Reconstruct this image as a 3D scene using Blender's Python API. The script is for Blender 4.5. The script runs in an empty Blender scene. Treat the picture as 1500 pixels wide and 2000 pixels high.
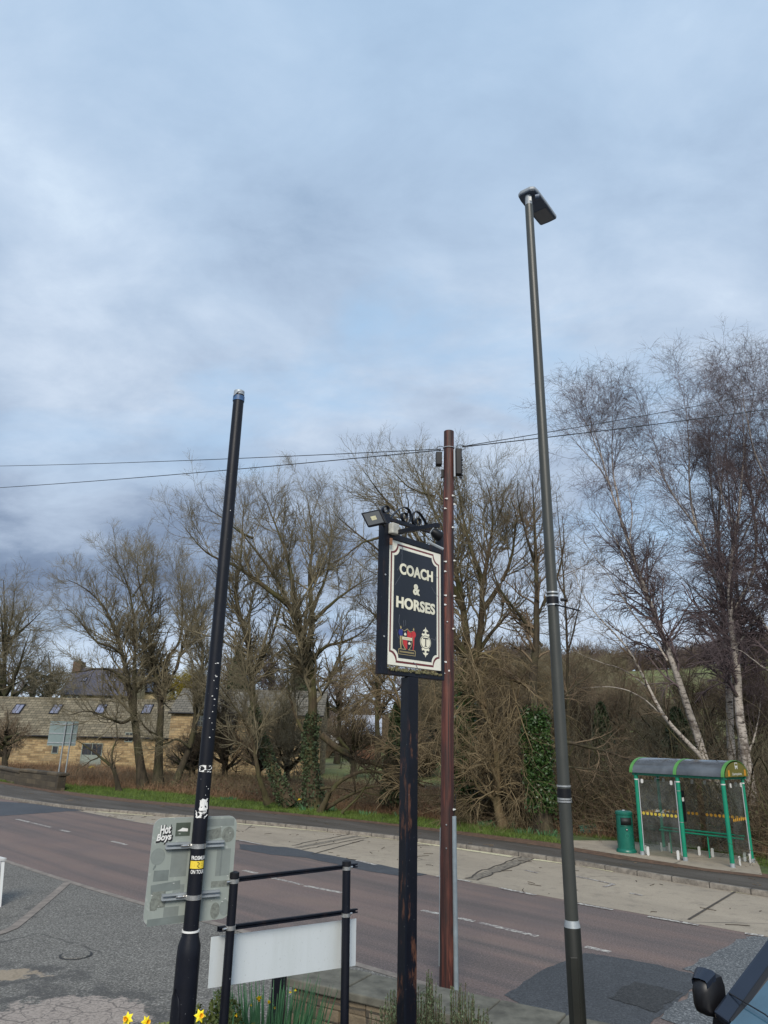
import bpy, bmesh, math, random
import numpy as np
from mathutils import Vector, Matrix
sc = bpy.context.scene
col = sc.collection
# ------------------------------------------------------------------ camera
F, PITCH, ROLL, H = 1370.0, math.radians(17.8), math.radians(1.24), 3.2
def rx(a): c, s = math.cos(a), math.sin(a); return np.array([[1, 0, 0], [0, c, -s], [0, s, c]])
def rzm(a): c, s = math.cos(a), math.sin(a); return np.array([[c, -s, 0], [s, c, 0], [0, 0, 1]])
CR = rx(math.pi/2+PITCH) @ rzm(ROLL)
CO = np.array([0, 0, H])
cam = bpy.data.cameras.new('camera'); camo = bpy.data.objects.new('camera', cam); col.objects.link(camo)
cam.sensor_fit = 'HORIZONTAL'; cam.sensor_width = 36; cam.lens = 36*F/1500
cam.clip_start = .1; cam.clip_end = 4000
M4 = Matrix([list(r)+[0] for r in CR]+[[0, 0, 0, 1]]); M4.translation = Vector(CO); camo.matrix_world = M4
sc.camera = camo
# ------------------------------------------------------------------ exposure, sun, sky
sc.view_settings.view_transform = 'Standard'; sc.view_settings.look = 'None'
sc.view_settings.exposure = 0.12; sc.view_settings.gamma = 1; sc.view_settings.use_curve_mapping = False
SUN_EL, SUN_AZ = math.radians(36), math.radians(184)      # azimuth clockwise from +Y : behind the camera
sl = bpy.data.lights.new('sun', 'SUN'); sl.energy = 3.0; sl.angle = math.radians(24); sl.color = (1, .93, .82)
so = bpy.data.objects.new('sun', sl); col.objects.link(so)
sd = Vector((math.sin(SUN_AZ)*math.cos(SUN_EL), math.cos(SUN_AZ)*math.cos(SUN_EL), math.sin(SUN_EL)))
so.rotation_euler = sd.to_track_quat('Z', 'Y').to_euler()
w = bpy.data.worlds.new('World'); sc.world = w; w.use_nodes = True
class NT:
    def __init__(s, tree): s.t = tree; s.n = tree.nodes; s.l = tree.links
    def add(s, typ, **k):
        n = s.n.new(typ)
        ins = k.pop('i', {})
        for a, b in k.items(): setattr(n, a, b)
        for a, b in ins.items():
            if isinstance(b, bpy.types.NodeSocket): s.l.new(b, n.inputs[a])
            else: n.inputs[a].default_value = b
        return n
    def math(s, op, a, b=0.0, clamp=False):
        return s.add('ShaderNodeMath', operation=op, use_clamp=clamp, i={0: a, 1: b}).outputs[0]
    def mix(s, f, a, b, blend='MIX'):
        n = s.add('ShaderNodeMix', data_type='RGBA', blend_type=blend, i={0: f})
        for k, v in ((6, a), (7, b)):
            if isinstance(v, bpy.types.NodeSocket): s.l.new(v, n.inputs[k])
            else: n.inputs[k].default_value = (*v, 1) if len(v) == 3 else v
        return n.outputs[2]
    def ramp(s, f, stops, interp='LINEAR'):
        n = s.add('ShaderNodeValToRGB', i={0: f}); r = n.color_ramp; r.interpolation = interp
        while len(r.elements) < len(stops): r.elements.new(.5)
        for e, (p, c) in zip(r.elements, stops):
            e.position = p; e.color = (*c, 1) if isinstance(c, (tuple, list)) else (c, c, c, 1)
        return n.outputs[0]
    def noise(s, vec, scale, detail=4, rough=.5, dist=0.0):
        return s.add('ShaderNodeTexNoise', i={'Vector': vec, 'Scale': scale, 'Detail': detail, 'Roughness': rough, 'Distortion': dist}).outputs[0]
    def mapping(s, vec, sca=(1, 1, 1), loc=(0, 0, 0), rot=(0, 0, 0)):
        return s.add('ShaderNodeMapping', i={'Vector': vec, 'Scale': sca, 'Location': loc, 'Rotation': rot}).outputs[0]
W = NT(w.node_tree)
bg = w.node_tree.nodes['Background']; bg.inputs[1].default_value = .1
sky = W.add('ShaderNodeTexSky', sky_type='NISHITA', sun_disc=False, sun_elevation=SUN_EL, sun_rotation=SUN_AZ, altitude=100)
dirv = W.add('ShaderNodeTexCoord').outputs['Generated']
sep = W.add('ShaderNodeSeparateXYZ', i={0: dirv})
dx, dy, dz = sep.outputs
den = W.math('ADD', W.math('MAXIMUM', dz, 0.0), .30)
cu = W.add('ShaderNodeCombineXYZ', i={0: W.math('DIVIDE', dx, den), 1: W.math('DIVIDE', dy, den), 2: 0.0}).outputs[0]
n1 = W.noise(W.mapping(cu, (.9, 1.15, 1), (3.1, 1.7, 0)), 1.35, 9, .55, .35)
n2 = W.noise(W.mapping(cu, (1, 1.3, 1), (8.3, 4.2, 0)), 3.6, 9, .60, .25)
n3 = W.noise(W.mapping(cu, (1, 1.3, 1), (1.3, 9.2, 0)), .62, 4, .5)
# tone of the cloud deck against elevation; k scales the finished colour (the background strength is 0.1)
k = 12.0
def c(*v): return tuple(x*k for x in v)
tone = W.add('ShaderNodeMath', operation='ADD', i={0: W.math('MULTIPLY', W.math('SUBTRACT', n1, .5), 1.15), 1: W.math('MULTIPLY', W.math('SUBTRACT', n2, .5), .9)}).outputs[0]
tone = W.math('ADD', tone, W.math('MULTIPLY', W.math('SUBTRACT', n3, .5), .5))
# a darker bank of cloud low on the left
bank = W.math('MULTIPLY', W.ramp(dz, [(0.0, .0), (.10, .35), (.17, 1.0), (.27, .95), (.40, .2), (.60, 0.0)]),
              W.ramp(W.math('ADD', W.math('MULTIPLY', dx, .5), .5), [(.22, 1.0), (.38, .95), (.50, .30), (.62, .10), (1, .0)]))
tone = W.math('SUBTRACT', tone, W.math('MULTIPLY', bank, .46))
t01 = W.math('ADD', tone, .64, True)
cloud = W.ramp(t01, [(0.0, (.115, .155, .25)), (.25, (.185, .24, .36)), (.45, (.295, .36, .495)), (.60, (.355, .43, .575)), (.80, (.45, .52, .66)), (1, (.60, .67, .79))])
blue = W.mix(.20, (.33, .48, .70), W.mix(1.0, sky.outputs[0], (.1, .1, .1), 'MULTIPLY'))
n4 = W.noise(W.mapping(cu, (.8, 1.2, 1), (5.5, .4, 0)), 1.9, 8, .58, .3)
hole = W.ramp(n4, [(.50, 0.0), (.66, .85)])
high = W.ramp(dz, [(.45, 0.0), (.85, .75)])
hole = W.math('MAXIMUM', hole, W.math('MULTIPLY', high, .9))
hole = W.math('MULTIPLY', hole, W.math('SUBTRACT', 1.0, bank, True))
skyc = W.mix(hole, cloud, blue)
low = W.ramp(dz, [(0.0, .8), (.06, .62), (.14, .12), (.2, 0.0)])
skyc = W.mix(W.math('MULTIPLY', low, W.ramp(n2, [(.35, .25), (.6, 1.0)])), skyc, (.60, .70, .85))
fin = W.mix(1.0, skyc, c(1.08, 1.09, 1.03), 'MULTIPLY')
W.l.new(fin, bg.inputs[0])
# ------------------------------------------------------------------ projection helpers (pixels of the 1500x2000 photograph)
def ray(x, y): return CR @ np.array([(x-750)/F, -(y-1000)/F, -1.])
def gz(x, y, z=0.0): d = ray(x, y); return CO+d*((z-H)/d[2])
def at(x, y, Y): d = ray(x, y); return CO+d*(Y/d[1])
def proj(p): q = CR.T @ (np.array(p, float)-CO); return 750+F*q[0]/-q[2], 1000-F*q[1]/-q[2]
V3 = lambda *a: np.array(a, float)
def nrm(v): v = np.asarray(v, float); return v/max(1e-9, np.linalg.norm(v))
def srgb(r, g, b): return tuple(((v/255)/12.92 if v/255 <= .04045 else ((v/255+.055)/1.055)**2.4) for v in (r, g, b))
# ------------------------------------------------------------------ materials
MATS = {}
def mat(name, base, rough=.7, metal=0.0, var=.18, vscale=3.0, spec=.5, bump=0.0, bscale=40.0, build=None, coord='Object'):
    m = bpy.data.materials.new(name); m.use_nodes = True; N = NT(m.node_tree)
    b = m.node_tree.nodes['Principled BSDF']
    b.inputs['Roughness'].default_value = rough; b.inputs['Metallic'].default_value = metal
    b.inputs['Specular IOR Level'].default_value = spec
    co = N.add('ShaderNodeTexCoord').outputs['Object'] if coord == 'Object' else N.add('ShaderNodeNewGeometry').outputs['Position']
    if build: build(N, b, co)
    else:
        n = N.noise(co, vscale, 6, .6)
        c0 = tuple(x*(1-var) for x in base); c1 = tuple(min(1, x*(1+var)) for x in base)
        N.l.new(N.ramp(n, [(.3, c0), (.7, c1)]), b.inputs['Base Color'])
        N.l.new(N.math('ADD', N.math('MULTIPLY', N.math('SUBTRACT', n, .5), .25), rough), b.inputs['Roughness'])
    if bump:
        h = N.noise(co, bscale, 4, .6)
        bn = N.add('ShaderNodeBump', i={'Strength': bump, 'Distance': .01, 'Height': h}); N.l.new(bn.outputs[0], b.inputs['Normal'])
    MATS[name] = m; return m
def B(N, b, colour): N.l.new(colour, b.inputs['Base Color'])
def bumpit(N, b, h, s=.5, d=.01):
    bn = N.add('ShaderNodeBump', i={'Strength': s, 'Distance': d, 'Height': h}); N.l.new(bn.outputs[0], b.inputs['Normal'])
RD = math.atan2(.69, -.73)      # direction of the road
def m_road(N, b, co):
    al = N.mapping(co, (1, 1, 1), (0, 0, 0), (0, 0, -RD))
    st = N.noise(N.mapping(al, (.045, 1.25, 1)), 1.0, 3, .5)
    st2 = N.noise(N.mapping(al, (.15, 3.5, 1), (3, 7, 0)), 1.0, 5, .6)
    pat = N.noise(co, .8, 6, .6)
    fine = N.noise(co, 34, 5, .85)
    chips = N.add('ShaderNodeTexVoronoi', i={'Vector': co, 'Scale': 30.0}).outputs[0]
    c0 = N.ramp(st, [(.34, (.094, .077, .070)), (.44, (.108, .086, .078)), (.54, (.165, .115, .098)), (.62, (.178, .128, .106)), (.70, (.100, .083, .075))])
    c1 = N.mix(N.ramp(st2, [(.4, 0.0), (.75, .55)]), c0, (.185, .135, .120))
    c2 = N.mix(N.ramp(pat, [(.45, 0.0), (.8, .5)]), c1, (.080, .074, .080))
    c3 = N.mix(N.ramp(fine, [(.40, .6), (.49, 0.0)]), c2, (.045, .038, .038))
    c3 = N.mix(N.ramp(fine, [(.52, 0.0), (.62, .6)]), c3, (.29, .225, .21))
    c4 = N.mix(N.math('MULTIPLY', N.ramp(chips, [(.06, 1.0), (.13, 0.0)]), N.ramp(N.noise(co, 9, 2), [(.5, 0.0), (.62, .75)])), c3, (.42, .38, .35))
    B(N, b, c4); bumpit(N, b, fine, .5, .006)
def m_tarmac(c_lo, c_hi, chip=(.36, .36, .35), chipamt=.7):
    def f(N, b, co):
        big = N.noise(co, .55, 6, .6); fine = N.noise(co, 30, 5, .85); mid = N.noise(co, 5, 5, .65)
        a = N.ramp(big, [(.3, c_lo), (.7, c_hi)])
        a = N.mix(N.ramp(mid, [(.35, .35), (.6, 0.0)]), a, tuple(x*.55 for x in c_lo))
        a = N.mix(N.ramp(fine, [(.40, .7), (.49, 0.0)]), a, tuple(x*.35 for x in c_lo))
        a = N.mix(N.ramp(fine, [(.52, 0.0), (.63, chipamt)]), a, chip)
        B(N, b, a); bumpit(N, b, fine, .7, .01)
    return f
def m_concrete(N, b, co):
    al = N.mapping(co, (1, 1, 1), (0, 0, 0), (0, 0, -RD))
    big = N.noise(N.mapping(al, (.18, .7, 1)), 1, 6, .6); mid = N.noise(co, 3, 6, .7); fine = N.noise(co, 26, 5, .8)
    a = N.ramp(big, [(.3, (.265, .226, .175)), (.7, (.37, .315, .242))])
    a = N.mix(N.ramp(mid, [(.30, .55), (.48, 0.0)]), a, (.14, .12, .10))
    a = N.mix(N.ramp(fine, [(.34, .5), (.48, 0.0)]), a, (.13, .11, .09))
    a = N.mix(N.ramp(fine, [(.6, 0.0), (.75, .5)]), a, (.46, .42, .36))
    cr = N.add('ShaderNodeTexVoronoi', feature='DISTANCE_TO_EDGE', i={'Vector': N.mix(.25, co, N.noise(co, 2.2, 3)), 'Scale': .32}).outputs[0]
    a = N.mix(N.math('MULTIPLY', N.ramp(cr, [(.003, 1.0), (.007, 0.0)]), N.ramp(N.noise(co, .35, 2), [(.5, 0.0), (.6, .75)])), a, (.06, .05, .045))
    B(N, b, a); bumpit(N, b, fine, .4, .006)
def m_forecourt(N, b, co):
    m_tarmac((.110, .103, .091), (.155, .147, .131), (.42, .40, .36), .85)(N, b, co)
    prev = b.inputs['Base Color'].links[0].from_socket
    # old pale concrete showing through the worn tarmac
    d1 = N.add('ShaderNodeVectorMath', operation='DISTANCE', i={0: N.mapping(co, (.75, 1.05, 1)), 1: (-3.55*.75, 9.75*1.05, 0)}).outputs[1]
    d2 = N.add('ShaderNodeVectorMath', operation='DISTANCE', i={0: N.mapping(co, (.66, 1.7, 1)), 1: (-5.15*.66, 11.05*1.7, 0)}).outputs[1]
    ns = N.math('MULTIPLY', N.math('SUBTRACT', N.noise(co, 2.0, 6, .65), .5), 1.3)
    m1 = N.ramp(N.math('ADD', N.math('SUBTRACT', 1.0, d1), ns), [(.33, 0.0), (.38, 1.0)])
    m2 = N.ramp(N.math('ADD', N.math('SUBTRACT', .78, d2), ns), [(.38, 0.0), (.44, .9)])
    pale = N.ramp(N.noise(co, 26, 4, .7), [(.35, (.16, .135, .12)), (.5, (.30, .255, .22)), (.7, (.37, .32, .28))])
    crk = N.add('ShaderNodeTexVoronoi', feature='DISTANCE_TO_EDGE', i={'Vector': N.mix(.2, co, N.noise(co, 5, 3)), 'Scale': 3.6}).outputs[0]
    pale = N.mix(N.ramp(crk, [(.01, .7), (.035, 0.0)]), pale, (.07, .06, .055))
    dk = N.math('MULTIPLY', N.ramp(N.math('ADD', N.math('SUBTRACT', 1.55, N.math('MINIMUM', d1, N.math('MULTIPLY', d2, 1.0))), ns), [(.35, 0.0), (.75, .7)]), N.ramp(N.noise(co, 3.3, 5, .6), [(.42, 0.0), (.55, 1.0)]))
    a = N.mix(dk, prev, (.052, .050, .048))
    a = N.mix(N.math('MAXIMUM', m1, m2), a, N.mix(N.math('MULTIPLY', m2, .75), pale, (.30, .235, .15)))
    # wandering cracks
    c2 = N.add('ShaderNodeTexVoronoi', feature='DISTANCE_TO_EDGE', i={'Vector': N.mix(.3, co, N.noise(co, 1.3, 4)), 'Scale': .55}).outputs[0]
    a = N.mix(N.math('MULTIPLY', N.ramp(c2, [(.004, .7), (.012, 0.0)]), N.ramp(N.noise(co, .5, 2), [(.52, 0.0), (.58, 1.0)])), a, (.045, .043, .04))
    B(N, b, a)
def m_paint(wear=.5):
    def f(N, b, co):
        n = N.noise(co, 14, 6, .75)
        a = N.mix(N.ramp(n, [(wear-.07, 1.0), (wear+.03, 0.0)]), (.50, .48, .43), (.15, .12, .115))
        B(N, b, a)
    return f
def m_yellow(N, b, co):
    n = N.noise(co, 10, 6, .75); B(N, b, N.mix(N.ramp(n, [(.36, 1.0), (.47, 0.0)]), (.58, .54, .36), (.24, .2, .16)))
def m_pave(N, b, co):
    al = N.mapping(co, (1, 1, 1), (0, 0, 0), (0, 0, -RD))
    n = N.noise(N.mapping(al, (.25, 1.5, 1)), 1, 7, .65); fine = N.noise(co, 40, 4, .7)
    a = N.ramp(n, [(.30, (.042, .033, .022)), (.5, (.072, .062, .052)), (.72, (.115, .102, .088))])
    a = N.mix(N.ramp(fine, [(.38, .5), (.5, 0.0)]), a, (.03, .024, .017))
    a = N.mix(N.ramp(fine, [(.62, 0.0), (.76, .4)]), a, (.2, .18, .15))
    B(N, b, a); bumpit(N, b, fine, .5, .01)
def m_kerb(N, b, co):
    n = N.noise(co, 6, 7, .7); a = N.ramp(n, [(.3, (.085, .075, .062)), (.55, (.20, .175, .145)), (.75, (.29, .26, .22))])
    al = N.mapping(co, (1, 1, 1), (0, 0, 0), (0, 0, -RD))
    sx = N.add('ShaderNodeSeparateXYZ', i={0: al}).outputs[0]
    j = N.math('ABSOLUTE', N.math('SUBTRACT', N.math('FRACT', N.math('DIVIDE', sx, .914)), .5))
    a = N.mix(N.ramp(j, [(.012, .9), (.02, 0.0)]), a, (.035, .03, .025)); B(N, b, a)
def m_ground(N, b, co):
    big = N.noise(co, .035, 5, .6); mid = N.noise(co, .6, 6, .65); fine = N.noise(co, 9, 5, .7)
    sp = N.add('ShaderNodeSeparateXYZ', i={0: co})
    green = N.ramp(fine, [(.3, (.105, .125, .036)), (.7, (.18, .20, .065))])
    green = N.mix(N.ramp(N.noise(co, .10, 6, .65), [(.40, .8), (.56, 0.0)]), green, (.10, .09, .040)); brown = N.ramp(fine, [(.3, (.045, .032, .020)), (.7, (.13, .088, .052))])
    far = N.ramp(sp.outputs[1], [(0, 0.0), (1, 0.0)])
    yn = N.math('ADD', sp.outputs[1], N.math('MULTIPLY', N.math('SUBTRACT', mid, .5), 6.0))
    m = N.ramp(N.math('DIVIDE', yn, 200.0), [(.262, 0.0), (.272, 1.0)])      # field beyond the stream
    z = N.math('DIVIDE', sp.outputs[2], 30.0)
    wood = N.ramp(N.math('ADD', z, N.math('MULTIPLY', N.math('SUBTRACT', big, .5), .35)), [(.70, 0.0), (.76, 1.0)])
    m = N.math('MULTIPLY', m, N.math('SUBTRACT', 1.0, wood, True))
    a = N.mix(m, brown, green)
    B(N, b, a); bumpit(N, b, fine, .6, .05)
def m_soil(N, b, co):
    n = N.noise(co, 12, 6, .7); B(N, b, N.ramp(n, [(.3, (.03, .024, .018)), (.6, (.085, .068, .05)), (.8, (.19, .16, .13))])); bumpit(N, b, n, .8, .03)
def m_stone(cols, mortar, sx, sy, rowoff=.5, nb=.02):
    def f(N, b, co):
        # tri-planar-ish : use x+y for the horizontal run, z for the height
        s = N.add('ShaderNodeSeparateXYZ', i={0: co})
        v = N.add('ShaderNodeCombineXYZ', i={0: N.math('ADD', s.outputs[0], N.math('MULTIPLY', s.outputs[1], .35)), 1: s.outputs[2], 2: 0.0}).outputs[0]
        v = N.mix(nb, v, N.noise(co, 2.2, 3))
        br = N.add('ShaderNodeTexBrick', offset=rowoff, i={'Vector': v, 'Color1': (0, 0, 0, 1), 'Color2': (1, 1, 1, 1), 'Mortar': (.5, .5, .5, 1), 'Scale': 1.0, 'Mortar Size': .012, 'Bias': 0.0, 'Brick Width': sx, 'Row Height': sy})
        cell = N.noise(N.mapping(v, (1.3/sx, 1.0/sy, 1)), 1.0, 3, .7)
        base = N.ramp(N.math('ADD', N.math('MULTIPLY', br.outputs[0], .5), N.math('MULTIPLY', cell, .5)), [(.15+.7*i/(len(cols)-1), cc) for i, cc in enumerate(cols)])
        dirt = N.noise(co, 1.2, 6, .7)
        base = N.mix(N.ramp(dirt, [(.35, .5), (.6, 0.0)]), base, tuple(x*.45 for x in cols[0]))
        B(N, b, N.mix(br.outputs[1], base, mortar)); bumpit(N, b, N.math('SUBTRACT', N.noise(co, 14, 4), N.math('MULTIPLY', br.outputs[1], .8)), .7, .03)
    return f
def m_slate(c0, c1, w_, h_):
    def f(N, b, co):
        s = N.add('ShaderNodeSeparateXYZ', i={0: co})
        v = N.add('ShaderNodeCombineXYZ', i={0: s.outputs[0], 1: N.math('MULTIPLY', s.outputs[2], 1.35), 2: 0.0}).outputs[0]
        br = N.add('ShaderNodeTexBrick', i={'Vector': v, 'Color1': (*c0, 1), 'Color2': (*c1, 1), 'Mortar': (*[x*.28 for x in c0], 1), 'Scale': 1.0, 'Mortar Size': .022, 'Brick Width': w_, 'Row Height': h_})
        n = N.noise(co, 1.1, 6, .7)
        B(N, b, N.mix(N.ramp(n, [(.3, .6), (.62, 0.0)]), br.outputs[0], tuple(x*.5 for x in c0))); bumpit(N, b, N.math('SUBTRACT', 1.0, br.outputs[1]), .6, .04)
    return f
def m_timber(N, b, co):
    g = N.noise(N.mapping(co, (15, 15, .9)), 1, 6, .7, .6); big = N.noise(N.mapping(co, (3, 3, .7)), 1, 4, .6)
    a = N.ramp(g, [(.36, (.018, .007, .006)), (.5, (.080, .021, .014)), (.63, (.19, .058, .036))])
    a = N.mix(N.ramp(big, [(.38, .75), (.6, 0.0)]), a, (.022, .011, .010))
    spl = N.noise(N.mapping(co, (34, 34, .45)), 1, 3, .5); a = N.mix(N.ramp(spl, [(.36, .9), (.44, 0.0)]), a, (.012, .006, .006))
    kn = N.add('ShaderNodeTexVoronoi', i={'Vector': N.mapping(co, (4, 4, 1.5)), 'Scale': 1.0}).outputs[0]
    a = N.mix(N.ramp(kn, [(.06, .85), (.16, 0.0)]), a, (.014, .007, .007))
    sp = N.noise(N.mapping(co, (60, 60, 2.5)), 1, 3, .6)
    a = N.mix(N.ramp(sp, [(.66, 0.0), (.74, .6)]), a, (.30, .11, .07))
    B(N, b, a); bumpit(N, b, g, .6, .01)
def m_blackpaint(rust=0.0, base=(.0045, .0055, .010)):
    def f(N, b, co):
        n = N.noise(co, 3, 6, .65); n2 = N.noise(N.mapping(co, (9, 9, 2.2)), 1, 7, .7)
        a = N.ramp(n, [(.3, tuple(x*.7 for x in base)), (.7, tuple(x*1.5 for x in base))])
        if rust:
            a = N.mix(N.math('MULTIPLY', N.ramp(n2, [(.55, 0.0), (.61, 1.0)]), rust), a, (.10, .045, .028))
        fl = N.noise(co, 46, 3, .6); fm = N.noise(co, 2.1, 3)
        a = N.mix(N.math('MULTIPLY', N.ramp(fl, [(.70, 0.0), (.73, 1.0)]), N.ramp(fm, [(.48, 0.0), (.6, .9)])), a, (.42, .44, .46))
        b.inputs['Specular IOR Level'].default_value = .3; B(N, b, a); N.l.new(N.ramp(n2, [(.3, .34), (.7, .55)]), b.inputs['Roughness']); bumpit(N, b, N.noise(co, 30, 4), .12, .004)
    return f
def m_birch(N, b, co):
    s = N.mapping(co, (3.5, 3.5, 17)); n = N.noise(s, 1, 5, .7, .3); big = N.noise(co, 1.6, 4, .6)
    z = N.math('DIVIDE', N.add('ShaderNodeSeparateXYZ', i={0: co}).outputs[2], 20.0)
    a = N.mix(N.ramp(n, [(.40, 1.0), (.47, 0.0)]), N.ramp(big, [(.3, (.33, .29, .245)), (.7, (.54, .49, .44))]), (.045, .036, .032))
    a = N.mix(N.ramp(big, [(.54, 0.0), (.62, .75)]), a, (.085, .065, .052))
    a = N.mix(N.ramp(z, [(.55, 0.0), (.85, .8)]), a, (.12, .085, .075)); B(N, b, a)
def m_bark(c0, c1, moss=.0):
    def f(N, b, co):
        n = N.noise(N.mapping(co, (9, 9, 1.8)), 1, 6, .7); big = N.noise(co, .9, 4, .6)
        a = N.ramp(n, [(.3, c0), (.7, c1)])
        a = N.mix(N.math('MULTIPLY', N.ramp(big, [(.42, 0.0), (.62, 1.0)]), moss), a, (.085, .10, .03))
        B(N, b, a); bumpit(N, b, n, .7, .03)
    return f
def m_twig(c0, c1, s=.7):
    def f(N, b, co):
        n = N.noise(co, s, 5, .7); B(N, b, N.ramp(n, [(.3, c0), (.7, c1)]))
    return f
mat('road_surface', None, .85, build=m_road, coord='P')
mat('tarmac_dark', None, .8, build=m_tarmac((.044, .048, .054), (.066, .071, .078), (.13, .14, .15), .45), coord='P')
mat('tarmac_darker', None, .85, build=m_tarmac((.026, .028, .030), (.042, .044, .046), (.12, .12, .12), .4), coord='P')
mat('tarmac_new', None, .7, build=m_tarmac((.050, .056, .066), (.072, .079, .090), (.13, .13, .14), .3), coord='P')
mat('tarmac_grit', None, .8, build=m_tarmac((.078, .086, .092), (.115, .122, .126), (.40, .41, .41), .8), coord='P')
mat('concrete', None, .85, build=m_concrete, coord='P'); mat('forecourt', None, .88, build=m_forecourt, coord='P')
mat('white_paint', None, .6, build=m_paint(.515), coord='P'); mat('worn_paint', None, .7, build=m_paint(.545), coord='P'); mat('edge_paint', None, .7, build=m_yellow, coord='P')
mat('pavement', None, .9, build=m_pave, coord='P'); mat('kerb', None, .85, build=m_kerb, coord='P')
mat('ground', None, .95, build=m_ground, coord='P'); mat('soil', None, .95, build=m_soil, coord='P')
mat('turf', (.060, .088, .022), .95, var=.5, vscale=2.5, bump=.5, coord='P')
mat('grass', None, .7, spec=.2, build=m_twig((.060, .095, .018), (.13, .185, .04), 1.3), coord='P')
mat('straw', None, .8, spec=.2, build=m_twig((.11, .062, .036), (.27, .17, .10), .8), coord='P')
mat('leaf_litter', None, .9, build=m_twig((.050, .026, .016), (.16, .095, .058), 6), coord='P')
mat('barn_stone', None, .9, build=m_stone([(.15, .097, .048), (.31, .215, .112), (.46, .335, .175), (.29, .23, .15)], (.22, .18, .115), .50, .19, .5, .05), coord='P')
mat('barn_slate', None, .85, build=m_slate((.13, .112, .075), (.235, .20, .135), .50, .30), coord='P')
mat('wing_slate', None, .85, build=m_slate((.115, .104, .084), (.185, .165, .128), .50, .28), coord='P')
mat('house_slate', None, .7, build=m_slate((.070, .068, .092), (.105, .10, .130), .4, .28), coord='P')
mat('blue_slate', None, .7, build=m_slate((.060, .075, .105), (.08, .095, .13), .4, .28), coord='P')
mat('house_wall', (.42, .34, .20), .9, vscale=2); mat('brick_dark', (.12, .075, .055), .9, vscale=4)
mat('parapet_stone', None, .95, build=m_stone([(.035, .028, .020), (.085, .068, .045), (.14, .11, .07)], (.05, .042, .03), .62, .27), coord='P')
mat('wall_stone', None, .95, build=m_stone([(.075, .060, .042), (.16, .125, .085), (.24, .19, .125), (.19, .16, .12)], (.075, .065, .05), .42, .17, .5, .06), coord='P')
mat('coping_stone', (.115, .110, .088), .92, var=.45, vscale=4.5, bump=.6, bscale=14, coord='P')
mat('timber', None, .6, build=m_timber); mat('black_paint', None, .45, build=m_blackpaint(.0)); mat('rusty_black', None, .45, build=m_blackpaint(.9))
mat('sign_black', None, .4, build=m_blackpaint(.12, (.006, .008, .014)))
mat('lamp_green', (.042, .045, .040), .42, spec=.5, var=.12, bump=.05); mat('lamp_dark', (.013, .014, .011), .5, var=.2)  # lamp_dark: column foot painted darker, imitating its weaker sky reflection
mat('lamp_head', (.27, .30, .33), .45, var=.1); mat('lamp_under', (.10, .135, .20), .5, var=.08); mat('lamp_lens', (.17, .185, .21), .25, var=.1)
mat('galvanised', (.33, .36, .38), .5, .35, var=.15, vscale=9); mat('steel_band', (.55, .55, .54), .3, .8, var=.2, vscale=30); mat('conduit', (.26, .31, .34), .45, .2, var=.15, vscale=8)
mat('white_plastic', (.62, .62, .60), .5, var=.06); mat('white_board', None, .45, build=lambda N, b, co: B(N, b, N.mix(N.ramp(N.noise(N.mapping(co, (5, 5, .8)), 1, 7, .7), [(.40, .30), (.56, 0.0)]), N.mix(N.ramp(N.noise(co, 60, 3), [(.66, 0.0), (.70, .35)]), (.70, .74, .745), (.35, .36, .34)), (.56, .60, .58)))); mat('weathered_white', (.42, .42, .38), .7, var=.3, vscale=22)
mat('black_plastic', (.006, .0065, .009), .5, spec=.3, var=.3); mat('rubber', (.012, .012, .012), .7, var=.2)
mat('sign_grey', None, .55, build=lambda N, b, co: B(N, b, N.mix(N.ramp(N.noise(co, 30, 3), [(.62, 0.0), (.72, .25)]), N.ramp(N.noise(N.mapping(co, (3, 3, .7)), 1, 6, .6), [(.3, (.235, .265, .245)), (.7, (.31, .345, .315))]), (.5, .52, .5))))
mat('ghost_dark', (.150, .175, .168), .6, var=.12, vscale=18); mat('ghost_mid', (.190, .215, .203), .6, var=.10, vscale=18); mat('ghost_rough', (.160, .175, .155), .7, var=.35, vscale=55); mat('sticker_slate', (.062, .080, .062), .6, var=.2, vscale=20)
mat('sticker_white', (.72, .72, .70), .6, var=.05); mat('sticker_black', (.010, .010, .012), .5, var=.1); mat('sticker_yellow', (.78, .58, .05), .5, var=.05)
mat('sign_navy', (.0085, .0105, .018), .35, var=.25, vscale=8); mat('sign_cream', (.82, .80, .68), .45, var=.05, vscale=20); mat('sign_maroon', (.14, .020, .022), .45, var=.1); mat('scratch', (.16, .17, .20), .5, var=.2)
mat('letter_cream', (.84, .80, .62), .4, var=.04); mat('crest_red', (.55, .035, .035), .4, var=.06); mat('crest_blue', (.03, .04, .22), .4, var=.06); mat('crest_gold', (.45, .36, .17), .45, var=.1); mat('mossy', (.13, .12, .06), .9, var=.6, vscale=40)
mat('flood_glass', (.11, .115, .12), .15, var=.1); mat('flood_led', (.62, .58, .38), .4, var=.15, vscale=40); mat('blue_tape', (.045, .11, .24), .5, var=.3, vscale=30); mat('pale_metal', (.45, .47, .50), .4, .3, var=.1)
mat('shelter_green', (.006, .215, .125), .38, var=.10, vscale=4); mat('shelter_lime', (.075, .24, .055), .4, var=.1); mat('bin_green', (.006, .115, .082), .38, var=.12, vscale=6); mat('olive_panel', (.14, .125, .022), .5, var=.1); mat('orange_panel', (.60, .27, .02), .5, var=.1)
mat('dot_yellow', (.50, .38, .05), .6, var=.08); mat('dot_orange', (.58, .29, .03), .6, var=.08)
mat('road_sign_back', (.185, .245, .25), .6, var=.08); mat('car_paint', (.022, .030, .048), .16, .3, spec=.6, var=.1); mat('car_trim', (.006, .006, .008), .5, var=.2)
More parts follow.
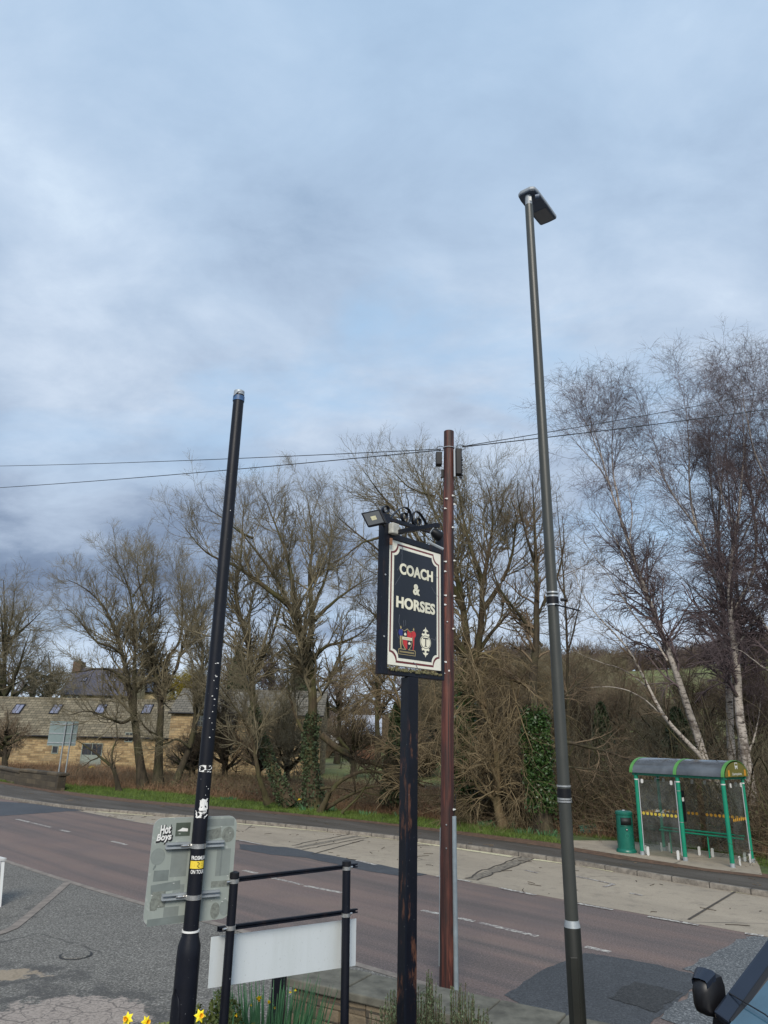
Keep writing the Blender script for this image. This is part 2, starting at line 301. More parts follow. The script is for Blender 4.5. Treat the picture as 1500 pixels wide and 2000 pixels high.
mat('petal', (.86, .70, .015), .6, var=.08, vscale=40); mat('trumpet', (.85, .45, .01), .6, var=.08, vscale=40); mat('daffodil_leaf', (.075, .19, .085), .5, var=.3, vscale=12)
mat('rosemary', None, .6, build=m_twig((.045, .075, .030), (.17, .23, .12), 18), coord='P'); mat('shrub_leaf', None, .6, build=m_twig((.05, .08, .015), (.16, .18, .04), 14), coord='P')
mat('ivy', None, .38, build=m_twig((.012, .036, .009), (.055, .105, .024), 5), coord='P'); mat('evergreen', None, .7, build=m_twig((.018, .035, .014), (.06, .085, .03), 1), coord='P')
mat('bark_wood', None, .9, spec=.2, build=m_bark((.025, .020, .014), (.11, .085, .055), .4), coord='P')
mat('bramble_leaf', None, .6, build=m_twig((.035, .045, .014), (.13, .13, .05), 2), coord='P')
mat('window_frame', (.20, .23, .20), .6); mat('white_frame', (.72, .72, .70), .5); mat('red_coat', (.65, .04, .02), .7); mat('yellow_tub', (.75, .62, .03), .5); mat('pale_stone', (.40, .33, .22), .9)
def glassmat(name, tint, alpha_spec, rough=.02):
    m = bpy.data.materials.new(name); m.use_nodes = True; N = NT(m.node_tree); n = N.n; n.remove(n['Principled BSDF'])
    tr = N.add('ShaderNodeBsdfTransparent', i={0: (*tint, 1)}); gl = N.add('ShaderNodeBsdfGlossy', i={'Roughness': rough})
    co = N.add('ShaderNodeTexCoord').outputs['Object']; dirt = N.ramp(N.noise(co, 2.2, 5, .6), [(.4, .02), (.7, .10)])
    df = N.add('ShaderNodeBsdfDiffuse', i={0: (.35, .36, .36, 1)})
    fc_ = N.add('ShaderNodeLayerWeight', i={0: .5}).outputs[1]; fr = N.math('ADD', N.math('MULTIPLY', N.math('POWER', fc_, 4.0), .55), .035)
    mx = N.add('ShaderNodeMixShader', i={0: N.math('MULTIPLY', fr, alpha_spec), 1: tr.outputs[0], 2: gl.outputs[0]})
    mx2 = N.add('ShaderNodeMixShader', i={0: dirt, 1: mx.outputs[0], 2: df.outputs[0]})
    N.l.new(mx2.outputs[0], n['Material Output'].inputs[0]); MATS[name] = m
glassmat('shelter_glass', (.86, .89, .87), 1.0); glassmat('roof_glass', (.20, .22, .25), 1.6, .12)
mat('car_glass', (.045, .10, .145), .04, spec=1.0, var=.25, vscale=3); mat('window_glass', (.03, .034, .04), .08, spec=.8, var=.3, vscale=2); mat('skylight_glass', (.17, .18, .25), .15, spec=.8, var=.5, vscale=3)  # car_glass: sky reflection painted in as a blue base colour
BARKS = {'alder': ('bark_alder', (.022, .018, .014), (.085, .068, .048), .25), 'willow': ('bark_willow', (.028, .021, .014), (.105, .080, .050), .45), 'dark': ('bark_dark', (.020, .017, .013), (.070, .056, .040), .4), 'tan': ('bark_tan', (.085, .060, .035), (.24, .175, .105), .3)}
for n_, a_, b_, ms_ in BARKS.values(): mat(n_, None, .9, spec=.2, build=m_bark(a_, b_, ms_))
mat('bark_birch', None, .7, spec=.3, build=m_birch)
for n_, a_, b_ in (('twig_olive', (.095, .082, .054), (.25, .215, .14)), ('twig_brown', (.080, .060, .042), (.225, .170, .112)), ('twig_purple', (.060, .046, .050), (.165, .128, .130)), ('twig_tan', (.105, .080, .046), (.27, .21, .125)), ('twig_yellow', (.16, .13, .025), (.34, .27, .05)), ('twig_dark', (.036, .029, .021), (.11, .084, .056)), ('twig_far', (.085, .064, .058), (.19, .150, .125))):
    mat(n_, None, .85, spec=.15, build=m_twig(a_, b_, .6), coord='P')
# ------------------------------------------------------------------ mesh helpers
def tag(o, label=None, cat=None, group=None, kind=None):
    if label: o['label'] = label
    if cat: o['category'] = cat
    if group: o['group'] = group
    if kind: o['kind'] = kind
    return o
def thing(name, loc, label, cat, group=None):
    o = bpy.data.objects.new(name, None); o.empty_display_size = .2; col.objects.link(o); o.location = tuple(loc)
    return tag(o, label, cat, group)
def root_loc(o):
    while o.parent: o = o.parent
    return np.array(o.location)
class MB:
    def __init__(s): s.v = []; s.f = []; s.n = 0
    def raw(s, V, Fs):
        V = np.asarray(V, float); s.v.append(V)
        s.f += [tuple(i+s.n for i in f) for f in Fs]; s.n += len(V); return s
    def box(s, c0, c1, R=None, o=(0, 0, 0)):
        x0, y0, z0 = c0; x1, y1, z1 = c1
        V = np.array([(x, y, z) for z in (z0, z1) for y in (y0, y1) for x in (x0, x1)], float)
        if R is not None: V = V @ np.asarray(R)
        return s.raw(V+np.asarray(o), [(0, 2, 3, 1), (4, 5, 7, 6), (0, 1, 5, 4), (2, 6, 7, 3), (0, 4, 6, 2), (1, 3, 7, 5)])
    def tube(s, pts, r, n=10, cap=True):
        P = np.asarray(pts, float); K = len(P); r = np.full(K, r, float) if np.isscalar(r) else np.asarray(r, float)
        T = np.gradient(P, axis=0); T /= np.maximum(1e-9, np.linalg.norm(T, axis=1))[:, None]
        ref = np.array([0, 0, 1.]) if abs(T[0][2]) < .9 else np.array([1., 0, 0])
        V = []
        u = nrm(np.cross(T[0], ref))
        for k in range(K):
            u = nrm(u-T[k]*np.dot(u, T[k])); w_ = np.cross(T[k], u)
            for j in range(n):
                a = 2*math.pi*j/n; V.append(P[k]+r[k]*(math.cos(a)*u+math.sin(a)*w_))
        Fs = [(k*n+j, k*n+(j+1) % n, (k+1)*n+(j+1) % n, (k+1)*n+j) for k in range(K-1) for j in range(n)]
        if cap: Fs += [tuple(range(n))[::-1], tuple((K-1)*n+j for j in range(n))]
        return s.raw(V, Fs)
    def poly(s, P2, o, u, v, n, d):      # extruded polygon in the frame (o,u,v), thickness d along n
        P2 = list(P2); m = len(P2); o, u, v, n = map(np.asarray, (o, u, v, n))
        V = [o+a*u+b*v for a, b in P2]+[o+a*u+b*v+d*n for a, b in P2]
        return s.raw(V, [tuple(range(m))[::-1], tuple(range(m, 2*m))]+[(i, (i+1) % m, m+(i+1) % m, m+i) for i in range(m)])
    def build(s, name, m, parent=None, smooth=False, bevel=0.0, label=None):
        V = np.concatenate(s.v) if s.v else np.zeros((0, 3)); off = root_loc(parent) if parent else 0
        me = bpy.data.meshes.new(name); me.from_pydata((V-off).tolist(), [], s.f); me.materials.append(MATS[m]); me.update()
        bm = bmesh.new(); bm.from_mesh(me); bmesh.ops.recalc_face_normals(bm, faces=bm.faces); bm.to_mesh(me); bm.free()
        if smooth:
            me.shade_smooth()
            if hasattr(me, 'set_sharp_from_angle'): me.set_sharp_from_angle(angle=math.radians(40))
        o = bpy.data.objects.new(name, me); col.objects.link(o)
        if parent: o.parent = parent
        if bevel:
            bv = o.modifiers.new('bevel', 'BEVEL'); bv.width = bevel; bv.segments = 2; bv.limit_method = 'ANGLE'
        if label: o['label'] = label
        return o
def fast_mesh(name, V, Q, m, parent=None, smooth=True, label=None):      # Q : [n,3] or [n,4]
    V = np.ascontiguousarray(V, np.float32); Q = np.ascontiguousarray(Q, np.int32)
    if parent is not None: V = V-root_loc(parent).astype(np.float32)
    me = bpy.data.meshes.new(name); s = Q.shape[1]
    me.vertices.add(len(V)); me.vertices.foreach_set('co', V.ravel())
    me.loops.add(Q.size); me.loops.foreach_set('vertex_index', Q.ravel())
    me.polygons.add(len(Q)); me.polygons.foreach_set('loop_start', np.arange(len(Q), dtype=np.int32)*s)
    me.update(calc_edges=True); me.materials.append(MATS[m])
    if smooth: me.shade_smooth()
    o = bpy.data.objects.new(name, me); col.objects.link(o)
    if parent is not None: o.parent = parent
    if label: o['label'] = label
    return o
def unit(A): return A/np.maximum(1e-9, np.linalg.norm(A, axis=-1, keepdims=True))
def tubes(groups, sides):        # groups: list of (P[N,K,3], R[N,K]) -> V, Q
    Vs, Qs, off = [], [], 0
    for (P, R), s in zip(groups, sides):
        if len(P) == 0: continue
        N_, K, _ = P.shape
        T = unit(np.gradient(P, axis=1)); ref = np.where(np.abs(T[..., 2:3]) > .85, np.array([1., 0, 0]), np.array([0, 0, 1.]))
        u = unit(np.cross(T, ref)); w_ = np.cross(T, u)
        a = np.arange(s)*2*math.pi/s
        ring = P[:, :, None, :]+R[:, :, None, None]*(np.cos(a)[None, None, :, None]*u[:, :, None, :]+np.sin(a)[None, None, :, None]*w_[:, :, None, :])
        Vs.append(ring.reshape(-1, 3))
        base = (np.arange(N_)*K*s)[:, None, None]+(np.arange(K-1)*s)[None, :, None]
        j = np.arange(s)[None, None, :]; j1 = (j+1) % s
        q = np.stack([base+j, base+j1, base+s+j1, base+s+j], -1).reshape(-1, 4)+off
        Qs.append(q); off += N_*K*s
    return np.concatenate(Vs), np.concatenate(Qs)
def spawn(rng, P, R, count, L, tmin=.15, ang=(35, 65), trop=.0, K=5, wig=.12, ratio=.6, rmin=.006, taper=.45, flat=1.0, shrink=.62, tpow=1.0):
    N_, Kp, _ = P.shape
    ln = np.linalg.norm(np.diff(P, axis=1), axis=2).sum(1); p = ln/ln.sum()
    idx = rng.choice(N_, count, p=p); t = tmin+(1-tmin)*rng.random(count)**tpow
    f = t*(Kp-1); i0 = np.minimum(f.astype(int), Kp-2); fr = (f-i0)[:, None]
    A = P[idx, i0]; Bp = P[idx, i0+1]; pos = A*(1-fr)+Bp*fr; T = unit(Bp-A)
    r = (R[idx, i0]*(1-fr[:, 0])+R[idx, i0+1]*fr[:, 0])*ratio
    rv = rng.normal(size=(count, 3)); rv[:, 2] *= flat
    perp = unit(rv-T*(rv*T).sum(1, keepdims=True)); a = np.radians(rng.uniform(ang[0], ang[1], count))[:, None]
    d = np.cos(a)*T+np.sin(a)*perp
    ll = L*(.55+.9*rng.random(count))*(1-shrink*t)
    st = (ll/(K-1))[:, None]; out = [pos]; 
    for k_ in range(K-1):
        d = unit(d+rng.normal(size=(count, 3))*wig+np.array([0, 0, trop])); pos = pos+d*st; out.append(pos)
    PP = np.stack(out, 1); r = np.maximum(r, rmin)
    RR = r[:, None]*np.linspace(1, taper, K)[None, :]; RR = np.maximum(RR, rmin*.6)
    return PP, RR
def resample(pts, K):
    P = np.asarray(pts, float); 
    # smooth once (chaikin) then resample by length
    for _ in range(2):
        a = P[:-1]*.75+P[1:]*.25; b = P[:-1]*.25+P[1:]*.75
        P = np.concatenate([P[:1], np.stack([a, b], 1).reshape(-1, 3), P[-1:]])
    d = np.r_[0, np.cumsum(np.linalg.norm(np.diff(P, axis=0), axis=1))]
    return np.stack([np.interp(np.linspace(0, d[-1], K), d, P[:, i]) for i in range(3)], 1)
# limbs: list of (pixel polyline, r0, r1, dY at tip).  Y0 = depth of the trunk's foot
def tree(name, label, Y0, limbs, seed, bark='alder', twig='twig_olive', group='bare trees along the verge', cat='tree', L=(3.0, 1.4, .6), dens=(2.2, 3.0, 3.2), trop=(.05, .03, .02), drop_last=0.0, ang=(30, 62), rmin=None, foot=0.12, wig=.14, tmin=(.3, .12, .1), drop=0.0):
    rng = np.random.default_rng(seed); K = 22
    Ls, Rs = [], []
    for li, (px, r0, r1, dY) in enumerate(limbs):
        start = px[0]; y0off = 0.0
        if len(start) == 3: y0off = start[2]
        m = len(px)
        pts = [at(p[0], p[1]+drop*(i/(m-1))**2*(p[1] < 1300), Y0+y0off+(dY-y0off)*(i/(m-1))+ (rng.normal()*.18 if i else 0)) for i, p in enumerate(px)]
        if li == 0: pts[0][2] = min(pts[0][2], foot); basept = pts[0].copy()
        Pk = resample(pts, K); Pk[2:] += np.cumsum(rng.normal(size=(K-2, 3)), 0)*.012
        Ls.append(Pk); Rs.append(r0+(r1*.5-r0)*np.linspace(0, 1, K)**.75)
    if 'birch' in bark: Ls = [resample(q_[:-1] if i_ < 99 else q_, K) for i_, q_ in enumerate(Ls)]
    P0 = np.stack(Ls); R0 = np.stack(Rs)
    if 'birch' in bark: R0[1:] *= .62; R0[:, 8:] *= np.linspace(1, .6, 14)[None]
    for i in range(len(R0)):
        if limbs[i][0][0][1] > 1520: R0[i, 0] *= 1.35; R0[i, 1] *= 1.12
    if rmin is None: rmin = .00012*Y0
    root = thing(name, (basept[0], basept[1], 0), label, cat, group)
    V, Q = tubes([(P0, R0)], [9]); fast_mesh('trunk', V, Q, bark if bark.startswith('bark') else BARKS[bark][0], root)
    tot = np.linalg.norm(np.diff(P0, axis=1), axis=2).sum()
    n1_ = int(tot*dens[0]*1.3); P1, R1 = spawn(rng, P0, R0, n1_, L[0], tmin[0], ang, trop[0], 9, wig*1.05, .42, rmin*1.7, .35, shrink=.45)
    # leaders: carry each limb's tip on
    n2_ = int(np.linalg.norm(np.diff(P1, axis=1), axis=2).sum()*dens[1]*1.3); P2, R2 = spawn(rng, P1, R1, n2_, L[1], tmin[1], (24, 58), trop[1], 6, wig*1.35, .62, rmin*1.15)
    allp = [(P2, R2)]
    n3_ = int(np.linalg.norm(np.diff(P2, axis=1), axis=2).sum()*dens[2]*2.2); P3, R3 = spawn(rng, P2, R2, n3_, L[2], tmin[2], (20, 52), trop[2]-drop_last, 4, wig*1.35, .75, rmin)
    V, Q = tubes([(P1, R1), (P2, R2), (P3, R3)], [5, 4, 3]); fast_mesh('crown', V, Q, twig, root)
    return root, (P0, R0)
def leafcloud(rng, C_, size, normal_spread=1.0):      # small quads centred on C_
    n = len(C_); a = unit(rng.normal(size=(n, 3))); b = unit(np.cross(a, rng.normal(size=(n, 3)))); s = (size*(.6+.8*rng.random(n)))[:, None]
    V = np.stack([C_-a*s-b*s*.7, C_+a*s*.2-b*s*.9, C_+a*s+b*s*.7, C_-a*s*.2+b*s*.9], 1).reshape(-1, 3)
    return V, np.arange(4*n).reshape(-1, 4)
def ivy_on(root, P, R, t0, t1, n, thick, seed, size=.07):
    rng = np.random.default_rng(seed); N_, K, _ = P.shape; idx = rng.integers(0, N_, n); t = (t0+(t1-t0)*rng.random(n))*(K-1); i0 = np.minimum(t.astype(int), K-2); f = (t-i0)[:, None]
    c_ = P[idx, i0]*(1-f)+P[idx, i0+1]*f; d = rng.normal(size=(n, 3)); d[:, 2] *= .3; d = unit(d)
    lump = 1+.5*np.sin(c_[:, 2]*3.1+d[:, 0]*2)*np.cos(c_[:, 2]*1.7+d[:, 1]*3)
    c_ = c_+d*(R[idx, i0][:, None]+thick*rng.random((n, 1))**.6*lump[:, None])
    V, Q = leafcloud(rng, c_, size); return fast_mesh('ivy', V, Q, 'ivy', root, smooth=False)
def text_mesh(s, size=1.0, offset=0.0, extrude=.0, align='CENTER', shear=0.0, spacing=1.0, res=3):
    cu_ = bpy.data.curves.new('t', 'FONT'); cu_.body = s; cu_.size = size; cu_.offset = offset; cu_.extrude = extrude; cu_.align_x = align; cu_.align_y = 'CENTER'; cu_.shear = shear; cu_.space_character = spacing; cu_.resolution_u = res
    ob = bpy.data.objects.new('t', cu_); col.objects.link(ob); dg = bpy.context.evaluated_depsgraph_get(); dg.update()
    me = bpy.data.meshes.new_from_object(ob.evaluated_get(dg)); V = np.array([v.co[:] for v in me.vertices]); Fs = [tuple(p.vertices) for p in me.polygons]
    bpy.data.objects.remove(ob); bpy.data.meshes.remove(me); return V, Fs
def text_on(name, s, o, u, v, n, m, parent, width=None, height=None, **k):
    V, Fs = text_mesh(s, **k)
    mn, mx = V.min(0), V.max(0); cx = (mn+mx)/2; sx = (width/(mx[0]-mn[0])) if width else 1; sy = (height/(mx[1]-mn[1])) if height else sx
    if not width: sx = sy
    o, u, v, n = map(np.asarray, (o, u, v, n))
    W_ = o+((V[:, 0]-cx[0])*sx)[:, None]*u+((V[:, 1]-cx[1])*sy)[:, None]*v+(V[:, 2]-mn[2])[:, None]*n
    return MB().raw(W_, Fs).build(name, m, parent)
def sheet(name, poly, z, m, kind='structure', parent=None):
    P = [(p[0], p[1], z) for p in poly]; me = bpy.data.meshes.new(name); bm = bmesh.new(); vs = [bm.verts.new(p) for p in P]
    f = bm.faces.new(vs); bmesh.ops.triangulate(bm, faces=[f]); bmesh.ops.recalc_face_normals(bm, faces=bm.faces)
    for ff in bm.faces:
        if ff.normal.z < 0: ff.normal_flip()
    bm.to_mesh(me); bm.free(); me.materials.append(MATS[m]); o = bpy.data.objects.new(name, me); col.objects.link(o)
    if kind: o['kind'] = kind
    return o
def spline(P, n):
    P = np.asarray([tuple(p)[:2] for p in P], float)
    for _ in range(3):
        a = P[:-1]*.75+P[1:]*.25; b = P[:-1]*.25+P[1:]*.75; P = np.concatenate([P[:1], np.stack([a, b], 1).reshape(-1, 2), P[-1:]])
    d = np.r_[0, np.cumsum(np.linalg.norm(np.diff(P, axis=0), axis=1))]
    return np.stack([np.interp(np.linspace(0, d[-1], n), d, P[:, i]) for i in range(2)], 1)
#==SETTING==
# ------------------------------------------------------------------ terrain
def sstep(a, b, x): t = np.clip((x-a)/(b-a), 0, 1); return t*t*(3-2*t)
def hgt(x, y):
    th = x/np.maximum(y, 1.0)
    amp = 7+16*sstep(-.05, .22, th)+9*sstep(.30, .75, th)
    h = amp*sstep(62, 205, y)
    h = h*sstep(-.25, .10, th)+5*sstep(110, 260, y)*(1-sstep(-.25, .1, th))
    h = h-.35*sstep(0, 1, (y-26)/8)*(1-sstep(50, 58, y))*0
    h = h+1.5*np.sin(x*.05+1)*np.sin(y*.04)*sstep(70, 140, y)
    return h
xs = np.concatenate([np.linspace(-900, -90, 28), np.linspace(-80, 150, 116), np.linspace(160, 900, 26)])
ys = np.concatenate([np.linspace(-120, 20, 15), np.linspace(22, 240, 110), np.linspace(250, 1800, 30)])
X, Y = np.meshgrid(xs, ys); Z = hgt(X, Y)-.03
V = np.stack([X, Y, Z], -1).reshape(-1, 3); nx = len(xs); i, j = np.meshgrid(np.arange(nx-1), np.arange(len(ys)-1)); b0 = (j*nx+i).ravel()
g = fast_mesh('ground', V, np.stack([b0, b0+1, b0+nx+1, b0+nx], 1), 'ground'); g['kind'] = 'structure'
# ------------------------------------------------------------------ road, lay-by, pavement
near = spline([(30, -16), (9, 3.9), (2.3, 9.85), (.9, 10.85), (-1.4, 12.9), (-4.5, 15.35), (-6.8, 17.35), (-9.6, 19.9), (-16, 26), (-30, 40), (-60, 72)], 90)
lane = spline([(34, -11), (6.9, 14.0), (5.3, 15.4), (3.5, 17.1), (.8, 19.6), (-1.4, 21.6), (-4.6, 24.5), (-9.9, 29.3), (-12.3, 31.7), (-16.3, 35.3), (-33, 50), (-64, 82)], 90)
kerb = spline([(38, -10), (15, 11.2), (8.67, 17.28), (7.0, 19.1), (5.2, 21.3), (2.59, 23.72), (-.64, 26.14), (-5.35, 29.0), (-8.97, 30.6), (-12.47, 32.1), (-15.46, 34.3), (-18.05, 36.4), (-34, 51.5), (-66, 84)], 120)
pback = spline([(40, -7), (17, 14), (9.56, 19.4), (8.0, 21.4), (6.49, 23.4), (5.8, 24.1), (2.91, 26.7), (-.73, 29.6), (-2.86, 31.0), (-6.43, 33.3), (-10.35, 35.2), (-13.6, 37.5), (-18.2, 41.4), (-26, 49), (-66, 90)], 120)
vback = spline([(44, -4), (20, 17), (12.2, 20.3), (10.5, 24.3), (6.8, 27.0), (3.3, 29.8), (-.8, 33.0), (-3.4, 35.0), (-7.4, 38.2), (-12.3, 41.9), (-15, 43.6), (-18.4, 44.6), (-27, 51), (-66, 93)], 120)
def strip(name, A, Bm, z, m, kind='structure'):
    A = spline(A, 120); Bm = spline(Bm, 120); V = np.concatenate([np.c_[A, np.full(120, z)], np.c_[Bm, np.full(120, z)]]); k_ = np.arange(119)
    o = fast_mesh(name, V, np.stack([k_, k_+1, k_+121, k_+120], 1)[:, ::-1], m, smooth=False); o['kind'] = kind; return o
strip('road', near, kerb, 0.0, 'road_surface')
strip('layby', lane, kerb, .004, 'concrete')
# raised pavement: top sheet + kerb stones
strip('pavement', kerb, pback, .118, 'pavement')
def offset_curve(P, d):
    T = np.gradient(P, axis=0); T /= np.linalg.norm(T, axis=1)[:, None]; return P+np.c_[-T[:, 1], T[:, 0]]*d
def kerb_solid(name, P, d0, d1, z0, z1, m):
    a, b = offset_curve(P, d0), offset_curve(P, d1); n_ = len(P)
    V = np.concatenate([np.c_[a, np.full(n_, z0)], np.c_[a, np.full(n_, z1-.012)], np.c_[offset_curve(P, d0+(.015 if d1 > d0 else -.015)), np.full(n_, z1)], np.c_[b, np.full(n_, z1)], np.c_[b, np.full(n_, z0)]]); k_ = np.arange(n_-1)
    Q = np.concatenate([np.stack([k_+r*n_, k_+1+r*n_, k_+1+(r+1)*n_, k_+(r+1)*n_], 1) for r in range(4)])
    o = fast_mesh(name, V, Q, m, smooth=False); o['kind'] = 'structure'; return o
sgn = 1 if np.cross(np.r_[kerb[60]-kerb[59], 0], np.r_[pback[60]-kerb[60], 0])[2] > 0 else -1
kerb_solid('far_kerb', kerb, -.01*sgn, .13*sgn, -.02, .124, 'kerb')
kerb_solid('pavement_edging', pback, -.05*sgn, .0, 0, .121, 'kerb')
strip('verge', pback, vback, .10, 'turf')
# leaf litter and mud along the back of the pavement
litter = offset_curve(pback, -.42*sgn); rng0 = np.random.default_rng(5)
lw = .28+.75*np.interp(np.arange(120), np.arange(0, 120, 4), rng0.random(30))
T_ = np.gradient(pback, axis=0); T_ /= np.linalg.norm(T_, axis=1)[:, None]; nr = np.c_[-T_[:, 1], T_[:, 0]]*sgn
V = np.concatenate([np.c_[pback-nr*lw[:, None], np.full(120, .125)], np.c_[pback+nr*.12, np.full(120, .125)]]); k_ = np.arange(119)
o = fast_mesh('leaf_litter', V, np.stack([k_, k_+1, k_+121, k_+120], 1), 'leaf_litter', smooth=False); tag(o, kind='stuff')
# concrete pad under the shelter
sheet('shelter_pad', [(5.75, 23.75), (6.3, 25.0), (8.2, 25.2), (10.9, 22.2), (10.25, 20.7), (9.62, 19.35), (8.55, 20.15), (7.2, 21.85)], .128, 'concrete')
# forecourt tarmac on the near side, its flush kerb and the pale strip
nf = [tuple(p) for p in near if -22 < p[1] and p[0] < 14]
sheet('forecourt', [(-60, -60), (60, -60)]+[(34, -19.5)]+[tuple(p) for p in near[3:-4]]+[(-60, 60)], .006, 'forecourt')
mat('edging_stone', (.21, .18, .155), .85, var=.3, vscale=5, bump=.4, coord='P')
def ribbon(name, P, w_, z, m, kind='structure'):
    a, b = offset_curve(P, -w_/2), offset_curve(P, w_/2); n_ = len(P); V = np.concatenate([np.c_[a, np.full(n_, z)], np.c_[b, np.full(n_, z)]]); k_ = np.arange(n_-1)
    o = fast_mesh(name, V, np.stack([k_, k_+1, k_+n_+1, k_+n_], 1), m, smooth=False)
    if kind: o['kind'] = kind
    return o
ribbon('kerb_edging', offset_curve(near, -.0), .15, .012, 'edging_stone')
G = lambda x, y, z=0: gz(x, y, z)[:2]
e = spline([G(135, 1722), G(95, 1757), G(50, 1795), G(0, 1834), (-9.5, 9.0)], 30); ribbon('parking_edging', e, .16, .016, 'edging_stone')
# road markings
def dashes(P, w_, L_, gap, z, m, name, start=0.0, span=None):
    d = np.r_[0, np.cumsum(np.linalg.norm(np.diff(P, axis=0), axis=1))]; s = start
    while s < d[-1]-L_:
        t = np.linspace(s, s+L_, 5); q = np.stack([np.interp(t, d, P[:, 0]), np.interp(t, d, P[:, 1])], 1)
        if span is None or span[0] < s < span[1]: ribbon(name, q, w_, z, m)
        s += L_+gap
centre = spline([G(1700, 1975), G(1190, 1860), G(1150, 1850), G(915, 1798), G(830, 1780), G(650, 1743), G(560, 1727), G(330, 1668), G(230, 1646), G(135, 1624), G(30, 1600), (-18, 33.5), (-40, 55)], 200)
for seg, m in (([(32, 1600), (58, 1606)], 'white_paint'), ([(62, 1607), (100, 1616)], 'worn_paint'), ([(118, 1621), (136, 1625)], 'white_paint'), ([(218, 1643), (247, 1650)], 'white_paint'), ([(476, 1700), (502, 1706)], 'white_paint'), ([(520, 1712), (590, 1728)], 'worn_paint'), ([(595, 1730), (668, 1744)], 'white_paint'), ([(824, 1778), (858, 1785)], 'white_paint'), ([(895, 1793), (926, 1800)], 'white_paint'), ([(935, 1802), (1050, 1829)], 'worn_paint'), ([(1143, 1849), (1192, 1860)], 'white_paint')):
    ribbon('centre_line', spline([G(*seg[0]), G(*seg[1])], 6), .13, .004, m)
for a, b_ in (((240, 1600), (262, 1603)), ((285, 1608), (330, 1613)), ((466, 1641), (510, 1650)), ((695, 1681), (735, 1690)), ((853, 1712), (920, 1723)), ((976, 1735), (1046, 1749)), ((1127, 1765), (1197, 1778)), ((1266, 1791), (1365, 1808)), ((1455, 1824), (1492, 1829))):
    ribbon('layby_line', spline([G(*a), G(*b_)], 6), .12, .012, 'white_paint')
for a, b_ in (((190, 1586), (300, 1594)), ((330, 1597), (455, 1607)), ((462, 1609), (675, 1628)), ((702, 1632), (780, 1641)), ((780, 1641), (1000, 1674)), ((1040, 1679), (1130, 1690)), ((1140, 1692), (1200, 1703)), ((1318, 1722), (1370, 1730)), ((1385, 1732), (1420, 1738)), ((1430, 1741), (1500, 1751))):
    ribbon('edge_line', spline([G(*a), G(*b_)], 6), .22, .012, 'edge_paint')
for a, b_ in (((1025, 1700), (1050, 1706)), ((1125, 1712), (1200, 1728)), ((1180, 1733), (1200, 1728)), ((1230, 1745), (1255, 1750))):
    ribbon('bay_mark', spline([G(*a), G(*b_)], 6), .09, .012, 'worn_paint')
mat('joint', (.06, .052, .044), .95); mat('crack_fill', (.17, .148, .118), .95, var=.7, vscale=9, coord='P')
for a, b_ in (((1345, 1797), (1440, 1740)), ((610, 1669), (710, 1641))):
    ribbon('slab_joint', spline([G(*a), G(*b_)], 6), .055, .013, 'joint')
rngc = np.random.default_rng(3)
for (a, b_) in (((908, 1716), (1020, 1672)), ((932, 1720), (1045, 1677)), ((570, 1652), (690, 1628)), ((590, 1660), (720, 1636))):
    P = np.array([G(a[0]+(b_[0]-a[0])*t, a[1]+(b_[1]-a[1])*t) for t in np.linspace(0, 1, 16)]); P[1:-1] += rngc.normal(size=(14, 2))*.035
    ribbon('broken_joint', P, .045, .015, 'joint')
ribbon('joint_fill', spline([G(920, 1718), G(1032, 1675)], 8), .30, .010, 'crack_fill')
ribbon('joint_fill', spline([G(580, 1656), G(705, 1632)], 8), .22, .010, 'crack_fill')
# newer tarmac patches
def jag(P, s, seed):
    r_ = np.random.default_rng(seed); P = np.asarray(P, float); out = []
    for i_ in range(len(P)):
        a, b_ = P[i_], P[(i_+1) % len(P)]
        for t in np.linspace(0, 1, 9)[:-1]: out.append(a*(1-t)+b_*t+(r_.normal(size=2)*s if t else 0))
    return out
sheet('tarmac_patch', jag([G(985, 1944), G(1060, 1895), G(1142, 1862), G(1178, 1866), G(1280, 1884), G(1375, 1908), G(1345, 1938), G(1290, 1985), G(1230, 2040), G(1150, 2030)], .02, 1), .005, 'tarmac_dark')
sheet('tarmac_grit_patch', jag([G(1333, 1893), G(1400, 1858), G(1456, 1829), G(1492, 1830), (9.3, 11.9), (12, 4), (7, 5.6), G(1290, 1990), G(1345, 1938), G(1375, 1908)], .03, 2), .0075, 'tarmac_grit')
sheet('square_patch', jag([G(1187, 1950), G(1240, 1918), G(1334, 1941), G(1282, 1979)], .015, 3), .011, 'tarmac_darker')
sheet('far_tarmac', jag([G(0, 1594), G(35, 1592), G(110, 1586), G(165, 1583), G(90, 1572), (-18.6, 35.6), (-32, 48), (-36, 43)], .04, 4), .006, 'tarmac_new')
sheet('tarmac_strip', jag([G(466, 1649), G(560, 1655), G(640, 1670), G(715, 1684), G(835, 1708), G(800, 1714), G(720, 1702), G(600, 1676), G(520, 1668), G(470, 1659)], .02, 6), .006, 'tarmac_new')
# inspection cover in the forecourt
cv = thing('manhole_cover', gz(148, 1867), 'small oval inspection cover set in the worn forecourt tarmac', 'manhole cover')
o_ = gz(148, 1867); MB().tube([o_+V3(0, 0, -.02), o_+V3(0, 0, .022)], [.20, .20], 28).build('cover_plate', 'forecourt', cv); 
MB().tube([o_+V3(0, 0, -.02), o_+V3(0, 0, .014)], [.235, .235], 28).build('rim', 'tarmac_darker', cv)
